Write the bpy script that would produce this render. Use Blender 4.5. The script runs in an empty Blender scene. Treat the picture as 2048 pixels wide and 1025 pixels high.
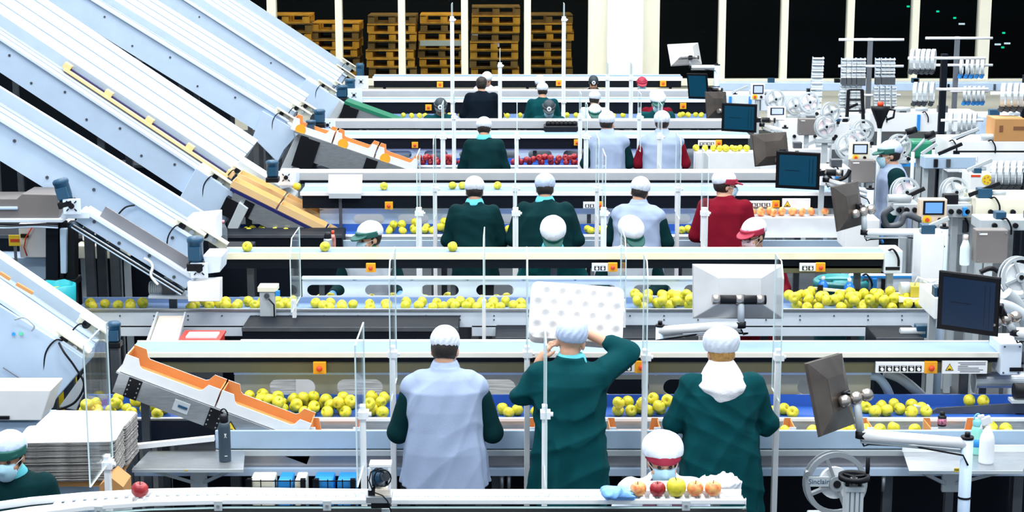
import bpy, math, random
import numpy as np
from mathutils import Matrix, Vector
random.seed(7); np.random.seed(7)
SC = bpy.context.scene
COL = SC.collection
# ---------------------------------------------------------------- camera
TH, FPX, CX, CY, HC = math.radians(11.0), 3500.0, 1024.0, 512.5, 4.1
CT, ST = math.cos(TH), math.sin(TH)
cam_data = bpy.data.cameras.new('camera')
cam = bpy.data.objects.new('camera', cam_data); COL.objects.link(cam)
cam.location = (0, 0, HC); cam.rotation_euler = (math.pi/2 - TH, 0, 0)
cam_data.sensor_fit = 'HORIZONTAL'; cam_data.sensor_width = 36.0
cam_data.lens = 36.0*FPX/2048.0
cam_data.clip_end = 200
SC.camera = cam
# ---------------------------------------------------------------- exposure, world, lamps
SC.view_settings.view_transform = 'Standard'; SC.view_settings.look = 'None'
SC.view_settings.gamma = 1.0; SC.view_settings.use_curve_mapping = False
SC.view_settings.exposure = 0.72
world = bpy.data.worlds.new('hall_air'); SC.world = world; world.use_nodes = True
bg = world.node_tree.nodes['Background']
bg.inputs[0].default_value = (0.74, 0.87, 1.0, 1); bg.inputs[1].default_value = 0.58
def lamp(loc, sx, sy, power, col=(1, 1, 1), rot=(0, 0, 0)):
    d = bpy.data.lights.new('ceiling_lamp', 'AREA'); d.shape = 'RECTANGLE'; d.size = sx; d.size_y = sy
    d.energy = power; d.color = col
    o = bpy.data.objects.new('ceiling_lamp', d); COL.objects.link(o); o.location = loc; o.rotation_euler = rot
    return o
for ly in (4.0, 10.5, 17.0, 23.5, 30.0):
    for lx in (-4.5, 4.5):
        lamp((lx, ly, 11.5), 6.0, 1.2, 430, (1.0, 0.985, 0.95))
# ---------------------------------------------------------------- picture <-> place
def at(px, py, Y):
    u, v = (px-CX)/FPX, (py-CY)/FPX
    t = Y/(CT - v*ST)
    return Vector((u*t, Y, HC - (ST + v*CT)*t))
def Zat(py, Y): return at(CX, py, Y).z
def Xat(px, Y, Z): return (px-CX)*(Y*CT + (HC-Z)*ST)/FPX
# ---------------------------------------------------------------- materials
MATS = {}
def mat(name, col, rough=0.5, metal=0.0, var=0.04, scale=6.0, bump=0.0, bscale=80.0, emit=None, spec=0.5, stretch=None):
    if name in MATS: return MATS[name]
    m = bpy.data.materials.new(name); m.use_nodes = True; MATS[name] = m
    nt = m.node_tree; b = nt.nodes['Principled BSDF']
    b.inputs['Roughness'].default_value = rough; b.inputs['Metallic'].default_value = metal
    b.inputs['Specular IOR Level'].default_value = spec
    tc = nt.nodes.new('ShaderNodeTexCoord'); src = tc.outputs['Object']
    if stretch:
        mp = nt.nodes.new('ShaderNodeMapping'); mp.inputs['Scale'].default_value = stretch
        nt.links.new(src, mp.inputs[0]); src = mp.outputs[0]
    nz = nt.nodes.new('ShaderNodeTexNoise'); nz.inputs['Scale'].default_value = scale; nz.inputs['Detail'].default_value = 3
    nt.links.new(src, nz.inputs['Vector'])
    rp = nt.nodes.new('ShaderNodeValToRGB'); nt.links.new(nz.outputs['Fac'], rp.inputs[0])
    rp.color_ramp.elements[0].position = 0.3; rp.color_ramp.elements[1].position = 0.7
    rp.color_ramp.elements[0].color = tuple(max(0, c*(1-var)) for c in col)+(1,)
    rp.color_ramp.elements[1].color = tuple(min(1, c*(1+var)) for c in col)+(1,)
    nt.links.new(rp.outputs[0], b.inputs['Base Color'])
    if bump:
        n2 = nt.nodes.new('ShaderNodeTexNoise'); n2.inputs['Scale'].default_value = bscale
        nt.links.new(src, n2.inputs['Vector'])
        bp = nt.nodes.new('ShaderNodeBump'); bp.inputs['Strength'].default_value = bump; bp.inputs['Distance'].default_value = 0.01
        nt.links.new(n2.outputs['Fac'], bp.inputs['Height']); nt.links.new(bp.outputs[0], b.inputs['Normal'])
    if emit:
        b.inputs['Emission Color'].default_value = tuple(emit[:3])+(1,); b.inputs['Emission Strength'].default_value = emit[3]
    return m
def clear(name, tint, gloss=0.12, rough=0.03, haze=0.0, hazecol=(0.8, 0.9, 1)):
    m = bpy.data.materials.new(name); m.use_nodes = True; MATS[name] = m
    nt = m.node_tree; out = nt.nodes['Material Output']; nt.nodes.remove(nt.nodes['Principled BSDF'])
    tr = nt.nodes.new('ShaderNodeBsdfTransparent'); mu = nt.nodes.new('ShaderNodeMath'); mu.operation = 'MULTIPLY'; mu.inputs[1].default_value = .3; tr.inputs[0].default_value = tint+(1,)
    gl = nt.nodes.new('ShaderNodeBsdfGlossy'); gl.inputs['Roughness'].default_value = rough
    fr = nt.nodes.new('ShaderNodeLayerWeight'); fr.inputs[0].default_value = gloss
    mx = nt.nodes.new('ShaderNodeMixShader'); nt.links.new(fr.outputs['Fresnel'], mu.inputs[0]); nt.links.new(mu.outputs[0], mx.inputs[0])
    nt.links.new(tr.outputs[0], mx.inputs[1]); nt.links.new(gl.outputs[0], mx.inputs[2])
    last = mx
    if haze:
        df = nt.nodes.new('ShaderNodeBsdfDiffuse'); df.inputs[0].default_value = hazecol+(1,)
        m2 = nt.nodes.new('ShaderNodeMixShader'); m2.inputs[0].default_value = haze
        nt.links.new(mx.outputs[0], m2.inputs[1]); nt.links.new(df.outputs[0], m2.inputs[2]); last = m2
    nt.links.new(last.outputs[0], out.inputs[0])
    return m
WHITE = mat('white_powder_coat', (0.72, 0.81, 0.92), 0.4)
PALE = mat('pale_blue_steel', (0.52, 0.66, 0.84), 0.45)
PALE2 = mat('light_blue_grey_panel', (0.42, 0.56, 0.72), 0.45)
PURE = mat('clean_white', (0.86, 0.88, 0.9), 0.4)
CREAM = mat('cream_paint', (0.84, 0.80, 0.64), 0.6, var=0.02)
STEEL = mat('brushed_steel', (0.42, 0.45, 0.48), 0.36, 0.75, var=0.12, scale=12, stretch=(1, 8, 8))
STEELD = mat('dull_steel', (0.075, 0.085, 0.10), 0.5, 0.3, var=0.15, scale=9)
GREY = mat('mid_grey_paint', (0.13, 0.145, 0.17), 0.5)
WGREY = mat('warm_grey_box', (0.17, 0.155, 0.15), 0.5)
LGREY = mat('light_grey_cast', (0.48, 0.53, 0.56), 0.45)
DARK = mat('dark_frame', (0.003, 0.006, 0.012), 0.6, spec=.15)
BLACK = mat('black_plastic', (0.004, 0.005, 0.008), 0.45, spec=.25)
OLIVE = mat('olive_beam', (0.11, 0.105, 0.055), 0.5)
NAVY = mat('navy_belt', (0.008, 0.012, 0.11), 0.45)
BLUEB = mat('blue_belt', (0.03, 0.12, 0.48), 0.45)
BELTG = mat('pale_belt', (0.22, 0.33, 0.56), 0.6, spec=.25)
MOTOR = mat('blue_motor', (0.012, 0.07, 0.14), 0.42)
YELLOW = mat('switch_yellow', (0.85, 0.38, 0.01), 0.5)
YEL2 = mat('sign_yellow', (0.9, 0.62, 0.02), 0.5)
RED = mat('button_red', (0.75, 0.06, 0.015), 0.4)
CARD = mat('orange_card', (0.62, 0.27, 0.085), 0.8, bump=0.1)
CARDL = mat('cream_card', (0.82, 0.55, 0.26), 0.8)
CARDB = mat('brown_card', (0.50, 0.25, 0.09), 0.8)
PAPER = mat('white_pulp', (0.74, 0.73, 0.73), 0.9, bump=0.25, bscale=120)
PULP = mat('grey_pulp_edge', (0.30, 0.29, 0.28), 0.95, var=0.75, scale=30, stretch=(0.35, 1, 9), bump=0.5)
FLOOR = mat('dark_floor', (0.014, 0.022, 0.032), 0.6, var=0.2, scale=1.5)
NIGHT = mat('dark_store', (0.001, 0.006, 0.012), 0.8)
TEALPL = mat('teal_plastic', (0.01, 0.16, 0.18), 0.4)
GREENB = mat('green_belt', (0.005, 0.17, 0.09), 0.5)
SCREENB = mat('lit_screen_navy', (0.002, 0.008, 0.026), 0.3, emit=(0.0, 0.02, 0.06, 0.3))
SCREENT = mat('lit_screen_teal', (0.002, 0.02, 0.04), 0.3, emit=(0.0, 0.05, 0.10, 0.45))
LCD = mat('lit_panel_display', (0.1, 0.2, 0.45), 0.3, emit=(0.07, 0.23, 0.65, 0.6))
LCDP = mat('lit_pale_display', (0.3, 0.35, 0.55), 0.3, emit=(0.3, 0.38, 0.7, 0.6))
BLUEP = mat('bright_blue_plastic', (0.02, 0.27, 0.72), 0.45)
ACRYL = clear('clear_acrylic', (0.97, 0.988, 0.99), 0.06, 0.02, 0.015)
EDGE = mat('acrylic_cut_edge', (0.66, 0.80, 0.82), 0.25)
GLASS = clear('window_glass', (0.80, 0.84, 0.86), 0.08, 0.02)
PETCL = clear('clear_bottle', (0.86, 0.93, 0.96), 0.3, 0.05, 0.12)
WOOD = mat('pallet_wood', (0.62, 0.29, 0.025), 0.85, var=0.35, scale=5)
WOODD = mat('weathered_pallet_wood', (0.20, 0.11, 0.025), 0.85, var=0.35, scale=5)
# ---------------------------------------------------------------- mesh building
class MB:
    def __init__(s): s.v = []; s.f = []; s.m = []; s.sm = []
    def add(s, vs, fs, mi=0, smooth=False):
        o = len(s.v); s.v += [tuple(map(float, v)) for v in vs]
        for f in fs: s.f.append(tuple(i+o for i in f)); s.m.append(mi); s.sm.append(smooth)
        return s
    def box(s, x0, x1, y0, y1, z0, z1, mi=0):
        return s.add([(x, y, z) for z in (z0, z1) for y in (y0, y1) for x in (x0, x1)],
                     [(0, 2, 3, 1), (4, 5, 7, 6), (0, 1, 5, 4), (2, 6, 7, 3), (0, 4, 6, 2), (1, 3, 7, 5)], mi)
    def obox(s, c, size, R=None, mi=0):
        R = R or Matrix.Identity(3); c = Vector(c)
        vs = [c + R @ Vector((sx*size[0]/2, sy*size[1]/2, sz*size[2]/2)) for sz in (-1, 1) for sy in (-1, 1) for sx in (-1, 1)]
        return s.add(vs, [(0, 2, 3, 1), (4, 5, 7, 6), (0, 1, 5, 4), (2, 6, 7, 3), (0, 4, 6, 2), (1, 3, 7, 5)], mi)
    def bar(s, a, b, w, h, mi=0):                                   # box along a-b, w across, h up
        a, b = Vector(a), Vector(b); d = (b-a); L = d.length; d.normalize()
        u = Vector((0, 0, 1)) if abs(d.z) < 0.95 else Vector((0, 1, 0))
        sd = d.cross(u).normalized(); up = sd.cross(d)
        R = Matrix((d, sd, up)).transposed()
        return s.obox((a+b)/2, (L, w, h), R, mi)
    def cyl(s, a, b, r0, r1=None, n=16, mi=0, smooth=True, caps=True):
        a, b = Vector(a), Vector(b); r1 = r0 if r1 is None else r1
        d = (b-a).normalized(); u = d.orthogonal().normalized(); w = d.cross(u)
        vs = [p + (u*math.cos(2*math.pi*i/n) + w*math.sin(2*math.pi*i/n))*r for p, r in ((a, r0), (b, r1)) for i in range(n)]
        s.add(vs, [(i, (i+1) % n, n+(i+1) % n, n+i) for i in range(n)], mi, smooth)
        if caps:
            o = len(s.v)-2*n
            s.f += [tuple(o+n-1-i for i in range(n)), tuple(o+n+i for i in range(n))]; s.m += [mi]*2; s.sm += [False]*2
        return s
    def tube(s, pts, r, n=8, mi=0):
        pts = [Vector(p) for p in pts]; k = len(pts); u = None; vs = []
        for i, p in enumerate(pts):
            d = (pts[min(i+1, k-1)] - pts[max(i-1, 0)]).normalized()
            u = d.orthogonal().normalized() if u is None else (u - d*u.dot(d)).normalized()
            w = d.cross(u); rr = r[i] if isinstance(r, (list, tuple)) else r
            vs += [p + (u*math.cos(2*math.pi*j/n) + w*math.sin(2*math.pi*j/n))*rr for j in range(n)]
        fs = [(i*n+j, i*n+(j+1) % n, (i+1)*n+(j+1) % n, (i+1)*n+j) for i in range(k-1) for j in range(n)]
        fs += [tuple(n-1-j for j in range(n)), tuple((k-1)*n+j for j in range(n))]
        return s.add(vs, fs, mi, True)
    def lathe(s, prof, c=(0, 0, 0), R=None, n=24, mi=0):
        R = R or Matrix.Identity(3); c = Vector(c)
        vs = [c + R @ Vector((r*math.cos(2*math.pi*j/n), r*math.sin(2*math.pi*j/n), z)) for r, z in prof for j in range(n)]
        fs = [(i*n+j, i*n+(j+1) % n, (i+1)*n+(j+1) % n, (i+1)*n+j) for i in range(len(prof)-1) for j in range(n)]
        if prof[0][0] > 1e-4: fs.append(tuple(n-1-j for j in range(n)))
        if prof[-1][0] > 1e-4: fs.append(tuple((len(prof)-1)*n+j for j in range(n)))
        return s.add(vs, fs, mi, True)
    def ring(s, c, axis, ro, ri, t, n=32, mi=0):                    # flat annulus of thickness t
        a = Vector(axis).normalized(); u = a.orthogonal().normalized(); w = a.cross(u); c = Vector(c); vs = []
        for r, h in ((ro, -t/2), (ro, t/2), (ri, t/2), (ri, -t/2)):
            vs += [c + a*h + (u*math.cos(2*math.pi*j/n) + w*math.sin(2*math.pi*j/n))*r for j in range(n)]
        return s.add(vs, [(k*n+j, k*n+(j+1) % n, ((k+1) % 4)*n+(j+1) % n, ((k+1) % 4)*n+j) for k in range(4) for j in range(n)], mi, False)
    def prism(s, poly, fr, d0, d1, mi=0):                           # poly of (a,b); fr(a,b,d)->point
        n = len(poly); vs = [fr(a, b, d) for d in (d0, d1) for a, b in poly]
        return s.add(vs, [tuple(range(n-1, -1, -1)), tuple(range(n, 2*n))] + [(i, (i+1) % n, n+(i+1) % n, n+i) for i in range(n)], mi)
    def slots(s, x0, x1, z0, z1, y0, y1, holes, mi=0, n=8, fr=None):   # plate in the XZ plane with stadium holes (cx, cz, half width, radius)
        fr = fr or (lambda x, y, z: (x, y, z))
        hs = sorted(holes); edges = [x0] + [(hs[i][0]+hs[i+1][0])/2 for i in range(len(hs)-1)] + [x1]
        for (cx, cz, hw, r), a, b in zip(hs, edges[:-1], edges[1:]):
            inn = []; out = []
            for q in range(4*n):
                th = 2*math.pi*(q+0.5)/(4*n); c, si = math.cos(th), math.sin(th)
                inn.append((cx + (hw-r)*(1 if c > 0 else -1) + r*c, cz + r*si))
                dx = (b-cx) if c > 0 else (cx-a); dz = (z1-cz) if si > 0 else (cz-z0)
                k = max(abs(c)/1.0, abs(si)/1.0); out.append((cx + dx*c/k, cz + dz*si/k))
            N = 4*n; vs = [fr(x, y, z) for y in (y0, y1) for P in (inn, out) for x, z in P]; fs = []
            for q in range(N):
                p = (q+1) % N
                fs += [(q, N+q, N+p, p), (2*N+q, 2*N+p, 3*N+p, 3*N+q), (q, p, 2*N+p, 2*N+q), (N+q, 3*N+q, 3*N+p, N+p)]
            s.add(vs, fs, mi)
        return s
    def build(s, name, mats, parent=None, bev=0.0, world=True):
        me = bpy.data.meshes.new(name); me.from_pydata(s.v, [], s.f)
        for m in (mats if isinstance(mats, (list, tuple)) else [mats]): me.materials.append(m)
        me.polygons.foreach_set('material_index', s.m); me.polygons.foreach_set('use_smooth', s.sm)
        return link(name, me, parent, bev, world)
def inv_of(o):
    M = Matrix.Identity(4)
    while o is not None: M = o.matrix_basis @ M; o = o.parent
    return M.inverted()
def link(name, me, parent=None, bev=0.0, world=True):
    if parent is not None and world: me.transform(inv_of(parent))
    me.update()
    o = bpy.data.objects.new(name, me); COL.objects.link(o); o.parent = parent
    if bev:
        b = o.modifiers.new('edge', 'BEVEL'); b.width = bev; b.segments = 2; b.limit_method = 'ANGLE'; b.angle_limit = 0.7
    return o
def tag(o, label=None, cat=None, group=None, kind=None):
    if label: o['label'] = label
    if cat: o['category'] = cat
    if group: o['group'] = group
    if kind: o['kind'] = kind
    return o
def thing(name, label, cat, loc=(0, 0, 0), rz=0.0, group=None):
    o = bpy.data.objects.new(name, None); COL.objects.link(o); o.location = loc; o.rotation_euler = (0, 0, rz)
    o.empty_display_size = 0.1
    return tag(o, label, cat, group)
def dup(o, loc=None, rz=None, label=None, parent=None, **k):
    c = o.copy(); COL.objects.link(c); c.parent = parent
    if loc is not None: c.location = loc
    if rz is not None: c.rotation_euler = (0, 0, rz)
    if label: c['label'] = label
    for key, v in k.items(): c[key] = v
    for ch in list(o.children): dup(ch, parent=c)
    return c
def text(s, size, loc, rot, m, parent, name='lettering', ext=0.0006):
    cu = bpy.data.curves.new(name, 'FONT'); cu.body = s; cu.size = size; cu.extrude = ext; cu.align_x = 'CENTER'; cu.align_y = 'CENTER'
    cu.materials.append(m)
    tmp = bpy.data.objects.new(name, cu); COL.objects.link(tmp); bpy.context.view_layer.update()
    me = bpy.data.meshes.new_from_object(tmp.evaluated_get(bpy.context.evaluated_depsgraph_get())); bpy.data.objects.remove(tmp)
    o = bpy.data.objects.new(name, me); COL.objects.link(o); o.parent = parent
    Mw = Matrix.Translation(Vector(loc)) @ (rot if isinstance(rot, Matrix) else Matrix.Rotation(math.pi/2, 4, 'X'))
    o.matrix_basis = inv_of(parent) @ Mw if parent else Mw
    return o
def spl(pts, n=6):
    P = [Vector(p) for p in pts]; k = len(P); Q = []
    for j in range(k-1):
        a, b = P[j], P[j+1]; p0 = P[j-1] if j else a; p3 = P[j+2] if j+2 < k else b
        for i in range(n):
            f = i/n; Q.append(.5*((2*a)+(b-p0)*f+(2*p0-5*a+4*b-p3)*f*f+(3*a-p0-3*b+p3)*f**3))
    return Q+[P[-1]]
def rot3(rx=0, ry=0, rz=0):
    return Matrix.Rotation(rz, 3, 'Z') @ Matrix.Rotation(ry, 3, 'Y') @ Matrix.Rotation(rx, 3, 'X')
# ================================================================ setting
tag(MB().box(-22, 22, -2, 34.0, -0.1, 0).build('floor', FLOOR), kind='structure')
WY = 34.0
zs = Zat(158, WY); zt = 7.0
def wallbits():
    b = MB()
    xl = Xat(1177, WY, 2.5); xr = Xat(1320, WY, 2.5)
    b.box(-16, 16, WY, WY+.2, 0, zs-.06)                      # under the sill
    b.box(xl, xr, WY, WY+.2, zs-.06, zt)                      # pier
    b.box(-16, 16, WY, WY+.2, 4.6, zt)
    return b, xl, xr
b, xl, xr = wallbits()
b.box(Xat(1214, WY, 2.5), Xat(1285, WY, 2.5), WY-.25, WY, 0, zt, 1)     # column standing proud of the pier
tag(b.build('wall_back', [CREAM, mat('pale_column', (0.84, 0.86, 0.84), .6)]), kind='structure')
mull_l = [405, 543, 677, 803, 929, 1055]; mull_r = [1445, 1570, 1702, 1832, 1970, 2110]
def window(n, edges, x0, x1, wid):
    fr = MB()
    for p, w in zip(edges, wid):
        x = Xat(p, WY, 2.4); fr.box(x-w/2, x+w/2, WY-.06, WY+.16, zs, 4.6)
    fr.box(x0, x1, WY-.1, WY+.16, zs-.12, zs)
    o = tag(fr.build('window_%d' % n, CREAM), kind='structure')
    g = MB().box(x0, x1, WY+.05, WY+.062, zs, 4.6).build('glass', GLASS, o)
    return o
window(1, mull_l, -9, xl, [.17]+[.17]+[.13]*4)
window(2, mull_r, xr, 13, [.13, .13, .13, .13, .22, .13])
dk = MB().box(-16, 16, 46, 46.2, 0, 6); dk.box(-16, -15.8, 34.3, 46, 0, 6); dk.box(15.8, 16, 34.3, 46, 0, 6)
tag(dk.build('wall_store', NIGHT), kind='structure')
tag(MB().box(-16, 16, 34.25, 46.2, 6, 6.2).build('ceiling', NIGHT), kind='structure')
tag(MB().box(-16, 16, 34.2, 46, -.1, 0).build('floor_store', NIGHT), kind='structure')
# store-room lamps over the pallets
for lx in (-4.6, -2.6, -.6, .8):
    lamp((lx, 35.2, 5.8), .9, .5, 62, (1, .88, .6), (math.radians(38), 0, 0))
# small green and white indicator lights deep in the store
led = mat('indicator_green', (0, .3, .15), .5, emit=(.0, .8, .4, .8)); tube_m = mat('tube_light', (.5, .5, .5), .5, emit=(.5, .62, .65, 1.0))
for px, py in ((1817, 13), (1876, 23), (1910, 36), (2008, 66), (2006, 95)):
    p = at(px, py, 42); o = MB().box(p.x-.03, p.x+.03, 42, 42.05, p.z-.02, p.z+.02).build('indicator_light', led)
    tag(o, 'tiny green indicator light glowing in the dark store behind the windows', 'light', 'green indicator lights in the dark store')
for px, py in ((1924, 48), (1996, 89), (2015, 87)):
    p = at(px, py, 43); o = MB().box(p.x-.07, p.x+.07, 43, 43.05, p.z-.02, p.z+.02).build('tube_lamp', tube_m)
    tag(o, 'short pale tube lamp glowing in the dark store behind the windows', 'lamp', 'pale tube lamps in the dark store')
# pallets
def pallet_mesh(w=.98):
    b = MB(); h = .176
    for y in (-.4, 0, .4): b.box(-w/2, w/2, y-.06, y+.06, 0, .022)
    for y in (-.4, 0, .4):
        for x in (-w/2+.07, 0, w/2-.07): b.box(x-.07, x+.07, y-.06, y+.06, .022, .13)
    for x in (-w/2+.05, 0, w/2-.05): b.box(x-.05, x+.05, -.4, .4, .13, .15)
    for k in range(5): b.box(-w/2, w/2, -.4+k*.2-.055, -.4+k*.2+.055, .15, h)
    return b
pm = pallet_mesh()
pal = pm.build('wooden_pallet', WOOD); pal2 = pm.build('wooden_pallet', WOODD)
first = {0: True, 1: True}
stacks = [(578, 36.6, 8, 'behind the lowest sloping conveyors'), (673, 36.9, 24, 'second in the row from the conveyors'), (784, 36.4, 27, 'third in the row from the conveyors'),
          (888, 36.6, 27, 'with a plastic strip across it'), (990, 36.3, 28, 'with two white tickets'), (1098, 36.6, 28, 'beside the pale column')]
names_ = ['in the stack at the sloping conveyors', 'in the second stack from the sloping conveyors', 'in the third stack from the sloping conveyors',
          'in the stack with a plastic strip', 'in the tall stack with white tickets', 'in the stack beside the pale column']
ztops = [10, 24, 10, 12, 8, 8]
for i, (px, Y, n, _d) in enumerate(stacks):
    x = Xat(px, Y, 2.5); top = Zat(ztops[i], Y); n = int(top/.178)
    for k in range(n):
        if k*.178 < 0.6: continue
        w = 1 if (i*7+k*k*3+k) % 3 == 1 else 0
        src = (pal, pal2)[w]; loc = (x+random.uniform(-.03, .03), Y+random.uniform(-.02, .02), k*.1765)
        rz = random.uniform(-.03, .03)
        lab = ('grey weathered wooden pallet ' if w else 'yellow wooden pallet ') + names_[i]
        if first[w]: o = src; o.location = loc; o.rotation_euler = (0, 0, rz); first[w] = False
        else: o = dup(src, loc, rz)
        tag(o, lab, 'pallet', 'pallets ' + names_[i] + (' weathered' if w else ''))
p = at(882, 86, 36.1); tag(MB().box(p.x-.43, p.x+.43, 36.1, 36.13, p.z-.06, p.z+.05).build('plastic_strip', mat('milky_film', (.55, .6, .55), .4)), 'milky plastic strip tied across a pallet stack', 'strip')
for px, py in ((950, 68), (993, 89)):
    p = at(px, py, 35.85); tag(MB().box(p.x-.06, p.x+.06, 35.85, 35.86, p.z-.05, p.z+.05).build('paper_ticket', PURE), 'white paper ticket ' + ('higher' if py < 80 else 'lower') + ' on the tall pallet stack', 'ticket')
# ================================================================ packing lines
def switch_box(parent, px, py, Y, w=.085, label_plate=False, switches=0, name='control_box'):
    """yellow emergency stop (with a switch row beside it)"""
    p = at(px, py, Y); h = w*.95
    c = MB().box(p.x-w/2, p.x+w/2, Y-.03, Y, p.z-h/2, p.z+h/2).build('emergency_stop_box', YELLOW, parent, .004)
    tag(c, 'yellow box with a red stop button')
    MB().lathe([(.0, .03), (.016*w/.085, .028), (.02*w/.085, .016), (.012, .0)], (p.x, Y-.03, p.z), rot3(math.pi/2), 14).build('stop_button', RED, c)
    if switches:
        W = switches*.048+.03; sb = MB().box(p.x-w/2-W, p.x-w/2, Y-.025, Y, p.z-h*.45, p.z+h*.45).build('switch_panel', PURE, parent, .003)
        for k in range(switches):
            x = p.x-w/2-W+.039+k*.048
            q = MB().box(x-.019, x+.019, Y-.031, Y-.025, p.z-h*.3, p.z+h*.16).build('switch', BLACK, sb)
            MB().cyl((x, Y-.045, p.z-h*.1), (x, Y-.031, p.z-h*.1), .011, n=12).add([(x-.012, Y-.033, p.z+h*.1), (x+.012, Y-.033, p.z+h*.1), (x+.012, Y-.033, p.z+h*.14), (x-.012, Y-.033, p.z+h*.14)], [(0, 1, 2, 3)]).build('knob', PURE, q)
    return c
def warn_tri(b, cx, y, cz, s, mi_y=0, mi_b=1, fr=None):
    fr = fr or (lambda a, c, d: (a, d, c))
    t = [(-s, -s*.8), (s, -s*.8), (0, s)]
    b.prism([(cx+a, cz+c) for a, c in t], fr, y-.002, y, mi_b)
    b.prism([(cx+a*.78, cz+c*.78-s*.02) for a, c in t], fr, y-.004, y-.002, mi_y)
    b.prism([(cx+a*s*.38, cz+c*s*.14-s*.38) for a, c in ((-1, -1), (1, -1), (1, .2), (.3, 1), (-.4, .5), (-1, 1))], fr, y-.006, y-.004, mi_b)
def overhead(label, px0, px1, Y, py, wid, under, beam, edge=PURE, side=0.03, beamm=OLIVE, belt=BELTG, base=True, gap=.012, X1=None):
    z = Zat(py, Y); x0 = Xat(px0, Y, z); x1 = Xat(px1, Y, z)
    t = thing('belt_conveyor', label, 'conveyor', ((x0+x1)/2, Y+wid/2, 0))
    MB().box(x0, x1, Y+.012, Y+wid, z-.02, z).build('belt', belt, t)
    e = MB().box(x0, x1, Y-.004, Y+.012, z-side, z+.004); e.box(x0, x1, Y+wid, Y+wid+.012, z-side, z+.01)
    e.build('side_rail', edge, t, .003)
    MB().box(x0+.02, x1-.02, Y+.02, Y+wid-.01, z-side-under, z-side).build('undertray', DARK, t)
    if beam: MB().box(x0+.02, x1-.05, Y+.03, Y+.07, z-side-under-beam, z-side-under+.0).build('beam', beamm, t, .003)
    b = MB()
    n = max(2, int((x1-x0)/2.2))
    for k in range(n+1):
        x = x0+.2+(x1-x0-.4)*k/n; b = MB().box(x-.025, x+.025, Y+wid*.4, Y+wid*.4+.05, 0, z-side-under); b.build('leg', STEELD, t)
    return t, z, x0, x1
# ---- front line (row of three workers with their backs turned)
tA, zA, xA0, xA1 = overhead('long pale blue belt conveyor above the front slotted panel', 255, 2003, 11.1, 707, .30, .035, .075, edge=mat('belt_edge_cream', (.85, .83, .72), .4), beamm=OLIVE)
switch_box(tA, 640, 735, 11.12)
switch_box(tA, 1282, 733, 11.12, switches=3)
c_ = switch_box(tA, 1860, 734, 11.12, switches=6)
p = at(1928, 734, 11.12); sg = MB().box(p.x-.148, p.x+.148, 11.1, 11.12, p.z-.043, p.z+.043).build('warning_sign', PURE, tA, .002)
wb = MB(); warn_tri(wb, p.x-.1, 11.099, p.z, .027); wb.build('warning_triangle', [YEL2, BLACK], sg)
wb = MB()
for k, (a, e) in enumerate(((-.045, .135), (-.03, .135), (-.045, .02), (-.045, .09), (-.045, .12), (-.03, .1))):
    wb.box(p.x+a, p.x+e, 11.097, 11.1, p.z+.03-k*.012, p.z+.034-k*.012)
wb.build('small_print', GREY, sg)
def drive_box(parent, px0, px1, py0, py1, Y, d=.3, m=WHITE, name='drive_housing'):
    a = at(px0, py1, Y); c = at(px1, py0, Y)
    o = MB().box(a.x, c.x, Y, Y+d, a.z, c.z).build(name, m, parent, .012)
    b = MB()
    for sx in (a.x+.02, c.x-.02):
        for sz in (a.z+.02, c.z-.02): b.cyl((sx, Y-.006, sz), (sx, Y, sz), .006, n=8)
    b.build('bolt', STEELD, o)
    q = MB().box(a.x+.06, a.x+.15, Y-.008, Y, a.z+.03, a.z+.055).build('socket', BLACK, o)
    return o
drive_box(tA, 2000, 2046, 688, 752, 11.05)
def trough(label, px0, px1, Y0, Y1, zb, zlip, zback, bm, front, lipm, name='apple_conveyor', sidez=None, legs=True, backm=None):
    """channel that carries the fruit: belt, front side, lip, back plate"""
    x0 = Xat(px0, Y0, zb); x1 = Xat(px1, Y0, zb)
    t = thing(name, label, 'conveyor', ((x0+x1)/2, (Y0+Y1)/2, 0))
    MB().box(x0, x1, Y0+.015, Y1, zb-.02, zb).build('belt', bm, t)
    MB().box(x0, x1, Y0-.012, Y0+.015, zlip-.022, zlip).build('lip', lipm, t, .003)
    MB().box(x0, x1, Y0, Y0+.015, sidez if sidez is not None else zb-.05, zlip-.022).build('front_side', front, t)
    MB().box(x0, x1, Y1, Y1+.015, zb-.03, zback).build('back_plate', backm or bm, t)
    n = max(2, int((x1-x0)/1.8))
    for k in range(n+1):
        x = x0+.1+(x1-x0-.2)*k/n
        MB().box(x-.03, x+.03, (Y0+Y1)/2-.03, (Y0+Y1)/2+.03, 0, (sidez if sidez is not None else zb)-.0).build('leg', STEELD, t)
    return t, x0, x1
YA = 10.45
tB, xa0, xa1 = trough('front apple channel with blue belt where three workers pack', 150, 2085, 10.8, 11.15, .925, .945, 1.0, BLUEB, STEEL, PURE)
def panel(label, px0, px1, Y, py0, py1, slots, hw, r, m, edge_m=None, legs=True):
    z0, z1 = Zat(py1, Y), Zat(py0, Y); x0 = Xat(px0, Y, z0); x1 = Xat(px1, Y, z0)
    t = thing('slotted_panel', label, 'panel', ((x0+x1)/2, Y, 0))
    hs = [(Xat(s, Y, z0), Zat((py0+py1)/2+ (py1-py0)*.06, Y), hw, r) for s in slots]
    MB().slots(x0, x1, z0, z1, Y, Y+.025, hs).build('plate', m, t)
    MB().box(x0, x1, Y-.02, Y+.03, z1-.004, z1+.018).build('top_rail', edge_m or m, t, .003)
    for k in range(4):
        x = x0+.15+(x1-x0-.3)*k/3; MB().box(x-.02, x+.02, Y+.03, Y+.07, 0, z1).build('leg', STEELD, t)
    return t
wc = thing('pale_crate', 'long pale slatted crate seen through the olive slotted panel', 'crate', (Xat(760, 11.9, 1), 12.05, 0))
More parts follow.
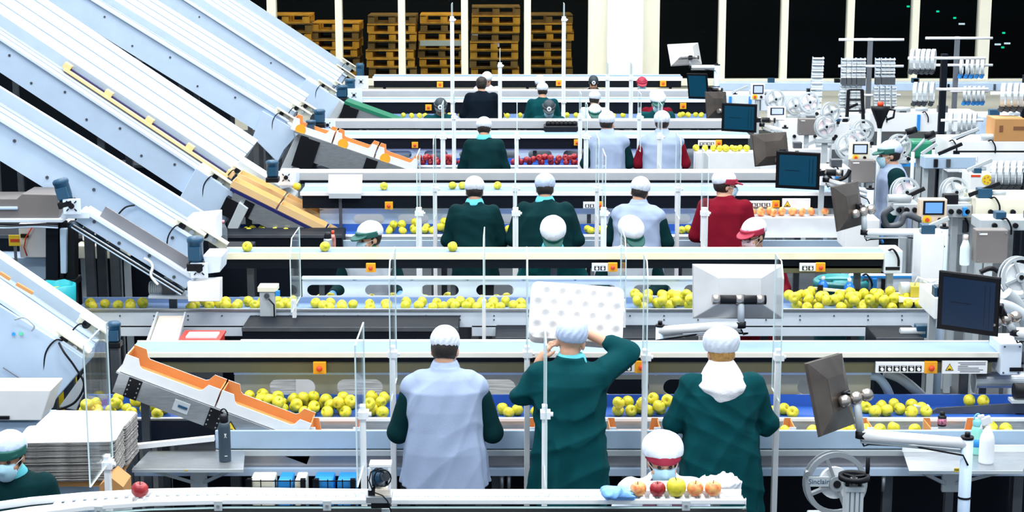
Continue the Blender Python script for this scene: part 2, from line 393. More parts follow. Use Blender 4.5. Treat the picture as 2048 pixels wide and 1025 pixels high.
MB().box(Xat(470, 11.9, 1), Xat(1090, 11.9, 1), 11.9, 12.2, .55, 1.12).build('body', mat('pale_slats', (.62, .64, .64), .6, var=.5, scale=14, stretch=(.3, 1, 9)), wc); MB().box(Xat(592, 11.9, 1), Xat(645, 11.9, 1), 11.87, 11.9, .6, 1.1).build('white_sheet', PURE, wc)
MB().box(Xat(480, 11.9, 1), Xat(1080, 11.9, 1), 11.95, 12.15, 0, .55).build('plinth', DARK, wc)
panel('olive grey slotted panel behind the front apple channel', 470, 1740, 11.2, 748, 797, [585, 720, 852, 985, 1118, 1252, 1372, 1480, 1640], .152, .055, mat('olive_grey_plate', (.36, .35, .27), .5), PALE)
# packing table of the front line
x0 = Xat(430, YA, .95); x1 = Xat(2085, YA, .95)
tt = thing('packing_table', 'long blue grey packing table at the front row of workers', 'table', ((x0+x1)/2, YA+.2, 0))
MB().box(x0, x1, YA, YA+.02, .845, .965).build('front_panel', PALE2, tt, .006)
MB().box(x0, x1, YA+.02, 10.8, .86, .875).build('tray_bed', STEEL, tt)
MB().box(x0, x1, YA-.005, YA+.035, .80, .838).build('rail', LGREY, tt, .003)
MB().box(x0, x1, YA+.03, YA+.04, .725, .80).build('apron', mat('grey_apron', (.34, .33, .35), .45, .3, var=.1), tt)
MB().box(x0-1.0, x1, YA-.005, YA+.05, .67, .72).build('lower_rail', PALE, tt, .003)
for k in range(7):
    x = x0+.1+(x1-x0-.2)*k/6
    MB().box(x-.03, x+.03, YA+.1, YA+.16, 0, .8).build('leg', STEELD, tt)
for px in (1018, 768, 1520, 1765, 507, 1004):
    q = at(px, 965, YA+.05); MB().cyl((q.x, YA+.02, q.z-.05), (q.x, YA+.02, .67), .012, n=10).build('levelling_bolt', STEEL, tt)
# ---- second line: white side, seen from its back
t2, _, _ = trough('white sided apple channel under the long cream edged belt', 140, 1880, 13.0, 13.42, 1.115, 1.165, 1.16, BELTG, WHITE, STEEL, sidez=1.02)
s = MB(); zz0, zz1 = .95, 1.03
for a, c in ((140, 580), (944, 1755)): s.box(Xat(a, 13, 1), Xat(c, 13, 1), 13.0, 13.02, zz0, zz1)
s.build('deep_side', WHITE, t2)
b = MB()
for px in range(240, 1870, 68):
    for py in (632, 640) if px % 3 else (632,):
        q = at(px, py, 13.0); b.cyl((q.x, 12.994, q.z), (q.x, 13.0, q.z), .006, n=8)
b.build('rivet', STEELD, t2)
panel('white slotted panel behind the second apple channel', 605, 1470, 13.46, 558, 600, [652, 768, 880, 990, 1105, 1195, 1304, 1405], .148, .046, WHITE, WHITE)
tC, zC, xC0, xC1 = overhead('long cream edged belt conveyor in front of the facing workers', 445, 1772, 13.52, 507, .2, .075, 0, edge=mat('cream_edge', (.88, .82, .62), .4), side=.05)
MB().box(Xat(1500, 13.5, 1.36), Xat(1765, 13.5, 1.36), 13.54, 13.6, 1.33, 1.39).build('beam', OLIVE, tC, .003)
switch_box(tC, 742, 535, 13.5, .075); switch_box(tC, 1225, 534, 13.5, .075, switches=2); switch_box(tC, 1640, 534, 13.5, .075, switches=2)
t2b, _, _ = trough('narrow packing shelf behind the white slotted panel', 470, 1560, 13.56, 13.8, 1.06, 1.08, 1.08, STEELD, DARK, STEELD, name='packing_shelf')
t2b['category'] = 'shelf'
# ---- third line
t3t = thing('packing_table', 'pale grey packing table at the second row of backs', 'table', (0, 16.8, 0))
x0 = Xat(560, 16.75, 1); x1 = Xat(1750, 16.75, 1)
MB().box(x0, x1, 16.75, 16.77, .82, 1.0).build('front_panel', PALE2, t3t, .005)
MB().box(x0, x1, 16.77, 16.98, .94, .955).build('tray_bed', STEEL, t3t)
for k in range(5):
    x = x0+.1+(x1-x0-.2)*k/4; MB().box(x-.03, x+.03, 16.8, 16.86, 0, .83).build('leg', STEELD, t3t)
trough('apple channel with blue belt at the second row of backs', 470, 1462, 17.0, 17.32, 1.0, 1.012, 1.06, BLUEB, STEEL, PURE)
panel('pale blue slotted panel over the third apple channel', 640, 1462, 17.36, 418, 455, [738, 827, 913, 1000, 1090, 1180, 1264, 1350, 1430], .155, .05, PALE, WHITE)
t4, z4, _, _ = overhead('belt conveyor with dark underside above the second row of backs', 600, 1690, 17.25, 385, .4, .13, 0, side=.035)
switch_box(t4, 778, 411, 17.24, .08); switch_box(t4, 1199, 410, 17.24, .075, switches=2); switch_box(t4, 1551, 408, 17.24, .075, switches=5)
p = at(1592, 408, 17.24); sg = MB().box(p.x-.14, p.x+.14, 17.22, 17.24, p.z-.055, p.z+.055).build('warning_sign', PURE, t4)
wb = MB(); warn_tri(wb, p.x-.09, 17.219, p.z, .035); wb.build('warning_triangle', [YEL2, BLACK], sg)
# ---- the belts of the lines farther back, and what lies under each of them
def far_belt(label, px0, px1, Y, py, hp, pt, cab=True):
    """broad white beam with a cable tray under it"""
    z = Zat(py, Y); zl = Zat(py+hp, Y); x0 = Xat(px0, Y, z); x1 = Xat(px1, Y, z)
    t = thing('belt_conveyor', label, 'conveyor', ((x0+x1)/2, Y, 0))
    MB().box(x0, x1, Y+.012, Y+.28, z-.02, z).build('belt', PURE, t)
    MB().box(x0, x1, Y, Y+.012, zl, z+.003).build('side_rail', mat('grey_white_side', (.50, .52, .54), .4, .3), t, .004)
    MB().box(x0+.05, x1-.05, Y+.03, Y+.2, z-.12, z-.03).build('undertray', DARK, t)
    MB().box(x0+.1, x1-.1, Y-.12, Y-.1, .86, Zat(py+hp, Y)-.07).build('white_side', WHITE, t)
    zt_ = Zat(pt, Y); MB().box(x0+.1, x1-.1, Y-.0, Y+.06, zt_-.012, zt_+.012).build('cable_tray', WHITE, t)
    b = MB()
    for k in range(2): b.tube([(x0+.15+i*(x1-x0-.3)/14, Y+.02+.015*k, zt_-.03-.012*math.sin(i*1.7)) for i in range(15)], .011, 6)
    b.build('cable', BLACK, t)
    n = 5
    for k in range(n):
        x = x0+.3+(x1-x0-.6)*k/(n-1); MB().box(x-.03, x+.03, Y+.1, Y+.16, 0, z-.1).build('leg', STEELD, t)
    return t
far_belt('broad white conveyor beam between the second and third rows of backs', 590, 1660, 18.1, 346, 15, 369)
far_belt('broad white conveyor beam behind the third row of backs', 645, 1475, 22.8, 242, 15, 263)
far_belt('broad white conveyor beam behind the fourth row of backs', 690, 1400, 28.45, 182, 13, 202)
def back_line(tag_, Y, pt, pedge, pdark, pplate0, pplate1, px0, px1, slots, wall, stops, zb, sw=2, es=.08, px2=None):
    t, z, x0, x1 = overhead('belt conveyor with dark underside above the %s row of backs' % tag_, px0, px1, Y+.45, pedge, .35, Zat(pedge, Y+.45)-Zat(pdark, Y+.45), 0, side=.04)
    for k, (px, py, s_) in enumerate(stops): switch_box(t, px, py, Y+.44, es, switches=s_)
    trough('apple channel with pale belt at the %s row of backs' % tag_, px0-40, px2 or px1, Y+.1, Y+.42, zb, zb+.015, zb+.06, BLUEB if wall else BELTG, STEEL, PURE)
    panel('pale slotted panel over the apple channel at the %s row of backs' % tag_, px0+30, px2 or px1, Y+.5, pplate0, pplate1, slots, .15, .05, PALE, WHITE)
    tb = thing('packing_table', 'pale packing table at the %s row of backs' % tag_, 'table', ((x0+x1)/2, Y, 0))
    MB().box(x0, x1, Y-.06, Y-.04, .8, zb-.01).build('front_panel', PALE2, tb)
    MB().box(x0, x1, Y-.04, Y+.08, zb-.06, zb-.04).build('tray_bed', STEEL, tb)
    for k in range(4): 
        x = x0+.1+(x1-x0-.2)*k/3; MB().box(x-.03, x+.03, Y-.03, Y+.03, 0, .8).build('leg', STEELD, tb)
back_line('third', 21.7, 0, 271, 292, 293, 322, 640, 1500, [800, 872, 942, 1010, 1080, 1150, 1222, 1300], True, [(830, 290, 0), (1154, 285, 0), (1437, 286, 4)], 1.01, px2=1375)
back_line('fourth', 27.5, 0, 200, 222, 224, 240, 700, 1420, [820, 880, 940, 1000, 1060, 1130, 1200], False, [(857, 215, 0), (1366, 212, 0)], .93, es=.1)
tE, zE, xE0, xE1 = overhead('farthest white belt conveyor under the window sill', 745, 1365, 31.5, 154, .4, .12, 0, side=.07)
switch_box(tE, 880, 169, 31.49, .11); switch_box(tE, 1118, 166, 31.49, .11); switch_box(tE, 1326, 167, 31.49, .11)
t5, _, _ = trough('farthest cream apple channel below the window wall', 735, 1400, 31.0, 31.4, 1.0, 1.06, 1.05, CREAM, CREAM, CREAM)
# ================================================================ acrylic screens
def screen(px, Y0, Y1, ztop, zbot, zpost0, zpost1, label, thick=.02, grp=None, clamp=True, cut=.09, zp=1.6, post_at=.5):
    x = Xat(px, (Y0+Y1)/2, zp); t = thing('acrylic_screen', label, 'screen', (x, (Y0+Y1)/2, 0), 0, grp)
    poly = [(Y0, zbot), (Y1, zbot), (Y1, ztop), (Y0+cut, ztop), (Y0, ztop-cut)]
    fr = lambda a, c, d: (d, a, c)
    m = MB().prism(poly, fr, x-.004, x+.004, 0)
    for i in range(2, len(m.m)): m.m[i] = 1
    m.build('clear_pane', [ACRYL, EDGE], t)
    yp = Y0+(Y1-Y0)*post_at
    w = thick
    ps = MB().box(x-w, x+w, yp-.025, yp+.025, zpost0, zpost1).build('post', PURE, t, .003)
    if clamp:
        for z in (zpost1-.05, (zpost0+zpost1)/2, zpost0+.1):
            if z > zbot-.1: MB().box(x-w-.008, x+w+.016, yp-.035, yp+.035, z-.018, z+.018).cyl((x+w+.016, yp, z), (x+w+.03, yp, z), .012, n=8).build('clamp', PURE, ps)
    MB().box(x-w-.02, x+w+.02, yp-.04, yp+.04, 0, .02).build('foot_plate', STEELD, t)
    return t
lA = ['beside the vest wearer, front table', 'beside the worker lifting trays, front table', 'between the tray lifter and the hooded worker', 'beyond the hooded worker, front table']
for px, l in zip((786, 1054, 1290, 1555), lA):
    screen(px, 10.2, 10.75 if px < 1200 else 10.52, 2.07, 1.22, 0, 1.52, 'clear acrylic screen on white post ' + l, thick=.017, grp=None, post_at=.35)
l0 = ['at the curved roller track', 'beside the sensor on the roller track', 'in front of the tray lifter at the roller track']
for px, l in zip((200, 722, 1090), l0):
    screen(px, 8.35, 8.85, 2.03, 1.30, 0, 1.62 if px > 300 else 1.35, 'clear acrylic screen ' + l, thick=.014, zp=1.5, post_at=.75, cut=.0)
for px, l in zip((590, 968, 1247), ['nearest the sloping conveyor', 'past the slotted panel middle', 'behind the raised trays']):
    screen(px, 12.75, 13.35, 1.735, 1.19, 0, 1.25, 'clear acrylic screen on the white channel ' + l, thick=.014, clamp=False, post_at=.3, cut=.12)
for px, l in zip((838, 1031, 1207, 1408), ['past the green peaked worker', 'beside the bowed teal worker', 'at the bowed worker in pale coat', 'before the burgundy worker']):
    screen(px, 14.35, 14.85, 2.15, 1.35, 0, 1.68, 'thick white post and clear screen ' + l, thick=.024, post_at=.5, zp=1.5, cut=.0)
for px, l in zip((870, 1030, 1194, 1355), ['beside the first teal back', 'between two teal backs', 'between the broad teal back and the vest', 'between the vest and the burgundy back']):
    screen(px, 16.2, 16.7, 2.06, 1.3, 0, 1.6, 'slim white screen post ' + l + ' of the second row', thick=.019, zp=1.4, cut=.05)
for px, l in zip((886, 1034, 1172, 1319), ['short of the lone teal back', 'past the lone teal back', 'before the vest with teal sleeves', 'before the vest with burgundy sleeves']):
    screen(px, 19.3, 19.8, 2.05, 1.35, 0, 1.71, 'thick white post and clear screen ' + l, thick=.026 if px != 1034 else .018, zp=1.5, cut=.0)
for px, l in zip((908, 1160, 1278), ['short of the lone teal back', 'near the black crate', 'between the two vests']):
    screen(px, 21.0, 21.5, 2.0, 1.3, 0, 1.74, 'slim white screen post in third row ' + l, thick=.024, zp=1.4, cut=.0)
for px, zt_, l in ((905, 2.9, 'tall beside the dark shirted back'), (1127, 2.9, 'tall beside the teal back'), (1000, 2.2, 'past the dark shirted back'), (1215, 2.0, 'past the white backed worker'), (1262, 2.0, 'before the burgundy back')):
    screen(px, 26.6, 27.1, zt_-.1, 1.3, 0, zt_-.3, 'slim white screen post, fourth row, ' + l, thick=.03, zp=1.5, cut=.0)
# ================================================================ sloping conveyors on the side where fruit and trays come down
def frame_of(pa, pb, Y):
    A, B = at(*pa, Y), at(*pb, Y); d = (B-A).normalized(); n = Vector((-d.z, 0, d.x)); L = (B-A).length
    return (lambda s, t, y: A + d*s + n*t + Vector((0, y, 0))), L, d, n
def fbox(m, fr, s0, s1, t0, t1, y0, y1, mi=0):
    return m.add([fr(s, t, y) for t in (t0, t1) for y in (y0, y1) for s in (s0, s1)],
                 [(0, 2, 3, 1), (4, 5, 7, 6), (0, 1, 5, 4), (2, 6, 7, 3), (0, 4, 6, 2), (1, 3, 7, 5)], mi)
def incline(label, pa, pb, Y, h, prof, s0=-3.2, legs=True, n_bolt=6, under=DARK):
    fr, L, d, n = frame_of(pa, pb, Y); base = fr(L/2, 0, 0); W = prof[-1][0]
    t = thing('sloping_conveyor', label, 'conveyor', (base.x, Y+W/2, 0))
    fbox(MB(), fr, s0, L, -h, 0, 0, .02).build('side_panel', PALE, t)
    fbox(MB(), fr, s0, L+.02, -.008, .022, -.035, .07).build('flange', WHITE, t, .004)
    m = MB(); P = prof; k = len(P)
    vs = [fr(s, tt, y) for s in (s0, L) for y, tt in P] + [fr(s, tt-.012, y+.009) for s in (s0, L) for y, tt in P]
    m.add(vs, [(i, i+1, k+i+1, k+i) for i in range(k-1)] + [(2*k+i, 3*k+i, 3*k+i+1, 2*k+i+1) for i in range(k-1)])
    m.build('bed', mat('bed_blue_white', (.42, .50, .58), .45), t)
    fbox(MB(), fr, s0, L, -h*.95, P[-1][1]-.012, W-.02, W).build('far_panel', WHITE, t)
    for (ya, ta), (yb, tb) in zip(prof[1:-1], prof[2:]):
        if yb-ya > .3:
            for f_ in (.22, .5, .8):
                q = ya+(yb-ya)*f_; tt = ta+(tb-ta)*f_; fbox(MB(), fr, s0, L, tt-.004, tt+.007, q-.012, q+.012).build('seam', mat('bed_seam', (.30, .38, .47), .5), t)
    fbox(MB(), fr, s0, L, -h*.9, -h*.8, .02, W-.02).build('underside', under, t)
    for i in range(n_bolt):
        s = L*(i+.5)/n_bolt
        MB().cyl(fr(s, -h*(.3+.4*(i % 2)), -.008), fr(s, -h*(.3+.4*(i % 2)), 0), .013, n=8).build('bolt', STEELD, t)
    # legs, standing where the slope is carried
    for s in ((L*.95, L*.5, -1.4, -2.9) if legs else (.15,)):
        for y in ((.12, W-.15) if legs else (.64,)):
            q = fr(s, -h*.85, y)
            if not legs: MB().box(q.x-.03, q.x+.03, q.y-.56, q.y+.03, q.z-.04, q.z).build('cross_beam', STEELD, t)
            MB().box(q.x-.035, q.x+.035, q.y-.03, q.y+.03, 0, q.z).build('leg', STEELD, t)
    return t, fr, L
def hood(t, pts, Y, d=.5, m=PALE, name='hood'):
    P = [at(x, y, Y) for x, y in pts]
    return MB().prism([(p.x, p.z) for p in P], lambda a, c, e: (a, e, c), Y, Y+d).build(name, m, t, .006)
def bracket(t, fr, s, tt, y, L=.26, sc=1.0):
    b = fbox(MB(), fr, s-L/2*sc, s+L/2*sc, tt+.05*sc, tt+.062*sc, y-.05, y+.03); fbox(b, fr, s-L/2*sc, s+L/2*sc, tt-.02, tt+.06*sc, y+.02, y+.035)
    o = b.build('sensor_bracket', CREAM, t, .002)
    c = MB().cyl(fr(s-.06*sc, tt+.02, y-.03), fr(s-.06*sc, tt+.02, y+.01), .028*sc, n=12); c.build('sensor', BLACK, o)
    MB().cyl(fr(s+.03*sc, tt+.02, y-.03), fr(s+.03*sc, tt+.02, y+.01), .02*sc, n=12).build('adjusting_knob', STEEL, o)
    MB().tube(spl([fr(s-.06*sc, tt+.02, y-.03), fr(s-.1*sc, tt, y-.06), fr(s-.1*sc, tt-.12*sc, y-.05), fr(s+.0*sc, tt-.3*sc, y-.04)]), .006, 6).build('wire', BLACK, o)
    return o
def motor(t, px, py, Y, h=.22, r=.055, tilt=0.0, name='motor'):
    p = at(px, py, Y); R = rot3(0, tilt, 0)
    m = MB().lathe([(r*.9, -h*.5), (r*.95, -h*.3), (r, -h*.28), (r, h*.28), (r*1.08, h*.3), (r*1.08, h*.42), (r*.85, h*.5), (0, h*.52)], p, R, 20)
    m.obox(p + R @ Vector((0, -r*.75, -.02)), (r*1.5, r*.8, h*.5), R)
    o = m.build(name, MOTOR, t)
    MB().obox(p + R @ Vector((0, 0, -h*.62)), (r*2.1, r*2.2, h*.3), R).build('gearbox', BLACK, o, .008)
    return o
def bearing(t, px, py, Y, w=.13, hole=.022):
    p = at(px, py, Y); m = MB().box(p.x-w/2, p.x+w/2, Y, Y+.02, p.z-w*.45, p.z+w*.45)
    o = m.build('bearing_plate', WHITE, t, .004)
    MB().cyl((p.x, Y-.012, p.z+w*.05), (p.x, Y, p.z+w*.05), hole, n=14).build('shaft', BLACK, o)
    r = MB()
    for a in (0, 1, 2, 3): r.obox((p.x+math.cos(a*1.57+.78)*hole*1.9, Y-.003, p.z+w*.05+math.sin(a*1.57+.78)*hole*1.9), (.008, .006, .022), rot3(0, a*1.57+.78, 0))
    r.build('slot_cut', DARK, o)
    return o
# ---- the lowest one, feeding the front line
t, fr, L = incline('lowest sloping conveyor with a big pale hood, ending at the front line', (0, 600), (165, 712), 11.25, .2, [(0, .0), (.06, .0), (.06, -.03), (.55, -.03), (.55, .05), (.7, .05)], n_bolt=2)
hood(t, [(-60, 575), (130, 692), (166, 716), (164, 738), (106, 806), (-60, 806)], 11.2, .35)
bracket(t, fr, L-.1, .0, .0); bracket(t, fr, L-.06, .05, .38)
pp = [fr(L-.2, -.0, -.03)]; MB().tube(spl([fr(L-.17, .0, -.05), at(128, 705, 11.15), at(150, 735, 11.15), at(168, 770, 11.15), at(150, 805, 11.15), at(118, 820, 11.15)]), .008, 6).build('cable', BLACK, t)
MB().tube(spl([at(6, 736, 11.18), at(73, 779, 11.18)]), .004, 6).build('stay_wire', GREY, t)
b = MB().cyl(at(27, 669, 11.185), at(27, 669, 11.2), .012, n=14); b.build('blue_sticker', BLUEP, t)
MB().cyl(at(42, 668, 11.185), at(42, 668, 11.2), .012, n=14).build('green_sticker', mat('sticker_green', (.1, .6, .35), .5), t)
MB().tube(spl([at(30, 640, 11.17), at(50, 636, 11.12), at(68, 652, 11.12), at(64, 662, 11.17)]), .006, 6).build('handle', LGREY, t)
for k, (xa, ya, xb, yb) in enumerate(((0, 546, 20, 559), (33, 568, 66, 587))):
    a, c = at(xa, ya, 11.62), at(xb, yb, 11.62); MB().bar(a, c, .02, .022).build('tray_edge', CARD, t)
cb = thing('cabinet', 'white cabinet under the lowest sloping conveyor', 'cabinet', (at(40, 812, 10.75).x, 10.8, 0))
hood(cb, [(-90, 781), (102, 781), (82, 842), (-90, 842)], 10.62, .3, PURE, 'door_panel'); hood(cb, [(-90, 846), (90, 846), (90, 1200), (-90, 1200)], 10.66, .3, PALE2, 'body')
MB().box(at(-5, 842, 10.6).x, at(18, 842, 10.6).x, 10.6, 10.62, Zat(840, 10.6), Zat(834, 10.6)).build('handle', BLACK, cb)
gl = hood(t, [(118, 815), (166, 748), (166, 790), (152, 822)], 11.22, .02, LGREY, 'guide_plate')
# blue motor by the lowest conveyor
mt = thing('drive_motor', 'blue motor standing behind the end of the lowest sloping conveyor', 'motor', (at(229, 664, 11.6).x, 11.6, 0))
motor(mt, 229, 664, 11.6, .14, .042); MB().box(at(229, 664, 11.6).x-.03, at(229, 664, 11.6).x+.03, 11.57, 11.63, 0, Zat(688, 11.6)).build('leg', STEELD, mt)
# ---- box chute of the front line with two open cartons on it
fr, L, d, n = frame_of((232, 744), (640, 897), 10.48)
ch = thing('box_chute', 'steel box chute sloping down to the front packing table', 'chute', (fr(L/2, 0, 0).x, 10.6, 0))
fbox(MB(), fr, 0.02, L*.97, -.13, .0, 0, .012).build('side_plate', STEEL, ch)
fbox(MB(), fr, 0, L, -.012, .0, .012, .28).build('slide', STEEL, ch)
fbox(MB(), fr, 0.02, L*.97, -.13, .0, .28, .292).build('side_plate', STEEL, ch)
for s in (.09, .62): 
    g = fbox(MB(), fr, s, s+.085, -.13, .0, -.008, 0).build('hinge_plate', BLACK, ch)
    bb = MB()
    for q in range(4):
        for w in (.012, .073): bb.cyl(fr(s+w, -.018-.031*q, -.012), fr(s+w, -.018-.031*q, -.008), .005, n=6)
    bb.build('screw', STEEL, g)
fbox(MB(), fr, .4, .5, -.1, -.03, -.006, 0).build('latch_plate', LGREY, ch); fbox(MB(), fr, .43, .49, -.07, -.055, -.012, -.006).build('latch', MOTOR, ch)
wb = MB(); q = fr(.78, -.075, -.004); warn_tri(wb, q.x, q.y, q.z, .04); wb.build('warning_triangle', [YEL2, BLACK], ch)
for s in (.2, L*.85):
    q = fr(s, -.13, .16); MB().box(q.x-.025, q.x+.025, q.y-.02, q.y+.02, 0, q.z).build('leg', STEELD, ch)
def carton(label, fr, s0, s1, y0, y1, h, m_out=PURE, m_in=CARD, group=None, cat='carton', dip=True, low=.55):
    """open fruit carton with taller corners, resting in the frame of its chute"""
    q = fr((s0+s1)/2, 0, (y0+y1)/2)
    t = thing('open_carton', label, cat, q, 0, group); L = s1-s0; lo, hi = h*low, h
    prof = [(0, hi), (.13*L, hi), (.17*L, lo*1.15), (.2*L, lo), (.8*L, lo), (.83*L, lo*1.15), (.87*L, hi), (L, hi)] if dip else [(0, hi), (L, hi)]
    for y, nm in ((y0, 'front_wall'), (y1-.006, 'back_wall')):
        poly = [(0, 0)] + prof + [(L, 0)]; poly = [(0, 0.001)] + [(a, c) for a, c in prof] + [(L, 0.001)]
        m = MB().prism(poly, lambda a, c, e: fr(s0+a, c+.002, e), y, y+.006)
        m.m[0 if False else 0] = 0
        # inner side card coloured
        m.m[0 if nm == 'back_wall' else 1] = 1
        m.build(nm, [m_out, m_in], t)
    for s in (s0, s1-.006): fbox(MB(), fr, s, s+.006, .002, hi*.9, y0+.006, y1-.006).build('end_wall', m_in, t)
    fbox(MB(), fr, s0+.006, s1-.006, .002, .008, y0+.006, y1-.006).build('bottom', m_in, t)
    return t
carton('upper white open carton with orange inside on the steel chute', fr, .02, .64, .02, .27, .12)
carton('lower white open carton with orange inside on the steel chute', fr, .65, 1.24, .02, .27, .12)
# ---- second one, ending at the long cream edged belt
t, fr, L = incline('second sloping conveyor from below, ending at the cream edged belt', (0, 239), (395, 482), 13.4, .28, [(0, 0), (.06, 0), (.06, -.03), (.6, -.03), (.6, .07), (.66, .07)], n_bolt=5)
bracket(t, fr, L-.1, .02, 0); bracket(t, fr, L+.08, .03, .1)
MB().tube(spl([fr(L-.55, -.01, -.04), fr(L-.6, -.06, -.05), fr(L-.62, -.14, -.05)]), .007, 6).build('cable', BLACK, t)
hood(t, [(372, 438), (432, 432), (432, 486), (400, 480)], 13.5, .3, PURE, 'apron')
t, fr, L = incline('short sloping feeder with grey top under the second sloping conveyor', (165, 420), (385, 556), 12.9, .1, [(0, 0), (.05, 0), (.05, -.02), (.3, -.02)], s0=0, n_bolt=4, legs=False)
fbox(MB(), fr, .13, L-.08, .02, .11, .02, .035).build('grey_cover', mat('cover_grey', (.22, .22, .24), .5, .2), t)
fbox(MB(), fr, -.02, L, -.16, -.13, -.01, .06).build('cable_duct', MOTOR, t)
for k in range(3): MB().tube(spl([fr(s*L/10, -.125-.012*k, -.03) for s in range(11)]), .008, 6).build('cable', (STEEL, BLACK, PALE)[k], t)
MB().tube(spl([at(288, 517, 12.85), at(300, 524, 12.85), at(305, 535, 12.85), at(302, 552, 12.85), at(316, 570, 12.85)]), .011, 8).build('white_cable', PURE, t)
motor(t, 126, 380, 12.86, .17, .055, -.25); bearing(t, 143, 414, 12.8, .13)
hood(t, [(125, 424), (178, 424), (178, 438), (120, 438)], 12.84, .1, WHITE, 'bearing_foot')
motor(t, 391, 500, 12.86, .2, .058, 0); bearing(t, 398, 542, 12.8, .13)
hood(t, [(405, 512), (444, 512), (440, 545), (415, 548)], 12.85, .3, WHITE, 'end_plate')
hood(t, [(374, 565), (440, 560), (440, 604), (376, 604)], 12.8, .12, PURE, 'white_box')
# horizontal feeder and its stand at the far side of the sloping feeder
fd = thing('feed_conveyor', 'grey feed conveyor on dark columns at the second sloping conveyor', 'conveyor', (at(60, 420, 13).x, 13.1, 0))
hood(fd, [(-120, 398), (34, 398), (44, 388), (116, 390), (118, 437), (-120, 437)], 13.0, .35, WGREY, 'grey_guard')
hood(fd, [(-120, 420), (35, 420), (35, 414), (-120, 414)], 12.98, .02, PALE, 'belt_edge')
hood(fd, [(-120, 438), (125, 438), (125, 446), (-120, 446)], 12.97, .3, WHITE, 'rail')
for k in range(3): MB().tube(spl([at(-100+i*24, 449+k*3+math.sin(i*1.3+k)*1.2, 12.95) for i in range(10)]), .008, 6).build('cable', (BLACK, STEELD, PALE)[k], fd)
for px0, px1, m_ in ((91, 117, DARK), (119, 128, BLACK), (133, 150, BLACK)): hood(fd, [(px0, 446), (px1, 446), (px1-1, 1010), (px0, 1010)], 13.05, .12, m_, 'column')
hood(fd, [(119, 458), (133, 458), (132, 548), (121, 548)], 13.0, .05, PALE2, 'piston')
hood(fd, [(86, 560), (150, 560), (152, 572), (84, 572)], 13.0, .2, BLACK, 'foot_bracket')
# gear motor over the apples
gm = thing('gear_motor', 'silver finned gear motor lying over the second apple channel', 'motor', (at(333, 578, 13.1).x, 13.1, 0))
p = at(315, 577, 13.1); b = MB().cyl((p.x-.06, 13.1, p.z), (p.x+.06, 13.1, p.z), .05, n=20)
for k in range(7): b.ring((p.x-.05+k*.016, 13.1, p.z), (1, 0, 0), .056, .045, .005, 18)
b.build('finned_body', LGREY, gm); q = at(341, 577, 13.1)
MB().box(q.x-.055, q.x+.045, 13.04, 13.16, q.z-.055, q.z+.065).build('terminal_box', STEELD, gm, .005)
MB().box(q.x-.06, q.x+.05, 13.03, 13.17, q.z+.065, q.z+.075).build('lid', LGREY, gm)
MB().cyl((q.x+.045, 13.1, q.z-.01), (q.x+.1, 13.1, q.z-.01), .05, .035, 18).build('gear_head', LGREY, gm)
hood(gm, [(296, 592), (372, 592), (378, 600), (296, 598)], 13.0, .2, WHITE, 'mounting_plate')
MB().box(q.x-.03, q.x+.03, 13.17, 13.2, 0, q.z-.05).build('leg', STEELD, gm)
# ---- third one with the trays, ending at the second row of backs
t, fr, L = incline('third sloping conveyor from below, carrying trays on a navy chain', (0, 78), (440, 369), 17.2, .28, [(0, 0), (.06, 0), (.06, -.03), (.62, -.03), (.62, .08), (.68, .08), (1.5, .305)], n_bolt=8)
hood(t, [(358, 398), (392, 336), (470, 388), (452, 440), (432, 470)], 17.15, .4, PALE)
hood(t, [(455, 455), (478, 405), (496, 418), (476, 458), (462, 468)], 17.0, .06, LGREY, 'bracket_plate')
bracket(t, fr, L-.02, .02, .0); bracket(t, fr, L+.1, .08, .55)
ch_s0 = (fr(0, 0, 0) - at(103, 147, 17.2)).length
cn = fbox(MB(), fr, ch_s0, L+.1, -.012, .03, .53, .56)
cn.build('navy_chain', NAVY, t)
fbox(MB(), fr, ch_s0, L, -.012, .012, .46, .53).build('tray_edge', CARDL, t)
for k in range(5):
    s = ch_s0+(L-ch_s0)*k/4.02
    fbox(MB(), fr, s-.03, s+.05, .0, .06, .5, .58).build('tray_corner', CARDL, t)
motor(t, 545, 338, 17.3, .17, .06); bearing(t, 572, 357, 17.6, .16)
hood(t, [(520, 385), (470, 330), (480, 322), (590, 392), (590, 402)], 17.75, .3, LGREY, 'end_frame')
hood(t, [(556, 345), (592, 345), (592, 372), (560, 380)], 17.7, .3, WHITE, 'end_plate')
# two lanes of open cartons going down to the second row of backs
fr, L, d, n = frame_of((462, 376), (735, 512), 17.05)
ch = thing('box_chute', 'grey chute with a navy belt sloping down to the second row of backs', 'chute', (fr(L/2, 0, 0).x, 17.2, 0))
fbox(MB(), fr, .05, L*.93, -.2, -.03, 0, .012).build('side_plate', STEEL, ch)
fbox(MB(), fr, 0, L, -.03, -.0, .0, .62).build('belt', NAVY, ch)
for s in (.18, .95): fbox(MB(), fr, s, s+.1, -.2, -.04, -.01, 0).build('hinge_plate', BLACK, ch)
fbox(MB(), fr, .0, .22, -.28, -.1, -.02, .2).build('drive_cover', BLACK, ch)
for s in (.25, L*.8):
    q = fr(s, -.19, .2); MB().box(q.x-.03, q.x+.03, q.y-.02, q.y+.02, 0, q.z).build('leg', STEELD, ch)
for lane, (y0, y1, nm) in enumerate(((.02, .25, 'near lane'), (.32, .56, 'far lane'))):
    for k in range(3):
        s = -.02+k*.52
        carton('cream open carton %s in the %s of the navy chute' % (('topmost', 'middle', 'lowest')[k], nm), fr, s, s+.5, y0, y1, .07+.03*lane, CARDL, CARDL, dip=False)
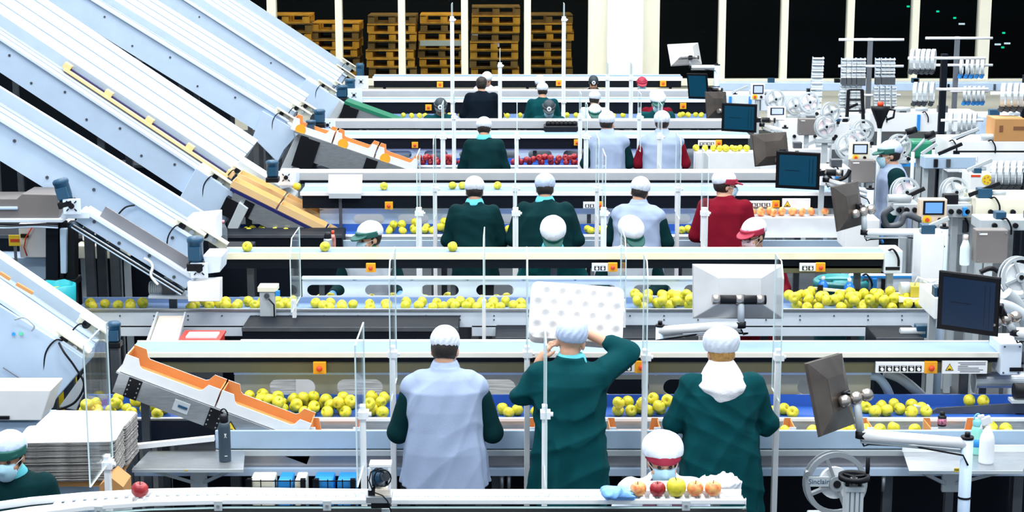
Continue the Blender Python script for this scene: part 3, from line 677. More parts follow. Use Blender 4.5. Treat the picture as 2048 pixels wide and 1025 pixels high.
# ---- fourth one, ending at the third row of backs
t, fr, L = incline('fourth sloping conveyor from below, ending at white cartons with orange discs', (184, 0), (575, 242), 21.9, .32, [(0, 0), (.06, 0), (.06, -.03), (.55, -.03), (.55, .06), (.6, .06), (1.3, .24)], n_bolt=6)
hood(t, [(505, 275), (525, 222), (585, 256), (590, 275), (568, 300), (555, 325)], 21.85, .4, PALE)
hood(t, [(560, 340), (590, 275), (608, 288), (585, 335), (572, 350)], 21.7, .1, LGREY, 'bracket_plate')
for k, (s, tt, y) in enumerate(((L-.05, .02, 0), (L+.05, .1, .5), (L+.12, .14, .8))): bracket(t, fr, s, tt, y, .3)
motor(t, 639, 233, 22.1, .18, .07); motor(t, 622, 250, 21.9, .12, .06); bearing(t, 655, 252, 22.4, .2)
fr, L, d, n = frame_of((588, 262), (850, 352), 21.5)
ch = thing('box_chute', 'steel chute sloping to the red apples at the third row of backs', 'chute', (fr(L/2, 0, 0).x, 21.7, 0))
fbox(MB(), fr, .2, L*.95, -.3, -.02, 0, .012).build('side_plate', STEEL, ch); fbox(MB(), fr, 0, L, -.02, -.0, .0, .4).build('slide', STEEL, ch)
fbox(MB(), fr, .1, .35, -.42, -.03, -.02, .2).build('drive_cover', BLACK, ch); fbox(MB(), fr, .95, 1.1, -.3, -.02, -.01, 0).build('hinge_plate', BLACK, ch)
for s in (.3, L*.8):
    q = fr(s, -.2, .2); MB().box(q.x-.03, q.x+.03, q.y-.02, q.y+.02, 0, q.z).build('leg', STEELD, ch)
ORD = mat('orange_disc', (.9, .42, .02), .6)
for k in range(3):
    s = -.05+k*.55; c_ = carton('white open carton with orange disc, %s on the third row chute' % ('highest', 'middle', 'lowest')[k], fr, s, s+.53, .02, .36, .16, PURE, CARD)
    q = fr(s+.12, .04, .018); MB().cyl(q, q-Vector((0, .004, 0)), .065, n=18).build('orange_disc', ORD, c_)
# ---- fifth and sixth
t, fr, L = incline('fifth sloping conveyor from below, ending at a green belt', (369, 0), (655, 184), 27.4, .32, [(0, 0), (.06, 0), (.06, -.03), (.6, -.03), (.6, .08), (.66, .08), (1.4, .24)], n_bolt=4)
hood(t, [(590, 190), (612, 158), (668, 192), (690, 206), (680, 222), (655, 245), (640, 232)], 27.35, .4, PALE)
hood(t, [(656, 236), (680, 200), (690, 212), (672, 242)], 27.2, .1, LGREY, 'bracket_plate')
for s, tt, y in ((L-.05, .03, 0), (L+.15, .1, .5)): bracket(t, fr, s, tt, y, .34)
motor(t, 684, 183, 27.5, .2, .09); motor(t, 700, 170, 27.9, .2, .08); bearing(t, 708, 192, 27.8, .26)
fr, L, d, n = frame_of((690, 202), (803, 243), 27.1)
ch = thing('box_chute', 'chute with a bright green belt at the fourth row of backs', 'chute', (fr(L/2, 0, 0).x, 27.2, 0))
fbox(MB(), fr, 0, L, -.05, 0, 0, .5).build('belt', GREENB, ch); fbox(MB(), fr, .1, L*.8, -.3, -.05, .01, .03).build('side_plate', STEEL, ch); fbox(MB(), fr, 0, .25, -.4, -.06, -.02, .2).build('drive_cover', BLACK, ch)
for s in (.2, L*.75):
    q = fr(s, -.06, .2); MB().box(q.x-.03, q.x+.03, q.y-.02, q.y+.02, 0, q.z).build('leg', STEELD, ch)
t, fr, L = incline('highest sloping conveyor, its edge against the pallet windows', (470, 6), (692, 152), 31.2, .34, [(0, 0), (.06, 0), (.06, -.03), (.6, -.03), (.6, .1), (.7, .1)], n_bolt=3)
for s, tt, y in ((L-.05, .03, 0), (L-.05, .12, .5)): bracket(t, fr, s, tt, y, .4)
motor(t, 720, 143, 31.6, .3, .07); bearing(t, 722, 165, 31.3, .26)
# ================================================================ roller track in front
def gz(px, py, z):
    a = TH + math.atan((py-CY)/FPX); Y = (HC-z)/math.tan(a); q = at(px, py, Y); return q
rt = thing('roller_track', 'white curved roller track running in front of the workers', 'conveyor', (-.4, 8.3, 0))
def railpts(z, pts): return [gz(x, y, z) for x, y in pts]
farp = railpts(1.275, [(-40, 1010), (60, 996), (170, 986), (300, 979), (450, 976), (600, 978), (760, 980), (1100, 980), (1482, 980)])
nearp = railpts(1.255, [(-40, 1045), (60, 1026), (170, 1012), (300, 1003), (450, 999), (600, 999), (760, 999), (1100, 999), (1492, 999)])
def rail(pts, w, h, nm, m, par, dz=0):
    b = MB(); n = len(pts); vs = []
    for i, p in enumerate(pts):
        d = (pts[min(i+1, n-1)]-pts[max(i-1, 0)]); d.z = 0; d.normalize(); s_ = Vector((d.y, -d.x, 0))
        vs += [p+s_*w/2+Vector((0, 0, dz)), p-s_*w/2+Vector((0, 0, dz)), p-s_*w/2+Vector((0, 0, dz-h)), p+s_*w/2+Vector((0, 0, dz-h))]
    fs = [(i*4+k, i*4+(k+1) % 4, (i+1)*4+(k+1) % 4, (i+1)*4+k) for i in range(n-1) for k in range(4)]+[(0, 1, 2, 3), (n*4-1, n*4-2, n*4-3, n*4-4)]
    b.add(vs, fs); return b.build(nm, m, par, .004)
rail(farp, .02, .038, 'far_rail', PURE, rt); rail(nearp, .018, .026, 'near_rail', PURE, rt)
rail(nearp, .024, .008, 'lower_rail', mat('aqua_rail', (.45, .62, .62), .4), rt, -.04)
rail(nearp, .1, .05, 'dark_underlay', BLACK, rt, -.055)  # black strip added to make the space below the track dark
rail([(a+c)/2 for a, c in zip(farp, nearp)], .10, .01, 'bed_strip', LGREY, rt, -.024)
def onpts(pts, x):
    for a, c in zip(pts[:-1], pts[1:]):
        if a.x <= x <= c.x: return a.lerp(c, (x-a.x)/(c.x-a.x))
    return pts[-1]
x = -2.25
while x < 1.06:
    a, c = onpts(farp, x), onpts(nearp, x); z = 1.243
    MB().cyl((a.x, a.y-.012, z), (c.x, c.y+.012, z), .016, n=10).build('roller', PURE, rt); x += .05
for px in (196, 430, 650, 1376):
    q = onpts(nearp, at(px, 1010, 8.2).x); o = MB().box(q.x-.02, q.x+.02, q.y-.016, q.y-.01, 1.12, 1.25).build('bracket', LGREY, rt, .002)
    MB().cyl((q.x, q.y-.022, 1.225), (q.x, q.y-.016, 1.225), .008, n=8).build('bolt', STEEL, o)
    MB().box(q.x-.02, q.x+.02, q.y-.01, q.y+.03, 0, 1.2).build('leg', LGREY, rt)
# sensor on the track
sn = thing('sensor_unit', 'sensor with blue body and looped black cable on the roller track', 'sensor', at(765, 985, 8.2))
def pbox(par, nm, m, px0, px1, py0, py1, Y, d, bev=.003):
    a, c = at(px0, py1, Y), at(px1, py0, Y); return MB().box(a.x, c.x, Y, Y+d, a.z, c.z).build(nm, m, par, bev)
pbox(sn, 'top_plate', PURE, 738, 782, 930, 937, 8.12, .08); pbox(sn, 'side_post', PURE, 737, 743, 937, 985, 8.12, .02); pbox(sn, 'side_post', PURE, 776, 781, 937, 985, 8.12, .02)
p = at(755, 955, 8.16); MB().lathe([(.0, -.05), (.035, -.045), (.042, 0), (.035, .04), (0, .045)], p, rot3(.9, 0, .4), 16).build('blue_body', MOTOR, sn)
p = at(768, 952, 8.13); MB().cyl(p, p+Vector((.01, -.02, 0)), .024, n=16).build('lens', STEELD, sn)
MB().tube([at(x, y, 8.1) for x, y in ((768, 947), (756, 938), (742, 945), (738, 962), (746, 985), (765, 992), (775, 1003), (782, 1024))], .0035, 6).build('cable', BLACK, sn)
MB().tube([at(765+17*math.cos(a), 957+17*math.sin(a), 8.09) for a in np.linspace(0, 6.3, 16)], .0035, 6).build('cable_loop', BLACK, sn)
pbox(sn, 'beige_box', mat('beige_plastic', (.75, .66, .56), .5), 750, 779, 980, 998, 8.12, .06); pbox(sn, 'black_block', BLACK, 736, 749, 981, 994, 8.12, .06); pbox(sn, 'base_plate', STEEL, 732, 783, 995, 1008, 8.1, .1); pbox(sn, 'under_block', BLACK, 742, 780, 1008, 1018, 8.12, .08)
MB().box(p.x-.02, p.x+.02, 8.2, 8.23, 0, 1.24).build('leg', LGREY, sn)
# ================================================================ side shelves at the front table
def side_shelf(label, pxb0, pxb1, pxf0, pxf1, z, Yb, Yf, sign=None):
    c = thing('steel_shelf', label, 'shelf', (Xat((pxf0+pxf1)/2, Yf, z), (Yb+Yf)/2, 0))
    P = [(Xat(pxb0, Yb, z), Yb), (Xat(pxb1, Yb, z), Yb), (Xat(pxf1, Yf, z), Yf), (Xat(pxf0, Yf, z), Yf)]
    MB().prism(P, lambda a, b_, d: (a, b_, d), z-.004, z).build('top', STEEL, c)
    MB().box(P[3][0], P[2][0], Yf-.006, Yf, z-.022, z+.0).build('front_lip', LGREY, c, .002)
    xm = (P[2][0]+P[3][0])/2
    for xx in (P[3][0]+.06, P[2][0]-.06): MB().bar((xx, Yf+.06, z-.015), (xm+(.03 if xx > xm else -.03), Yb-.02, z-.2), .018, .02).build('strut', LGREY, c)
    MB().box(xm-.05, xm+.05, Yb-.03, Yb-.0, z-.25, z-.12).build('wall_bracket', LGREY, c)
    MB().box(xm-.025, xm+.025, Yb-.02, Yb+.03, 0, z-.12).build('leg', STEELD, c)
    return c
s1 = side_shelf('empty ended steel shelf with a dark flask at the box chute', 298, 490, 264, 487, .842, 10.42, 10.06)
s1['label'] = 'small steel shelf that carries a dark flask by the box chute'
wb = MB(); q = at(372, 941, 10.05); wb.add([(q.x-.012, q.y, q.z-.004), (q.x+.012, q.y, q.z-.004), (q.x, q.y, q.z+.006)], [(0, 1, 2)]); wb.build('yellow_sticker', YEL2, s1)
s2 = side_shelf('small steel shelf that carries a white spray bottle', 1806, 2060, 1818, 2046, .842, 10.40, 10.03)
a, c = at(1804, 900, 10.41), at(2075, 900, 10.41); MB().box(a.x, c.x, 10.40, 10.41, .842, .885).build('back_lip', PURE, s2)
q = at(1925, 941, 10.02); st = MB().box(q.x-.05, q.x+.05, 10.018, 10.022, q.z-.011, q.z+.012).build('yellow_sticker', YEL2, s2)
text('MA', .02, (q.x-.035, 10.017, q.z), None, BLACK, st)
# long white board and edge strips beside the chute
wl = thing('white_board', 'long white strip lying at the end of the front table', 'board', at(330, 905, 10.45))
a, c = at(235, 912, 10.4), at(428, 890, 10.4); MB().bar((a.x, 10.42, .86), (c.x, 10.42, .925), .04, .03).build('strip', PURE, wl)
MB().box(a.x+.05, a.x+.09, 10.4, 10.44, 0, .85).build('leg', STEELD, wl)
dt = thing('dark_trough', 'dark blue sided trough with apples at the foot of the lowest conveyor', 'trough', at(300, 850, 10.75))
pbox(dt, 'front_side', mat('navy_side', (.006, .012, .035), .4), 150, 432, 842, 882, 10.74, .02, 0); pbox(dt, 'leg', STEELD, 260, 275, 882, 1400, 10.76, .05)
# wire crates with blue boxes under the front table
def wire_crate(px0, px1, Y, blue, label):
    a = Xat(px0, Y, .7); c = Xat(px1, Y, .7); cr = thing('wire_crate', label, 'crate', ((a+c)/2, Y+.2, 0))
    b = MB()
    for z in (.4, .48, .56, .64, .72): b.bar((a, Y, z), (c, Y, z), .006, .006)
    x = a
    while x < c: b.bar((x, Y, .35), (x, Y, .73), .006, .006); x += .09
    b.build('mesh', BLACK, cr)
    MB().box(a, c, Y, Y+.22, .3, .35).build('floor_plate', STEELD, cr)
    for xx in (a+.02, c-.02): MB().box(xx-.015, xx+.015, Y, Y+.03, 0, .73).build('leg', BLACK, cr)
    for k, (f0, f1, m_) in enumerate(blue):
        x0_, x1_ = a+(c-a)*f0, a+(c-a)*f1
        o = MB().box(x0_, x1_, Y+.03, Y+.2, .352, .715).build('storage_box', m_, None, .01); tag(o, ('bright blue' if m_ is BLUEP else 'cream') + ' storage box in the wire crate %s, %s' % (label.split('crate ')[-1], 'first' if k == 0 else 'second' if k == 1 else 'third'), 'box')
wire_crate(492, 612, 10.2, [(.05, .45, CREAM), (.52, .75, BLUEP), (.8, .98, CREAM)], 'wire crate below the steel flask shelf')
wire_crate(626, 712, 10.2, [(.0, .45, BLUEP), (.55, .98, BLUEP)], 'wire crate below the front table beside the sensor')
# ================================================================ monitors
def monitor(label, cs, Y, dlr, dtb, back=False, scr=SCREENB, body=None, th=.045, post=None, lines=True):
    """cs: corners TL, TR, BR, BL in the photograph; dlr/dtb: depth gained to the right / to the bottom"""
    off = (-dlr/2-dtb/2, dlr/2-dtb/2, dlr/2+dtb/2, -dlr/2+dtb/2); P = [at(x, y, Y+o) for (x, y), o in zip(cs, off)]
    C_ = sum(P, Vector())/4; W = ((P[1]-P[0])+(P[2]-P[3]))/2; Hh = ((P[0]-P[3])+(P[1]-P[2]))/2
    w, h = W.length, Hh.length; u = W.normalized(); n = u.cross(Hh).normalized(); v = n.cross(u)
    if n.y > 0: n = -n                                              # n points to the viewer's side
    t = thing('monitor', label, 'monitor', (C_.x, C_.y, 0)); s_ = -1 if not back else 1   # the screen is on +n when seen from the front
    fr = lambda a, b_, d: C_ + u*a*w/2 + v*b_*h/2 + n*d
    f = 1 if not back else -1
    body = body or mat('monitor_bronze', (.085, .07, .06), .35, .5, var=.25, scale=5)
    b = MB(); d0, d1, d2 = .0, -.022*f, -th*f-.02*f
    vs = [fr(a, c, d) for d, k in ((d0, 1), (d1, 1), (d2, .45)) for a, c in ((-k, -k), (k, -k), (k, k), (-k, k))]
    b.add(vs, [(0, 1, 2, 3), (11, 10, 9, 8)]+[(i+4*j, (i+1) % 4+4*j, (i+1) % 4+4*j+4, i+4*j+4) for j in (0, 1) for i in range(4)])
    b.build('housing', body, t, .004)
    b = MB(); b.add([fr(a, c, .004*f) for a, c in ((-.985, -.98), (.985, -.98), (.985, .98), (-.985, .98))]+[fr(a, c, .0) for a, c in ((-1, -1), (1, -1), (1, 1), (-1, 1))], [(0, 1, 2, 3)]+[(i, (i+1) % 4, (i+1) % 4+4, i+4) for i in range(4)])
    bz = b.build('bezel', BLACK, t)
    b = MB(); b.add([fr(a, c, .006*f) for a, c in ((-.86, -.84), (.86, -.84), (.86, .84), (-.86, .84))], [(0, 1, 2, 3)]); so = b.build('screen', scr, t)
    if not back and lines:
        b = MB(); b.add([fr(a, c, .0075*f) for a, c in ((-.6, -.02), (.1, -.02), (.1, .01), (-.6, .01), (.52, -.7), (.54, -.7), (.54, .7), (.52, .7), (.68, -.7), (.7, -.7), (.7, .7), (.68, .7))], [(0, 1, 2, 3), (4, 5, 6, 7), (8, 9, 10, 11)])
        b.build('screen_lines', mat('screen_dark', (.002, .006, .02), .3), so)
    if post:
        kx = fr(*post['at'], -(th+.05)*f); jp = at(*post['j'], Y+post.get('dy', 0)); 
        ba = MB().bar(fr(post['at'][0], post['at'][1], -th*f), kx, .07, .07).build('mount_block', BLACK, t, .01)
        ku = (u if abs(post.get('kn', 0)) == 0 else Vector((1, .3, .2)).normalized())
        KS = mat('knuckle_steel', (.42, .38, .35), .3, .85)
        Rk = Matrix((ku.orthogonal().normalized(), ku.cross(ku.orthogonal().normalized()), ku)).transposed()
        if post.get('kn'):
            for q_ in (-.075, 0, .07): MB().lathe([(0, -.034), (.026, -.032), (.036, -.018), (.038, 0), (.036, .018), (.026, .032), (0, .034)], jp+ku*q_, Rk, 16).build('knuckle', KS, t)
        else:
            MB().cyl(jp-ku*.17, jp+ku*.17, .032, n=16).build('hinge_bar', BLACK, t)
            for q_ in (-.17, -.01, .13): MB().cyl(jp+ku*(q_-.025), jp+ku*(q_+.025), .0335, n=16).build('hinge_ring', KS, t)
        MB().bar(kx, jp, .05, .05).build('link', BLACK, t)
        e = at(*post['arm0'], Y+post.get('dy', 0)); q = at(*post['arm1'], Y+post.get('dy1', post.get('dy', 0)))
        MB().cyl(jp, e, .024, n=14).build('stub', LGREY, t)
        MB().cyl(e-Vector((0, 0, .02)), e+Vector((0, 0, .02)), .034, n=16).build('joint_ring', BLACK, t)
        MB().cyl(e, q, post.get('r', .026), n=16).build('arm', PURE, t)
        MB().cyl(e-Vector((0, 0, .045)), q-Vector((0, 0, .05)), .009, n=8).build('gas_strut', LGREY, t)
        pr_ = post.get('pr', .036)
        MB().cyl((q.x, q.y, 0), (q.x, q.y, q.z+.03), pr_, n=18).cyl((q.x, q.y, q.z+.03), (q.x, q.y, q.z+.045), pr_*1.05, n=18, mi=1).cyl((q.x, q.y, q.z+.045), (q.x, q.y, q.z+.07), .016, n=10, mi=1).build('post', [PALE, BLACK], t)
        MB().ring((q.x, q.y, q.z-.33), (0, 0, 1), pr_*1.1, pr_*.9, .012).build('collar', BLACK, t)
        b = MB().tube([e-Vector((0, 0, .03)), e-Vector((-.02, 0, .07)), e+Vector((.05, 0, -.06)), e.lerp(q, .5)-Vector((0, 0, .045)), q+Vector((-.03, -.04, -.06)), q+Vector((0, -.045, -.12))], .006, 6); b.build('cable', BLACK, t)
    return t
lit_back = mat('lit_monitor_back', (.62, .62, .62), .35, .5, var=.08, scale=5)  # light falling on the monitor back is put into this paler colour
monitor('monitor with brightly lit back seen from behind, above the hooded worker', [(1385, 530), (1565, 530), (1565, 638), (1387, 636)], 11.75, .02, -.10, True, body=lit_back, th=.08, post=dict(at=(0, -.35), j=(1482, 600), arm0=(1482, 650), arm1=(1320, 662), dy=-.14, dy1=.1, r=.032, pr=.03))
monitor('bronze backed monitor on a thick white arm at the front table', [(1603, 730), (1674, 710), (1708, 846), (1642, 872)], 9.95, .36, -.04, True, post=dict(at=(.3, -.15), j=(1712, 797), kn=1, arm0=(1722, 870), arm1=(1934, 888), dy=-.05, r=.034, pr=.036))
monitor('large tilted monitor with dark blue screen over the front belt end', [(1866, 543), (1988, 556), (2008, 675), (1888, 656)], 11.0, -.17, .04, scr=SCREENB, body=BLACK, post=dict(at=(.9, -.2), j=(2012, 640), kn=1, arm0=(2030, 665), arm1=(2120, 672), dy=.0, r=.035))
monitor('monitor with teal blue screen above the burgundy worker', [(1550, 303), (1637, 307), (1641, 380), (1555, 375)], 16.3, -.1, .05, scr=SCREENT, body=BLACK, post=dict(at=(.8, -.3), j=(1650, 345), arm0=(1652, 360), arm1=(1740, 385), dy=.1, r=.022))
monitor('bronze backed monitor beside the pink masked worker', [(1660, 376), (1712, 362), (1723, 450), (1674, 462)], 14.2, .36, -.04, True, post=dict(at=(.3, -.15), j=(1727, 424), kn=1, arm0=(1729, 465), arm1=(1888, 464), dy=-.05, r=.03, pr=.034))
monitor('monitor with teal screen at the end of the red apple line', [(1441, 206), (1511, 210), (1515, 265), (1447, 262)], 20.6, -.1, .05, scr=SCREENT, body=BLACK, post=dict(at=(.8, -.3), j=(1522, 240), arm0=(1524, 250), arm1=(1570, 262), dy=.1, r=.022))
monitor('bronze backed monitor beyond the vest with burgundy sleeves', [(1502, 270), (1571, 264), (1577, 327), (1511, 333)], 18.9, .2, -.06, True, post=dict(at=(.5, -.3), j=(1583, 318), arm0=(1585, 335), arm1=(1655, 338), dy=-.05, r=.024))
monitor('blue screened monitor leaning beside the pale column', [(1371, 147), (1411, 148), (1420, 198), (1380, 197)], 26.5, -.15, .05, scr=SCREENT, body=BLACK, lines=False, post=dict(at=(.8, -.3), j=(1424, 180), arm0=(1426, 190), arm1=(1470, 193), dy=.1, r=.02))
monitor('dark backed monitor at the end of the fourth row', [(1408, 184), (1450, 184), (1453, 236), (1415, 237)], 25.0, .25, -.05, True, lines=False, post=dict(at=(.3, -.5), j=(1456, 222), arm0=(1458, 232), arm1=(1490, 236), dy=-.05, r=.02))
monitor('monitor with brightly lit back high before the window', [(1335, 89), (1398, 87), (1401, 128), (1342, 133)], 30.0, .1, -.2, True, body=lit_back, th=.1, lines=False, post=dict(at=(.2, -.6), j=(1378, 116), arm0=(1382, 134), arm1=(1434, 134), dy=-.1, r=.035, pr=.05))
# ================================================================ label reels
PINKP = mat('pink_label_roll', (.82, .70, .74), .7); WHITP = mat('white_label_roll', (.8, .82, .84), .7)
def reel(label, px, py, rpx, Y, roll=WHITP, yaw=.25, base=True, m=None, frac=.55):
    c = at(px, py, Y); r = rpx*(Y*CT+(HC-c.z)*ST)/FPX; ax = Vector((math.sin(yaw), -math.cos(yaw), .1)).normalized(); m = m or LGREY
    t = thing('label_reel', label, 'reel', (c.x, c.y, 0))
    MB().ring(c, ax, r, r*.84, .022, 36).ring(c-ax*.05, ax, r, r*.92, .008, 36).build('rim', m, t)
    u = ax.orthogonal().normalized(); u = Vector((0, 0, 1)); u = (u-ax*u.dot(ax)).normalized(); w = ax.cross(u)
    for k in range(4):
        a = k*math.pi/2+.35; d = u*math.cos(a)+w*math.sin(a); MB().bar(c+d*r*.2, c+d*r*.86, .014 if r < .1 else .03, .018).build('spoke', m, t)
    MB().cyl(c+ax*.02, c-ax*.05, r*.24, n=20).build('hub', m, t); MB().cyl(c+ax*.026, c+ax*.02, r*.12, n=14).build('hub_cap', BLACK, t)
    MB().cyl(c-ax*.012, c-ax*.045, r*(frac+.12), n=28).build('label_roll', roll, t)
    if base:
        MB().box(c.x-r*.8, c.x+r*.8, c.y-.02, c.y+.1, c.z-r*1.5, c.z-r*1.04).build('bracket', LGREY, t, .01)
        MB().box(c.x-.03, c.x+.03, c.y+.02, c.y+.08, 0, c.z-r*1.4).build('stand', LGREY, t)
        k = MB().cyl((c.x+r*.7, c.y-.05, c.z-r*1.05), (c.x+r*.7, c.y-.02, c.z-r*1.05), r*.16, n=12); k.build('knob', BLACK, t)
    return t, c, r, ax
for px, py, r, Y, roll, lab in ((1812, 385, 30, 14.9, PINKP, 'grey spoked reel with pink roll beside the yellow buttoned display'), (1911, 385, 30, 14.9, WHITP, 'grey spoked reel behind the yellow buttoned display'),
     (1713, 282, 24, 19.0, PINKP, 'grey spoked reel beside the warm grey box, pink roll'), (1652, 254, 22, 20.0, PINKP, 'grey spoked reel behind the bronze backed monitor'), (1619, 205, 21, 23.0, PINKP, 'reel with pink roll below the label ladder'),
     (1551, 199, 20, 23.5, WHITP, 'white spoked reel above the small pale display'), (1662, 224, 20, 22.0, WHITP, 'pale reel between the label ladders'), (1727, 262, 23, 19.6, WHITP, 'pale reel beside the sideways worker, higher'),
     (1698, 293, 27, 18.4, WHITP, 'pale reel just behind the small display post'), (1590, 212, 18, 23.2, WHITP, 'half hidden pale reel left of the pink rolls'), (1800, 292, 24, 19.0, WHITP, 'half hidden reel behind the sideways worker'), (2040, 555, 42, 12.3, WHITP, 'large pale reel beside the dark electric box and tilted monitor')):
    reel(lab.replace('left of', 'next to'), px, py, r, Y, roll)
t, c, r, ax = reel('big grey reel with lettering near the handwheel', 1672, 968, 64, 9.75, WHITP, .12, m=mat('reel_grey', (.30, .33, .36), .4, .3), frac=.38)
pl = MB().box(c.x-r*.9, c.x-r*.25, c.y-.03, c.y-.02, c.z-.03+.02, c.z+.03+.02).build('name_plate', LGREY, t, .002)
text('Sinclair', .042, (c.x-r*.57, c.y-.031, c.z+.02), None, MOTOR, pl)
MB().cyl((c.x-r*.95, c.y-.05, c.z+r*.4), (c.x-r*.95, c.y-.01, c.z+r*.4), .014, n=10).build('clamp_knob', STEEL, t)
hw = thing('handwheel', 'black handwheel with a crank grip on an aluminium column', 'handwheel', at(1708, 1000, 9.45))
p = at(1708, 955, 9.45); R = .088
MB().lathe([(R-.02, -.012), (R, -.012), (R, .014), (R-.02, .014), (R-.022, 0), (R-.02, -.012)], p, None, 32).build('wheel_rim', BLACK, hw)
for k in range(3): MB().bar(p, p+Vector((math.cos(k*2.1+.3), math.sin(k*2.1+.3), 0))*(R-.01), .02, .014).build('spoke', BLACK, hw)
q = at(1735, 948, 9.42); MB().lathe([(.011, 0), (.013, .03), (.011, .095), (.0, .1)], q, None, 12).build('grip', BLACK, hw)
MB().cyl(p, p-Vector((0, 0, .06)), .02, n=12).build('shaft', STEEL, hw)
MB().box(p.x-.055, p.x+.055, 9.4, 9.51, p.z-.075, p.z-.045).build('head_plate', LGREY, hw, .004)
cl = MB()
for dx in (-.04, -.014, .014, .04): cl.box(p.x+dx-.009, p.x+dx+.009, 9.405, 9.5, 0, p.z-.075)
cl.box(p.x-.045, p.x+.045, 9.42, 9.49, 0, p.z-.08); cl.build('column', LGREY, hw)
for dx in (-.04, .03): MB().cyl((p.x+dx, 9.43, p.z-.045), (p.x+dx, 9.43, p.z-.03), .012, n=10).build('bolt', BLACK, hw)
# ================================================================ displays and grey boxes
def hmi(label, px0, px1, py0, py1, Y, m, disp, stop=True, post=None):
    a, c = at(px0, py1, Y), at(px1, py0, Y); w, h = c.x-a.x, c.z-a.z; t = thing('control_panel', label, 'control panel', ((a.x+c.x)/2, Y+.05, 0))
    MB().box(a.x, c.x, Y, Y+.1, a.z, c.z).build('case', m, t, .006)
    o = MB().box(a.x+w*.12, a.x+w*.9, Y-.008, Y, a.z+h*.38, c.z-h*.06).build('bezel', BLACK, t, .003)
    MB().box(a.x+w*.2, a.x+w*.82, Y-.01, Y-.008, a.z+h*.45, c.z-h*.13).build('display', disp, o)
    if stop:
        e = MB().cyl((a.x+w*.28, Y-.006, a.z+h*.19), (a.x+w*.28, Y, a.z+h*.19), h*.17, n=20).build('stop_ring', YEL2, t); MB().cyl((a.x+w*.28, Y-.03, a.z+h*.19), (a.x+w*.28, Y-.006, a.z+h*.19), h*.075, n=14).build('stop_button', RED, e)
        MB().cyl((a.x+w*.74, Y-.03, a.z+h*.19), (a.x+w*.74, Y, a.z+h*.19), h*.08, n=12).build('key_switch', BLACK, t)
    MB().box((a.x+c.x)/2-.03, (a.x+c.x)/2+.03, Y+.02, Y+.08, 0, a.z).build('stand', LGREY, t)
    return t
hmi('peach faced control panel with bright blue display and yellow stop ring', 1838, 1895, 399, 449, 14.5, mat('peach_face', (.78, .62, .48), .4), LCD)
hmi('cream control panel with pale display beside the sideways worker', 1700, 1740, 286, 322, 18.0, CREAM, LCDP)
hmi('white control panel with pale display under the white spoked reel', 1536, 1572, 214, 240, 22.5, PURE, LCDP, stop=False)
hmi('small white control panel with display near the window sill', 1502, 1530, 168, 200, 25.0, PURE, LCDP)
def plain(label, name, cat, px0, px1, py0, py1, Y, d, m, bev=.008, legs=True, extra=None):
    a, c = at(px0, py1, Y), at(px1, py0, Y); t = thing(name, label, cat, ((a.x+c.x)/2, Y+d/2, 0))
    MB().box(a.x, c.x, Y, Y+d, a.z, c.z).build('body', m, t, bev)
    if legs:
        for xx in ((a.x+.04, c.x-.04) if c.x-a.x > .25 else ((a.x+c.x)/2,)): MB().box(xx-.025, xx+.025, Y+d*.4, Y+d*.4+.05, 0, a.z).build('leg', LGREY, t)
    if extra: extra(t, a, c, Y)
    return t
def tick(t, a, c, Y): MB().box(a.x+(c.x-a.x)*.08, a.x+(c.x-a.x)*.34, Y-.003, Y, c.z-(c.z-a.z)*.14, c.z-(c.z-a.z)*.09).build('white_tag', PURE, t); [MB().cyl((xx, Y-.006, zz), (xx, Y, zz), .007, n=8).build('screw', STEEL, t) for xx in (a.x+.02, c.x-.02) for zz in (a.z+.02, c.z-.02)]
plain('warm grey electric box on a post behind the large tilted monitor', 'electric_box', 'box', 1950, 2018, 461, 527, 12.6, .12, WGREY, extra=tick)
plain('warm grey electric box under the cream control panel', 'electric_box', 'box', 1700, 1752, 321, 366, 17.8, .12, WGREY, extra=tick)
plain('warm grey electric box beside the grey spoked reels', 'electric_box', 'box', 1597, 1634, 238, 271, 20.4, .12, WGREY, extra=tick)
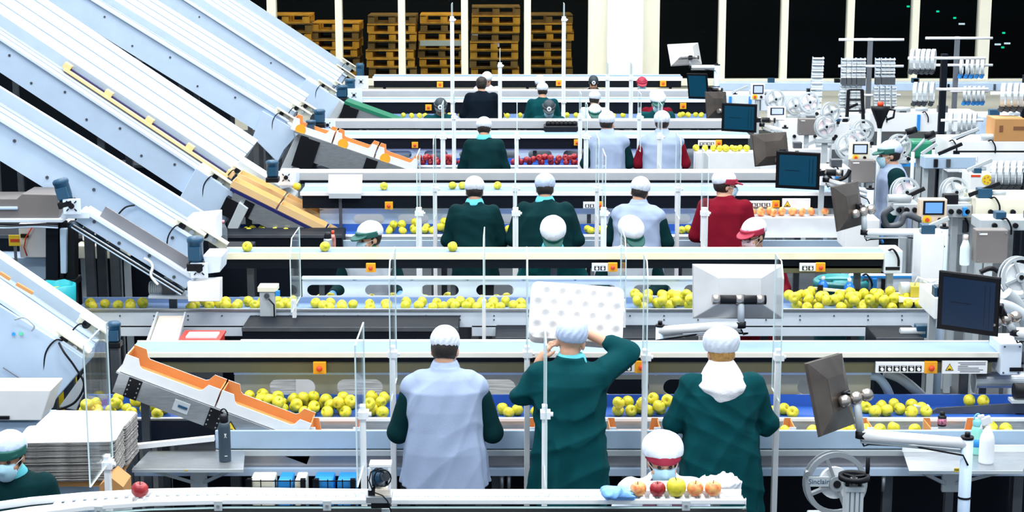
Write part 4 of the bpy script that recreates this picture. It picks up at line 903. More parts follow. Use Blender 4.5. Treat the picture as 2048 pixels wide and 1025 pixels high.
# white machine bodies
def slotface(t, a, c, Y):
    MB().box(a.x+.05, c.x, Y-.004, Y, c.z-.16, c.z-.1).build('dark_slot', BLACK, t); MB().box(a.x+.12, c.x, Y-.008, Y-.003, a.z, c.z-.12).build('cover', PURE, t, .005)
    text('KON', .09, (a.x+.22, Y-.009, c.z-.2), None, mat('pale_letter', (.6, .62, .65), .5), t)
def blueedge(t, a, c, Y): MB().box(a.x, c.x, Y-.01, Y, a.z-.02, a.z+.025).build('blue_trim', BLUEP, t)
def knobs(t, a, c, Y):
    for k in range(3): MB().cyl((a.x+(c.x-a.x)*(.2+.3*k), Y-.03, a.z+(c.z-a.z)*.5), (a.x+(c.x-a.x)*(.2+.3*k), Y, a.z+(c.z-a.z)*.5), .022, n=10).build('knob', BLACK, t)
for row in (('wide white machine with a black slot and faint lettering', 1895, 2100, 283, 345, 18.6, .6, PURE, slotface), ('pale blue bar shaped housing before the white slotted machine', 1848, 1952, 314, 338, 17.6, .2, PALE2, None),
            ('white cabinet behind the large tilted monitor, beside the clear bottle', 1838, 1890, 470, 604, 13.6, .3, PURE, None), ('low white bench under the dark electric box', 1868, 2100, 596, 640, 12.3, .5, PURE, None),
            ('white side channel with blue edge beyond the teal barrel', 1700, 1882, 552, 584, 13.9, .1, WHITE, lambda t, a, c, Y: MB().box(a.x, c.x, Y-.01, Y, c.z-.02, c.z).build('blue_trim', BLUEP, t)),
            ('white housing at the end of the cream edged belt', 1768, 1806, 502, 548, 13.5, .25, WHITE, lambda t, a, c, Y: MB().box(a.x+.01, c.x-.02, Y-.006, Y, a.z+.03, a.z+.055).build('socket', BLACK, t)),
            ('cream machine table right behind the two spoked reels', 1950, 2100, 398, 450, 14.6, .5, CREAM, knobs), ('white labelling head under the pink rolled reel', 1786, 1840, 408, 432, 14.7, .25, LGREY, knobs), ('white labelling head under the plain spoked reel', 1890, 1945, 410, 436, 14.7, .25, LGREY, knobs),
            ('white carrier frame around the teal screened monitor arm', 1640, 1700, 336, 372, 17.0, .3, PURE, None), ('white machine body behind the bronze backed monitor', 1690, 1760, 440, 500, 15.2, .4, PURE, None), ('white labelling machine behind the sideways worker', 1745, 1900, 300, 330, 20.2, .4, PURE, blueedge),
            ('white labelling machine at the end of the red apple line', 1520, 1660, 298, 345, 20.4, .4, PURE, knobs), ('white labelling machine near the pale reels', 1560, 1700, 245, 300, 22.3, .5, PURE, knobs), ('white labelling machine under the label ladders', 1640, 1738, 228, 262, 23.0, .5, PURE, blueedge),
            ('pale machine bed under the hanging label loops', 1960, 2100, 234, 282, 21.0, .6, PALE, blueedge), ('white machine bed behind the funnel', 1742, 1958, 226, 264, 22.6, .5, PURE, None), ('long white bench along the window sill', 1450, 1640, 190, 222, 26.5, .6, WHITE, None), ('pale blue duct along the window wall', 1430, 2120, 166, 182, 33.2, .3, PALE, None),
            ('white box with red and yellow print beside the hanging loops', 1938, 1986, 348, 388, 16.4, .3, PURE, None), ('white roller housing at the third line end', 1660, 1740, 388, 440, 17.4, .4, PURE, knobs), ('white machine block beside the grey bellows loops', 1960, 2100, 440, 462, 14.2, .3, LGREY, knobs),
            ('pale end block of the white sided channel', 1800, 1870, 678, 720, 12.6, .3, LGREY, None), ('white block between blue trimmed machine and cream table', 1895, 1945, 436, 470, 14.9, .3, PURE, None), ('white waste chute under the front belt end', 1400, 1520, 430, 470, 17.6, .1, PURE, None)):
    lab, a0, a1, b0, b1, Y, d, m_, ex = row
    if 'waste' in lab: continue
    t = plain(lab.replace(' right behind', ' behind'), 'machine_housing', 'machine', a0, a1, b0, b1, Y, d, m_, extra=ex)
    if 'red and yellow' in lab:
        a, c = at(a0, b1, Y), at(a1, b0, Y); b = MB().box(a.x+.01, a.x+.1, Y-.004, Y, c.z-.03, c.z-.01); b.build('red_stripe', RED, t); q = at(1974, 360, Y)
        b = MB().cyl((q.x, Y-.004, q.z), (q.x, Y, q.z), .05, n=18); b.build('yellow_disc', YEL2, t); b = MB()
        for k in range(5): b.cyl((q.x+.028*math.cos(k*1.26), Y-.006, q.z+.028*math.sin(k*1.26)), (q.x+.028*math.cos(k*1.26), Y-.004, q.z+.028*math.sin(k*1.26)), .009, n=8)
        b.build('printed_dots', CARDB, t)
# small fittings on the machines
RM = random.Random(21)
for o in [o for o in COL.objects if o.name.startswith('machine_housing')]:
    bd = [c for c in o.children if c.name.startswith('body')]
    if not bd: continue
    v = np.array([q.co[:] for q in bd[0].data.vertices])+np.array(o.location); lo, hi = v.min(0), v.max(0); w = hi[0]-lo[0]
    for k in range(int(min(9, 2+w*5))):
        x = RM.uniform(lo[0]+.05, hi[0]-.05); c = RM.random(); s_ = RM.uniform(.6, 1.3); y = lo[1]
        if c < .3: MB().box(x-.05*s_, x+.05*s_, y+.02, y+.12, hi[2], hi[2]+.07*s_).build('motor_block', RM.choice([BLACK, STEELD, MOTOR]), o, .006)
        elif c < .5: MB().cyl((x-.08*s_, y+.05, hi[2]+.04), (x+.08*s_, y+.05, hi[2]+.04), .028*s_, n=12).build('roller', LGREY, o)
        elif c < .68: MB().box(x-.02, x+.02, y-.03, y, lo[2]+.02, hi[2]-.02).build('clamp', RM.choice([BLACK, STEELD, BLUEP]), o, .003)
        elif c < .84: MB().bar((x-.12*s_, y+.06, hi[2]+.02), (x+.1*s_, y+.03, hi[2]+.13), .03, .035).build('swing_arm', RM.choice([LGREY, BLACK]), o, .004)
        else: MB().tube(spl([(x-.06, y+.02, hi[2]-.005), (x-.03, y-.025, hi[2]+.015), (x+.01, y-.03, hi[2]-.05), (x+.02, y-.012, hi[2]-.12)]), .008, 6).build('hose', BLACK, o)
# hanging arms, tubes
def hose(label, pts, Y, r, m, ribs=True):
    P = [at(x, y, Y+k*.01) for k, (x, y) in enumerate(pts)]; k = len(P); Q = []
    for i in range((k-1)*22+1):
        f = i/22; j = min(int(f), k-2); f -= j; a, b_ = P[j], P[j+1]; p0 = P[j-1] if j else a; p3 = P[j+2] if j+2 < k else b_
        Q.append(.5*((2*a)+(b_-p0)*f+(2*p0-5*a+4*b_-p3)*f*f+(3*a-p0-3*b_+p3)*f**3))
    rr = [r*(1+(.09 if i % 2 else -.06)) for i in range(len(Q))] if ribs else r
    o = MB().tube(Q, rr, 12).build('ribbed_hose' if ribs else 'pipe', m); tag(o, label, 'hose' if ribs else 'pipe'); q = P[-1]; MB().box(q.x-.012, q.x+.012, q.y-.012, q.y+.012, 0, q.z).build('holder', STEELD, o); return o
hose('grey ribbed hose slanting down beside the switch row', [(1770, 745), (1800, 757), (1830, 780), (1850, 800)], 11.28, .032, LGREY)
hose('pale smooth pipe elbow beside the bronze backed monitor', [(1735, 752), (1755, 755), (1772, 775), (1782, 800)], 11.26, .03, PALE, False)
hose('black ribbed hose arching behind the bronze backed monitor', [(1690, 742), (1708, 755), (1718, 780), (1720, 795)], 11.3, .02, BLACK)
hose('black looped hose under the pink rolled reel', [(1785, 415), (1768, 430), (1775, 452), (1800, 448), (1812, 430), (1840, 440)], 14.4, .026, STEELD)
hose('dark hose below the warm grey box and monitor arm', [(1655, 345), (1665, 362), (1690, 355), (1700, 340)], 16.9, .02, BLACK)
hose('grey ribbed hose curving past the large tilted monitor', [(2012, 588), (2030, 605), (2050, 640), (2058, 680)], 11.6, .045, LGREY)
hose('thick pale arm tube beside the large tilted monitor', [(2000, 610), (2025, 618), (2060, 640)], 11.35, .04, LGREY, False)
hose('black thin hose ring under the dark electric box', [(1960, 545), (1985, 538), (2008, 560), (2012, 600)], 12.33, .018, BLACK)
# ================================================================ label racks with hanging loops
def rack(label, px, py0, py1, Y, bars, r=.022, m=STEELD):
    a = at(px, py0, Y); t = thing('label_rack', label, 'rack', (a.x, Y, 0)); MB().box(a.x-r, a.x+r, Y-r, Y+r, 0, a.z).build('post', m, t)
    MB().box(a.x-.2, a.x+.2, Y-.2, Y+.2, 0, .02).build('foot', m, t)
    for x0_, x1_, y_ in bars:
        p, q = at(x0_, y_, Y), at(x1_, y_, Y); MB().cyl((p.x, Y-.03, p.z), (q.x, Y-.03, q.z), .018, n=10).build('bar', PURE, t)
    return t
rack('grey T shaped rack with white bars in front of the windows, over the label ladders', 1741, 76, 240, 24.0, [(1677, 1807, 79), (1676, 1806, 132), (1676, 1800, 190)], .03, GREY)
rack('grey T shaped rack behind the dark rack post', 1915, 73, 220, 24.0, [(1850, 1984, 76), (1850, 1984, 130), (1900, 1975, 182)], .03, GREY)
rack('dark rack post carrying the hanging label loops', 1889, 108, 288, 20.5, [(1815, 1970, 116), (1870, 1975, 178), (1880, 1965, 240)], .035, DARK)
rack('rack holding the loops over the brown carton', 2052, 150, 300, 19.0, [(1980, 2090, 186), (1975, 2090, 266)], .03, DARK)
rack('rack holding the loops beside the printed white box', 2058, 310, 420, 16.0, [(1980, 2090, 335)], .03, DARK)
def cassette_parts(r, feet):
    ax = Vector((.94, -.34, 0)).normalized(); m = MB()
    m.ring((0, 0, -r), ax, r, r*.84, r*.34, 26); o = m
    f = MB()
    for k in range(5): f.obox((-r*.05*k, 0, -2*r+.1*r-k*r*.11), (r*.36+.012*(k % 2), r*.55, r*.1), rot3(0, .35, -.49))
    return o, f
ROWS = [('near the top of the dark rack', (1826, 1838, 1848, 1858, 1868), 98, 140, 20.45, STEELD), ('with blue feet at the top of the T shaped rack', (1924, 1936, 1946, 1957, 1967), 116, 150, 23.9, BLUEP), ('with dark feet midway on the dark rack', (1832, 1843, 1853, 1866), 164, 204, 20.45, STEELD),
        ('with blue feet midway on the T shaped rack', (1931, 1940, 1950, 1959, 1968), 172, 204, 23.9, BLUEP), ('lowest on the dark rack', (1903, 1921, 1931, 1941, 1951), 225, 262, 20.45, LGREY), ('over the brown carton', (2008, 2021, 2034, 2046), 166, 214, 18.9, STEELD),
        ('beside the printed white box', (1990, 2003, 2016, 2029, 2042), 322, 370, 15.9, STEELD), ('alone on the bar before the brown carton', (2016,), 232, 284, 18.9, STEELD)]
for nm, xs, y0_, y1_, Y, fm in ROWS:
    src = None
    for px in xs:
        p = at(px, y0_, Y); r = (p.z-Zat(y1_, Y))/2
        if src is None:
            t = thing('label_loop', 'white hanging label loop ' + nm, 'label loop', p, 0, 'label loops ' + nm); o, f = cassette_parts(r, fm)
            o.build('loop', mat('loop_white', (.66, .71, .74), .4, .2), t, world=False); f.build('clip_foot', fm, t, world=False); src = t
        else: dup(src, p)
def ladder(label, px, y0_, y1_, Y, w, lean=0, foot=True, group=None):
    a, c = at(px, y0_, Y), at(px+lean, y1_, Y); t = thing('label_ladder', label, 'label holder', a, 0, group); b = MB(); n = int((a.z-c.z)/.04)
    for k in range(n):
        q = a.lerp(c, (k+.5)/n); b.obox(q, (w, .06, .02), rot3(.35 if k % 2 else -.2, 0, 0))
    b.build('slat', mat('loop_white', (.66, .71, .74)), t)
    for s_ in (-1, 1): MB().bar(a+Vector((s_*w*.46, .035, 0)), c+Vector((s_*w*.46, .035, 0)), .012, .012).build('side_strip', PALE2, t)
    if foot: MB().obox(c-Vector((0, 0, .04)), (w, .1, .1)).build('clip_foot', STEELD, t)
    return t
ladder('long white slatted label ladder standing alone before the window', 1637, 114, 236, 23.5, .15, -8, False)
for k, px in enumerate((1688, 1698, 1708, 1718, 1727)): ladder('narrow white label ladder on the upper bar of the T shaped rack', px, 116, 158, 23.9, .06, -1, True, 'ladders on the upper bar')
for k, px in enumerate((1686, 1697, 1708, 1719)): ladder('narrow white label ladder hanging in the lower bundle behind the black frame', px, 168, 222, 23.9, .07, -3, True, 'ladders in the lower bundle')
for k, px in enumerate((1756, 1768, 1777, 1786)): ladder('narrow white label ladder on the far end of the upper bar', px, 116, 156, 23.9, .06, -1, True, 'ladders at the far bar end')
for k, px in enumerate((1752, 1764, 1775, 1788)): ladder('narrow white label ladder in the lower bundle above the funnel', px, 172, 214, 23.9, .06, 0, True, 'ladders above the funnel')
bf = thing('black_frame', 'black upright frame in front of the lower label ladders', 'frame', at(1711, 230, 22.5))
for x0_, x1_ in ((1697, 1692), (1724, 1727)): MB().bar(at(x0_, 180, 22.5), at(x1_, 262, 22.5), .04, .05).build('upright', BLACK, bf)
for y_ in (180, 200, 222): MB().bar(at(1697, y_, 22.5), at(1726, y_, 22.5), .02, .02).build('rung', BLACK, bf)
q = at(1711, 262, 22.5); MB().box(q.x-.12, q.x+.12, 22.5, 22.55, 0, q.z).build('base', BLACK, bf)
fn = thing('funnel', 'black funnel shaped hopper with red cap above the sideways worker', 'funnel', at(1761, 240, 19.5)); p = at(1760, 235, 19.5)
MB().lathe([(.02, -.14), (.04, -.06), (.1, .08), (.11, .12), (.0, .13)], p, None, 20).build('cone', BLACK, fn); MB().lathe([(.0, .12), (.035, .13), (.035, .17), (0, .18)], p, None, 12).build('red_cap', RED, fn)
MB().tube([p+Vector((.1, 0, .09)), p+Vector((.16, 0, .08)), p+Vector((.15, 0, .0)), p+Vector((.07, 0, -.03))], .014, 8).build('handle', BLACK, fn); MB().cyl((p.x, 19.5, 0), (p.x, 19.5, p.z-.12), .025, n=10).build('stand', LGREY, fn)
for px, py, lab in ((1822, 262, 'higher'), (1858, 270, 'lower')):
    l_ = thing('lever', 'steel lever with black grip beside the sideways worker, %s of two' % lab, 'lever', at(px-30, py+32, 18.8)); a, c = at(px-32, py+34, 18.8), at(px, py, 18.8)
    d = (c-a).normalized(); MB().cyl(a, c, .016, n=10).build('rod', LGREY, l_); MB().cyl(at(px-10, py+3, 18.8), at(px+11, py-3, 18.8), .035, n=14).build('grip', BLACK, l_); MB().cyl((a.x, a.y, 0), a, .02, n=8).build('stand', LGREY, l_)
gs = plain('translucent green and blue crate behind the levers', 'plastic_crate', 'crate', 1822, 1866, 283, 318, 19.2, .3, mat('green_crate', (.01, .22, .12), .3), .03)
cbx = thing('cardboard_box', 'brown cardboard box under the hanging label loops', 'box', at(2020, 280, 18.6)); a, c = at(1988, 283, 18.6), at(2052, 238, 18.6)
MB().box(a.x, c.x, 18.6, 18.95, a.z, c.z).build('carton_body', CARDB, cbx, .004); MB().box(a.x+.05, a.x+.09, 18.597, 18.6, a.z+.1, a.z+.17).build('printed_mark', mat('print_brown', (.2, .08, .03), .8), cbx); MB().box(a.x+.2, a.x+.32, 18.597, 18.6, a.z+.12, a.z+.16).build('printed_mark', MATS['print_brown'], cbx)
MB().box(a.x, c.x, 18.74, 18.8, c.z, c.z+.002).build('tape', CARDL, cbx)
# frame with switches and yellow motor by the second channel
ym = thing('gear_motor', 'grey and yellow gear motor at the end of the heaped apples', 'motor', at(1840, 600, 13.3)); p = at(1832, 578, 13.2)
MB().box(p.x-.05, p.x+.05, 13.15, 13.3, p.z-.06, p.z+.03).build('yellow_case', mat('olive_yellow', (.5, .42, .04), .5), ym, .008); MB().cyl((p.x-.12, 13.22, p.z), (p.x-.05, 13.22, p.z), .05, n=16).build('motor_body', LGREY, ym); MB().box(p.x+.06, p.x+.2, 13.15, 13.3, p.z-.06, p.z+.06).build('grey_case', LGREY, ym, .008)
MB().box(p.x-.15, p.x+.24, 13.1, 13.35, p.z-.085, p.z-.06).build('base_plate', CREAM, ym); MB().box(p.x-.02, p.x+.02, 13.3, 13.34, 0, p.z-.08).build('leg', STEELD, ym)
MB().tube([p+Vector((-.02, -.02, .03)), p+Vector((0, -.04, .1)), p+Vector((.1, -.04, .06)), p+Vector((.2, -.03, .09))], .008, 6).build('white_cable', PURE, ym)
gr = thing('guide_bar', 'cream guide bar slanting across the heaped apples', 'guide', at(1740, 580, 13.36)); MB().bar(at(1625, 577, 13.38), at(1802, 593, 13.38), .02, .02).build('bar', CREAM, gr)
for px in (1640, 1715, 1738): q = at(px, 578+(px-1625)*.09, 13.36); MB().box(q.x-.02, q.x+.02, 13.34, 13.37, q.z-.02, q.z+.035).build('clamp', BLACK, gr)
q = at(1700, 584, 13.4); MB().box(q.x-.015, q.x+.015, 13.39, 13.42, 0, q.z).build('leg', STEELD, gr)
# plates on the front apple belt at its far end
gp = thing('guide_plate', 'steel guide plate with navy inside dividing the front apple belt', 'guide', at(1900, 830, 10.95)); a, c = at(1858, 832, 10.95), at(2048, 815, 10.95)
MB().prism([(a.x, .93), (c.x, .93), (c.x, 1.0), (a.x+.05, .965)], lambda x_, z_, d: (x_, d, z_), 10.95, 10.965).build('plate', STEELD, gp); MB().box(a.x-.1, a.x+.0, 10.93, 10.98, .927, .985).build('clear_block', LGREY, gp, .004)
cs_ = thing('curved_chute', 'shiny curved steel chute beside the front belt end', 'chute', at(1990, 780, 11.25)); b = MB(); n = 10; P = []
for i in range(n+1): a_ = i/n*2.2-.3; P.append((.08*math.cos(a_), .08*math.sin(a_)))
x0_, x1_ = at(1945, 770, 11.25).x, at(2060, 770, 11.25).x; vs = [(x, 11.25-c_*.9, 1.06+s_*.9) for x in (x0_, x1_) for s_, c_ in P]
b.add(vs, [(i, i+1, n+2+i, n+1+i) for i in range(n)]); b.build('sheet', STEEL, cs_); MB().cyl((x0_-.004, 11.22, 1.07), (x0_, 11.22, 1.07), .075, n=20).build('end_disc', LGREY, cs_); MB().box(x0_+.05, x0_+.09, 11.24, 11.28, 0, 1.03).build('leg', STEELD, cs_)
bm_ = thing('drive_motor', 'black motor at the far end of the front apple belt', 'motor', at(2046, 785, 10.9)); p = at(2046, 782, 10.9); MB().cyl((p.x-.06, 10.9, p.z), (p.x+.1, 10.9, p.z), .05, n=18).build('body', BLACK, bm_); MB().box(p.x-.08, p.x+.1, 10.86, 10.95, p.z-.075, p.z-.055).build('plate', LGREY, bm_); MB().box(p.x, p.x+.04, 10.96, 11.0, 0, p.z-.07).build('leg', STEELD, bm_)
# dark machinery under the belts as plain boxes, some added only to darken gaps
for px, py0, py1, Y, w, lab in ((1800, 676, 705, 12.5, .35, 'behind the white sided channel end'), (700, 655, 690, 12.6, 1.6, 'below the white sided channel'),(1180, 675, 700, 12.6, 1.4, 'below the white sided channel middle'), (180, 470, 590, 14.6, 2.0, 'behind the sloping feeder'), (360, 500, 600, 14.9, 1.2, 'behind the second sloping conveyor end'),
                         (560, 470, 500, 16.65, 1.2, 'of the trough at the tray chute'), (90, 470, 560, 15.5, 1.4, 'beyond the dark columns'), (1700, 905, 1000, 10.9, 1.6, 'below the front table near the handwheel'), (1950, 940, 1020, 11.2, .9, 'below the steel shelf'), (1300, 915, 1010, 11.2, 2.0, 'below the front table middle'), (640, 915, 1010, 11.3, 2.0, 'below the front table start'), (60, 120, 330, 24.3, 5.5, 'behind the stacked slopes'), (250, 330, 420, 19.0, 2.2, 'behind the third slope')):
    x_ = Xat(px, Y, Zat(py0, Y)); t = thing('dark_filler', 'dark filler box ' + lab, 'cabinet', (x_, Y+.2, 0)); z1_ = Zat(py0, Y)
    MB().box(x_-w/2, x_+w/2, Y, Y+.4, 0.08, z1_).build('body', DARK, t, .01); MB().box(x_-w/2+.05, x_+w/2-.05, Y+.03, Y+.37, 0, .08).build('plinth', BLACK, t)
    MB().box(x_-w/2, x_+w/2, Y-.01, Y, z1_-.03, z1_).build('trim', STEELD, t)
# ================================================================ people
def smin(a, b, k):
    h = np.clip(0.5+0.5*(b-a)/k, 0, 1); return b + (a-b)*h - k*h*(1-h)
class SDF:
    """signed distances on a grid, joined smoothly, then meshed as one surface"""
    def __init__(s, lo, hi, res):
        s.lo = np.array(lo, np.float32); s.res = res
        s.n = np.ceil((np.array(hi)-s.lo)/res).astype(int)+1
        s.D = np.full(s.n, 0.5, np.float32)
        s.ax = [s.lo[i]+res*np.arange(s.n[i], dtype=np.float32) for i in range(3)]
    def sub(s, lo, hi):
        i0 = np.clip(np.floor((np.array(lo)-s.lo)/s.res).astype(int), 0, s.n); i1 = np.clip(np.ceil((np.array(hi)-s.lo)/s.res).astype(int)+1, 0, s.n)
        sl = tuple(slice(a, b) for a, b in zip(i0, i1))
        X, Y, Z = np.meshgrid(*[s.ax[i][sl[i]] for i in range(3)], indexing='ij')
        return sl, X, Y, Z
    def put(s, sl, d, k, op):
        if d.size == 0: return
        if op == '+': s.D[sl] = smin(s.D[sl], d, k) if k else np.minimum(s.D[sl], d)
        elif op == '-': s.D[sl] = -smin(-s.D[sl], d, k) if k else np.maximum(s.D[sl], -d)
        else: s.D[sl] = np.maximum(s.D[sl], d)
    def cone(s, a, b, ra, rb, k=0.02, op='+', flat=None):
        a, b = np.array(a, float), np.array(b, float); m = max(ra, rb)+k+3*s.res
        sl, X, Y, Z = s.sub(np.minimum(a, b)-m, np.maximum(a, b)+m); ab = b-a; L2 = max(ab@ab, 1e-9)
        t = np.clip(((X-a[0])*ab[0]+(Y-a[1])*ab[1]+(Z-a[2])*ab[2])/L2, 0, 1)
        d = np.sqrt((X-a[0]-t*ab[0])**2+(Y-a[1]-t*ab[1])**2+(Z-a[2]-t*ab[2])**2) - (ra+(rb-ra)*t)
        s.put(sl, d, k, op); return s
    def ell(s, c, r, k=0.02, op='+', R=None, cut=None):
        c, r = np.array(c, float), np.array(r, float); m = max(r)+k+3*s.res
        sl, X, Y, Z = s.sub(c-m, c+m); X, Y, Z = X-c[0], Y-c[1], Z-c[2]
        if R is not None: X, Y, Z = (R[0][i]*X+R[1][i]*Y+R[2][i]*Z for i in range(3))
        k0 = np.sqrt((X/r[0])**2+(Y/r[1])**2+(Z/r[2])**2); k1 = np.sqrt((X/r[0]**2)**2+(Y/r[1]**2)**2+(Z/r[2]**2)**2)
        d = k0*(k0-1)/np.maximum(k1, 1e-6)
        if cut is not None: d = cut(d, X, Y, Z)
        s.put(sl, d, k, op); return s
    def loft(s, zs, cx, cy, rx, ry, k=0.02, p=2.4, fold=None):
        m = max(max(rx), max(ry))+.08
        sl, X, Y, Z = s.sub((min(cx)-m, min(cy)-m, zs[0]-.04), (max(cx)+m, max(cy)+m, zs[-1]+.04))
        z1 = Z[0, 0, :]; f = lambda v: np.interp(z1, zs, v)[None, None, :]
        RX, RY = f(rx), f(ry); x, y = X-f(cx), Y-f(cy)
        q = (np.abs(x/RX)**p+np.abs(y/RY)**p)**(1/p)
        d = (q-1)*np.minimum(RX, RY)*.92
        if fold is not None: d = d + fold(np.arctan2(x/RX, y/RY), Z)
        d = np.maximum(d, np.maximum(zs[0]-Z, Z-zs[-1])); s.put(sl, d, k, '+'); return s
    def wrinkle(s, amp, seed=0, f=1.0):
        X, Y, Z = np.meshgrid(*s.ax, indexing='ij'); r = np.random.RandomState(seed)
        W = np.zeros_like(X)
        for i in range(4):
            v = r.normal(size=3)*np.array([14, 14, 9])*f; w = r.normal(size=3)*9*f; p0, p1 = r.uniform(0, 6, 2)
            W += np.abs(np.sin((v[0]*X+v[1]*Y+v[2]*Z)*.5+p0+1.6*np.sin(w[0]*X+w[1]*Y+w[2]*Z+p1)))-.6
        s.D += W*amp/2; return s
    def mesh(s):
        D = s.D; I = D < 0; res = s.res
        c = np.zeros(np.array(D.shape)-1, np.int8)
        for dx in (0, 1):
            for dy in (0, 1):
                for dz in (0, 1): c += I[dx:D.shape[0]-1+dx, dy:D.shape[1]-1+dy, dz:D.shape[2]-1+dz]
        act = np.argwhere((c > 0) & (c < 8)); idx = -np.ones(c.shape, np.int64); idx[tuple(act.T)] = np.arange(len(act))
        P = np.zeros((len(act), 3)); N = np.zeros(len(act))
        E = [((0, 0, 0), (1, 0, 0)), ((0, 1, 0), (1, 1, 0)), ((0, 0, 1), (1, 0, 1)), ((0, 1, 1), (1, 1, 1)), ((0, 0, 0), (0, 1, 0)), ((1, 0, 0), (1, 1, 0)), ((0, 0, 1), (0, 1, 1)), ((1, 0, 1), (1, 1, 1)),
             ((0, 0, 0), (0, 0, 1)), ((1, 0, 0), (1, 0, 1)), ((0, 1, 0), (0, 1, 1)), ((1, 1, 0), (1, 1, 1))]
        for a, b in E:
            a, b = np.array(a), np.array(b); da = D[tuple((act+a).T)]; db = D[tuple((act+b).T)]; m = (da < 0) != (db < 0)
            t = np.where(m, da/np.where(m, da-db, 1), 0)
            P += np.where(m[:, None], a+t[:, None]*(b-a), 0); N += m
        P = (act+P/np.maximum(N, 1)[:, None])*res+s.lo
        F = []
        for ax in range(3):
            o = [0, 0, 0]; o[ax] = 1; sh = D.shape
            A = I[tuple(slice(0, sh[i]-o[i]) for i in range(3))]; B = I[tuple(slice(o[i], sh[i]) for i in range(3))]
            q = np.argwhere(A != B); u, v = [i for i in range(3) if i != ax]
            ok = (q[:, u] > 0) & (q[:, v] > 0) & (q[:, u] < sh[u]-1) & (q[:, v] < sh[v]-1); q = q[ok]
            if not len(q): continue
            ins = A[tuple(q.T)]; eu = np.zeros(3, int); eu[u] = 1; ev = np.zeros(3, int); ev[v] = 1
            f = np.stack([idx[tuple((q-eu-ev).T)], idx[tuple((q-ev).T)], idx[tuple(q.T)], idx[tuple((q-eu).T)]], 1)
            flip = ins if ax != 1 else ~ins
            f[~flip] = f[~flip][:, ::-1]; F.append(f)
        return P, np.concatenate(F) if F else np.zeros((0, 4), int)
def sdf_obj(name, S, m, parent, xf=None, smooth=1):
    P, F = S.mesh()
    if not len(P): return None
    for _ in range(smooth):                                        # one light relaxing pass
        A = np.zeros_like(P); n = np.zeros(len(P))
        for i in range(4):
            j = (i+1) % 4; np.add.at(A, F[:, i], P[F[:, j]]); np.add.at(A, F[:, j], P[F[:, i]]); np.add.at(n, F[:, i], 1); np.add.at(n, F[:, j], 1)
        P = P*.5+.5*A/np.maximum(n, 1)[:, None]
    me = bpy.data.meshes.new(name); me.vertices.add(len(P)); me.vertices.foreach_set('co', P.astype(np.float32).ravel())
    me.loops.add(F.size); me.loops.foreach_set('vertex_index', F.astype(np.int32).ravel())
    me.polygons.add(len(F)); me.polygons.foreach_set('loop_start', np.arange(0, F.size, 4, dtype=np.int32)); me.polygons.foreach_set('loop_total', np.full(len(F), 4, np.int32))
    me.update(calc_edges=True); me.polygons.foreach_set('use_smooth', np.ones(len(F), bool)); me.materials.append(m)
    return link(name, me, parent, world=False)
SKIN = mat('skin', (.62, .34, .22), .5, var=.06); SKIN2 = mat('tanned_skin', (.42, .22, .13), .5, var=.06)
TEAL = mat('teal_coat_cloth', (.0008, .052, .062), .9, spec=.12, var=.12, bump=.15, bscale=160)
TEALD = mat('dark_teal_cloth', (.0008, .024, .028), .9, spec=.12, var=.12, bump=.15, bscale=160)
NAVYC = mat('dark_navy_cloth', (.003, .008, .016), .9, spec=.1, var=.12)
VEST = mat('blue_grey_vest_cloth', (.31, .39, .56), .8, var=.05, bump=.12, bscale=200)
LBLUE = mat('pale_blue_coat_cloth', (.66, .74, .88), .8, var=.04)
BURG = mat('burgundy_cloth', (.17, .004, .016), .9, spec=.12, var=.12, bump=.12, bscale=160)
NETW = mat('white_hairnet', (.72, .78, .88), .8, var=.07, scale=22, bump=.2, bscale=60)
NETB = mat('pale_blue_hairnet', (.50, .60, .80), .8, var=.08, scale=22, bump=.2, bscale=60)
PEAKG = mat('green_cap_peak', (.008, .10, .085), .6); PEAKR = mat('red_cap_peak', (.35, .012, .045), .6)
CAPK = mat('dark_cap', (.015, .03, .042), .6); HAIRD = mat('dark_hair', (.015, .01, .008), .6, var=.3, scale=60); HAIRB = mat('fair_hair', (.45, .24, .06), .6, var=.3, scale=60)
MASKB = mat('surgical_mask', (.42, .68, .82), .8); MASKP = mat('pink_mask', (.85, .6, .66), .8)
GLOVE = mat('blue_glove', (.08, .33, .85), .5); COLLAR = mat('turquoise_collar', (.10, .52, .62), .8); TROU = mat('dark_trousers', (.01, .013, .02), .8); SHOE = mat('shoe_rubber', (.02, .02, .022), .5)
HOODW = mat('white_hood_cloth', (.82, .82, .86), .85, bump=.2); SCARF = mat('green_scarf', (.03, .25, .10), .8); PURP = mat('plum_lapel', (.14, .06, .11), .8)
EYEM = mat('eye_dark', (.02, .012, .01), .25)
def rotm(yaw, pitch, roll):
    """head frame: yaw to the person's own left is positive, pitch down positive"""
    return np.array(rot3(0, roll, yaw) @ rot3(-pitch, 0, 0))
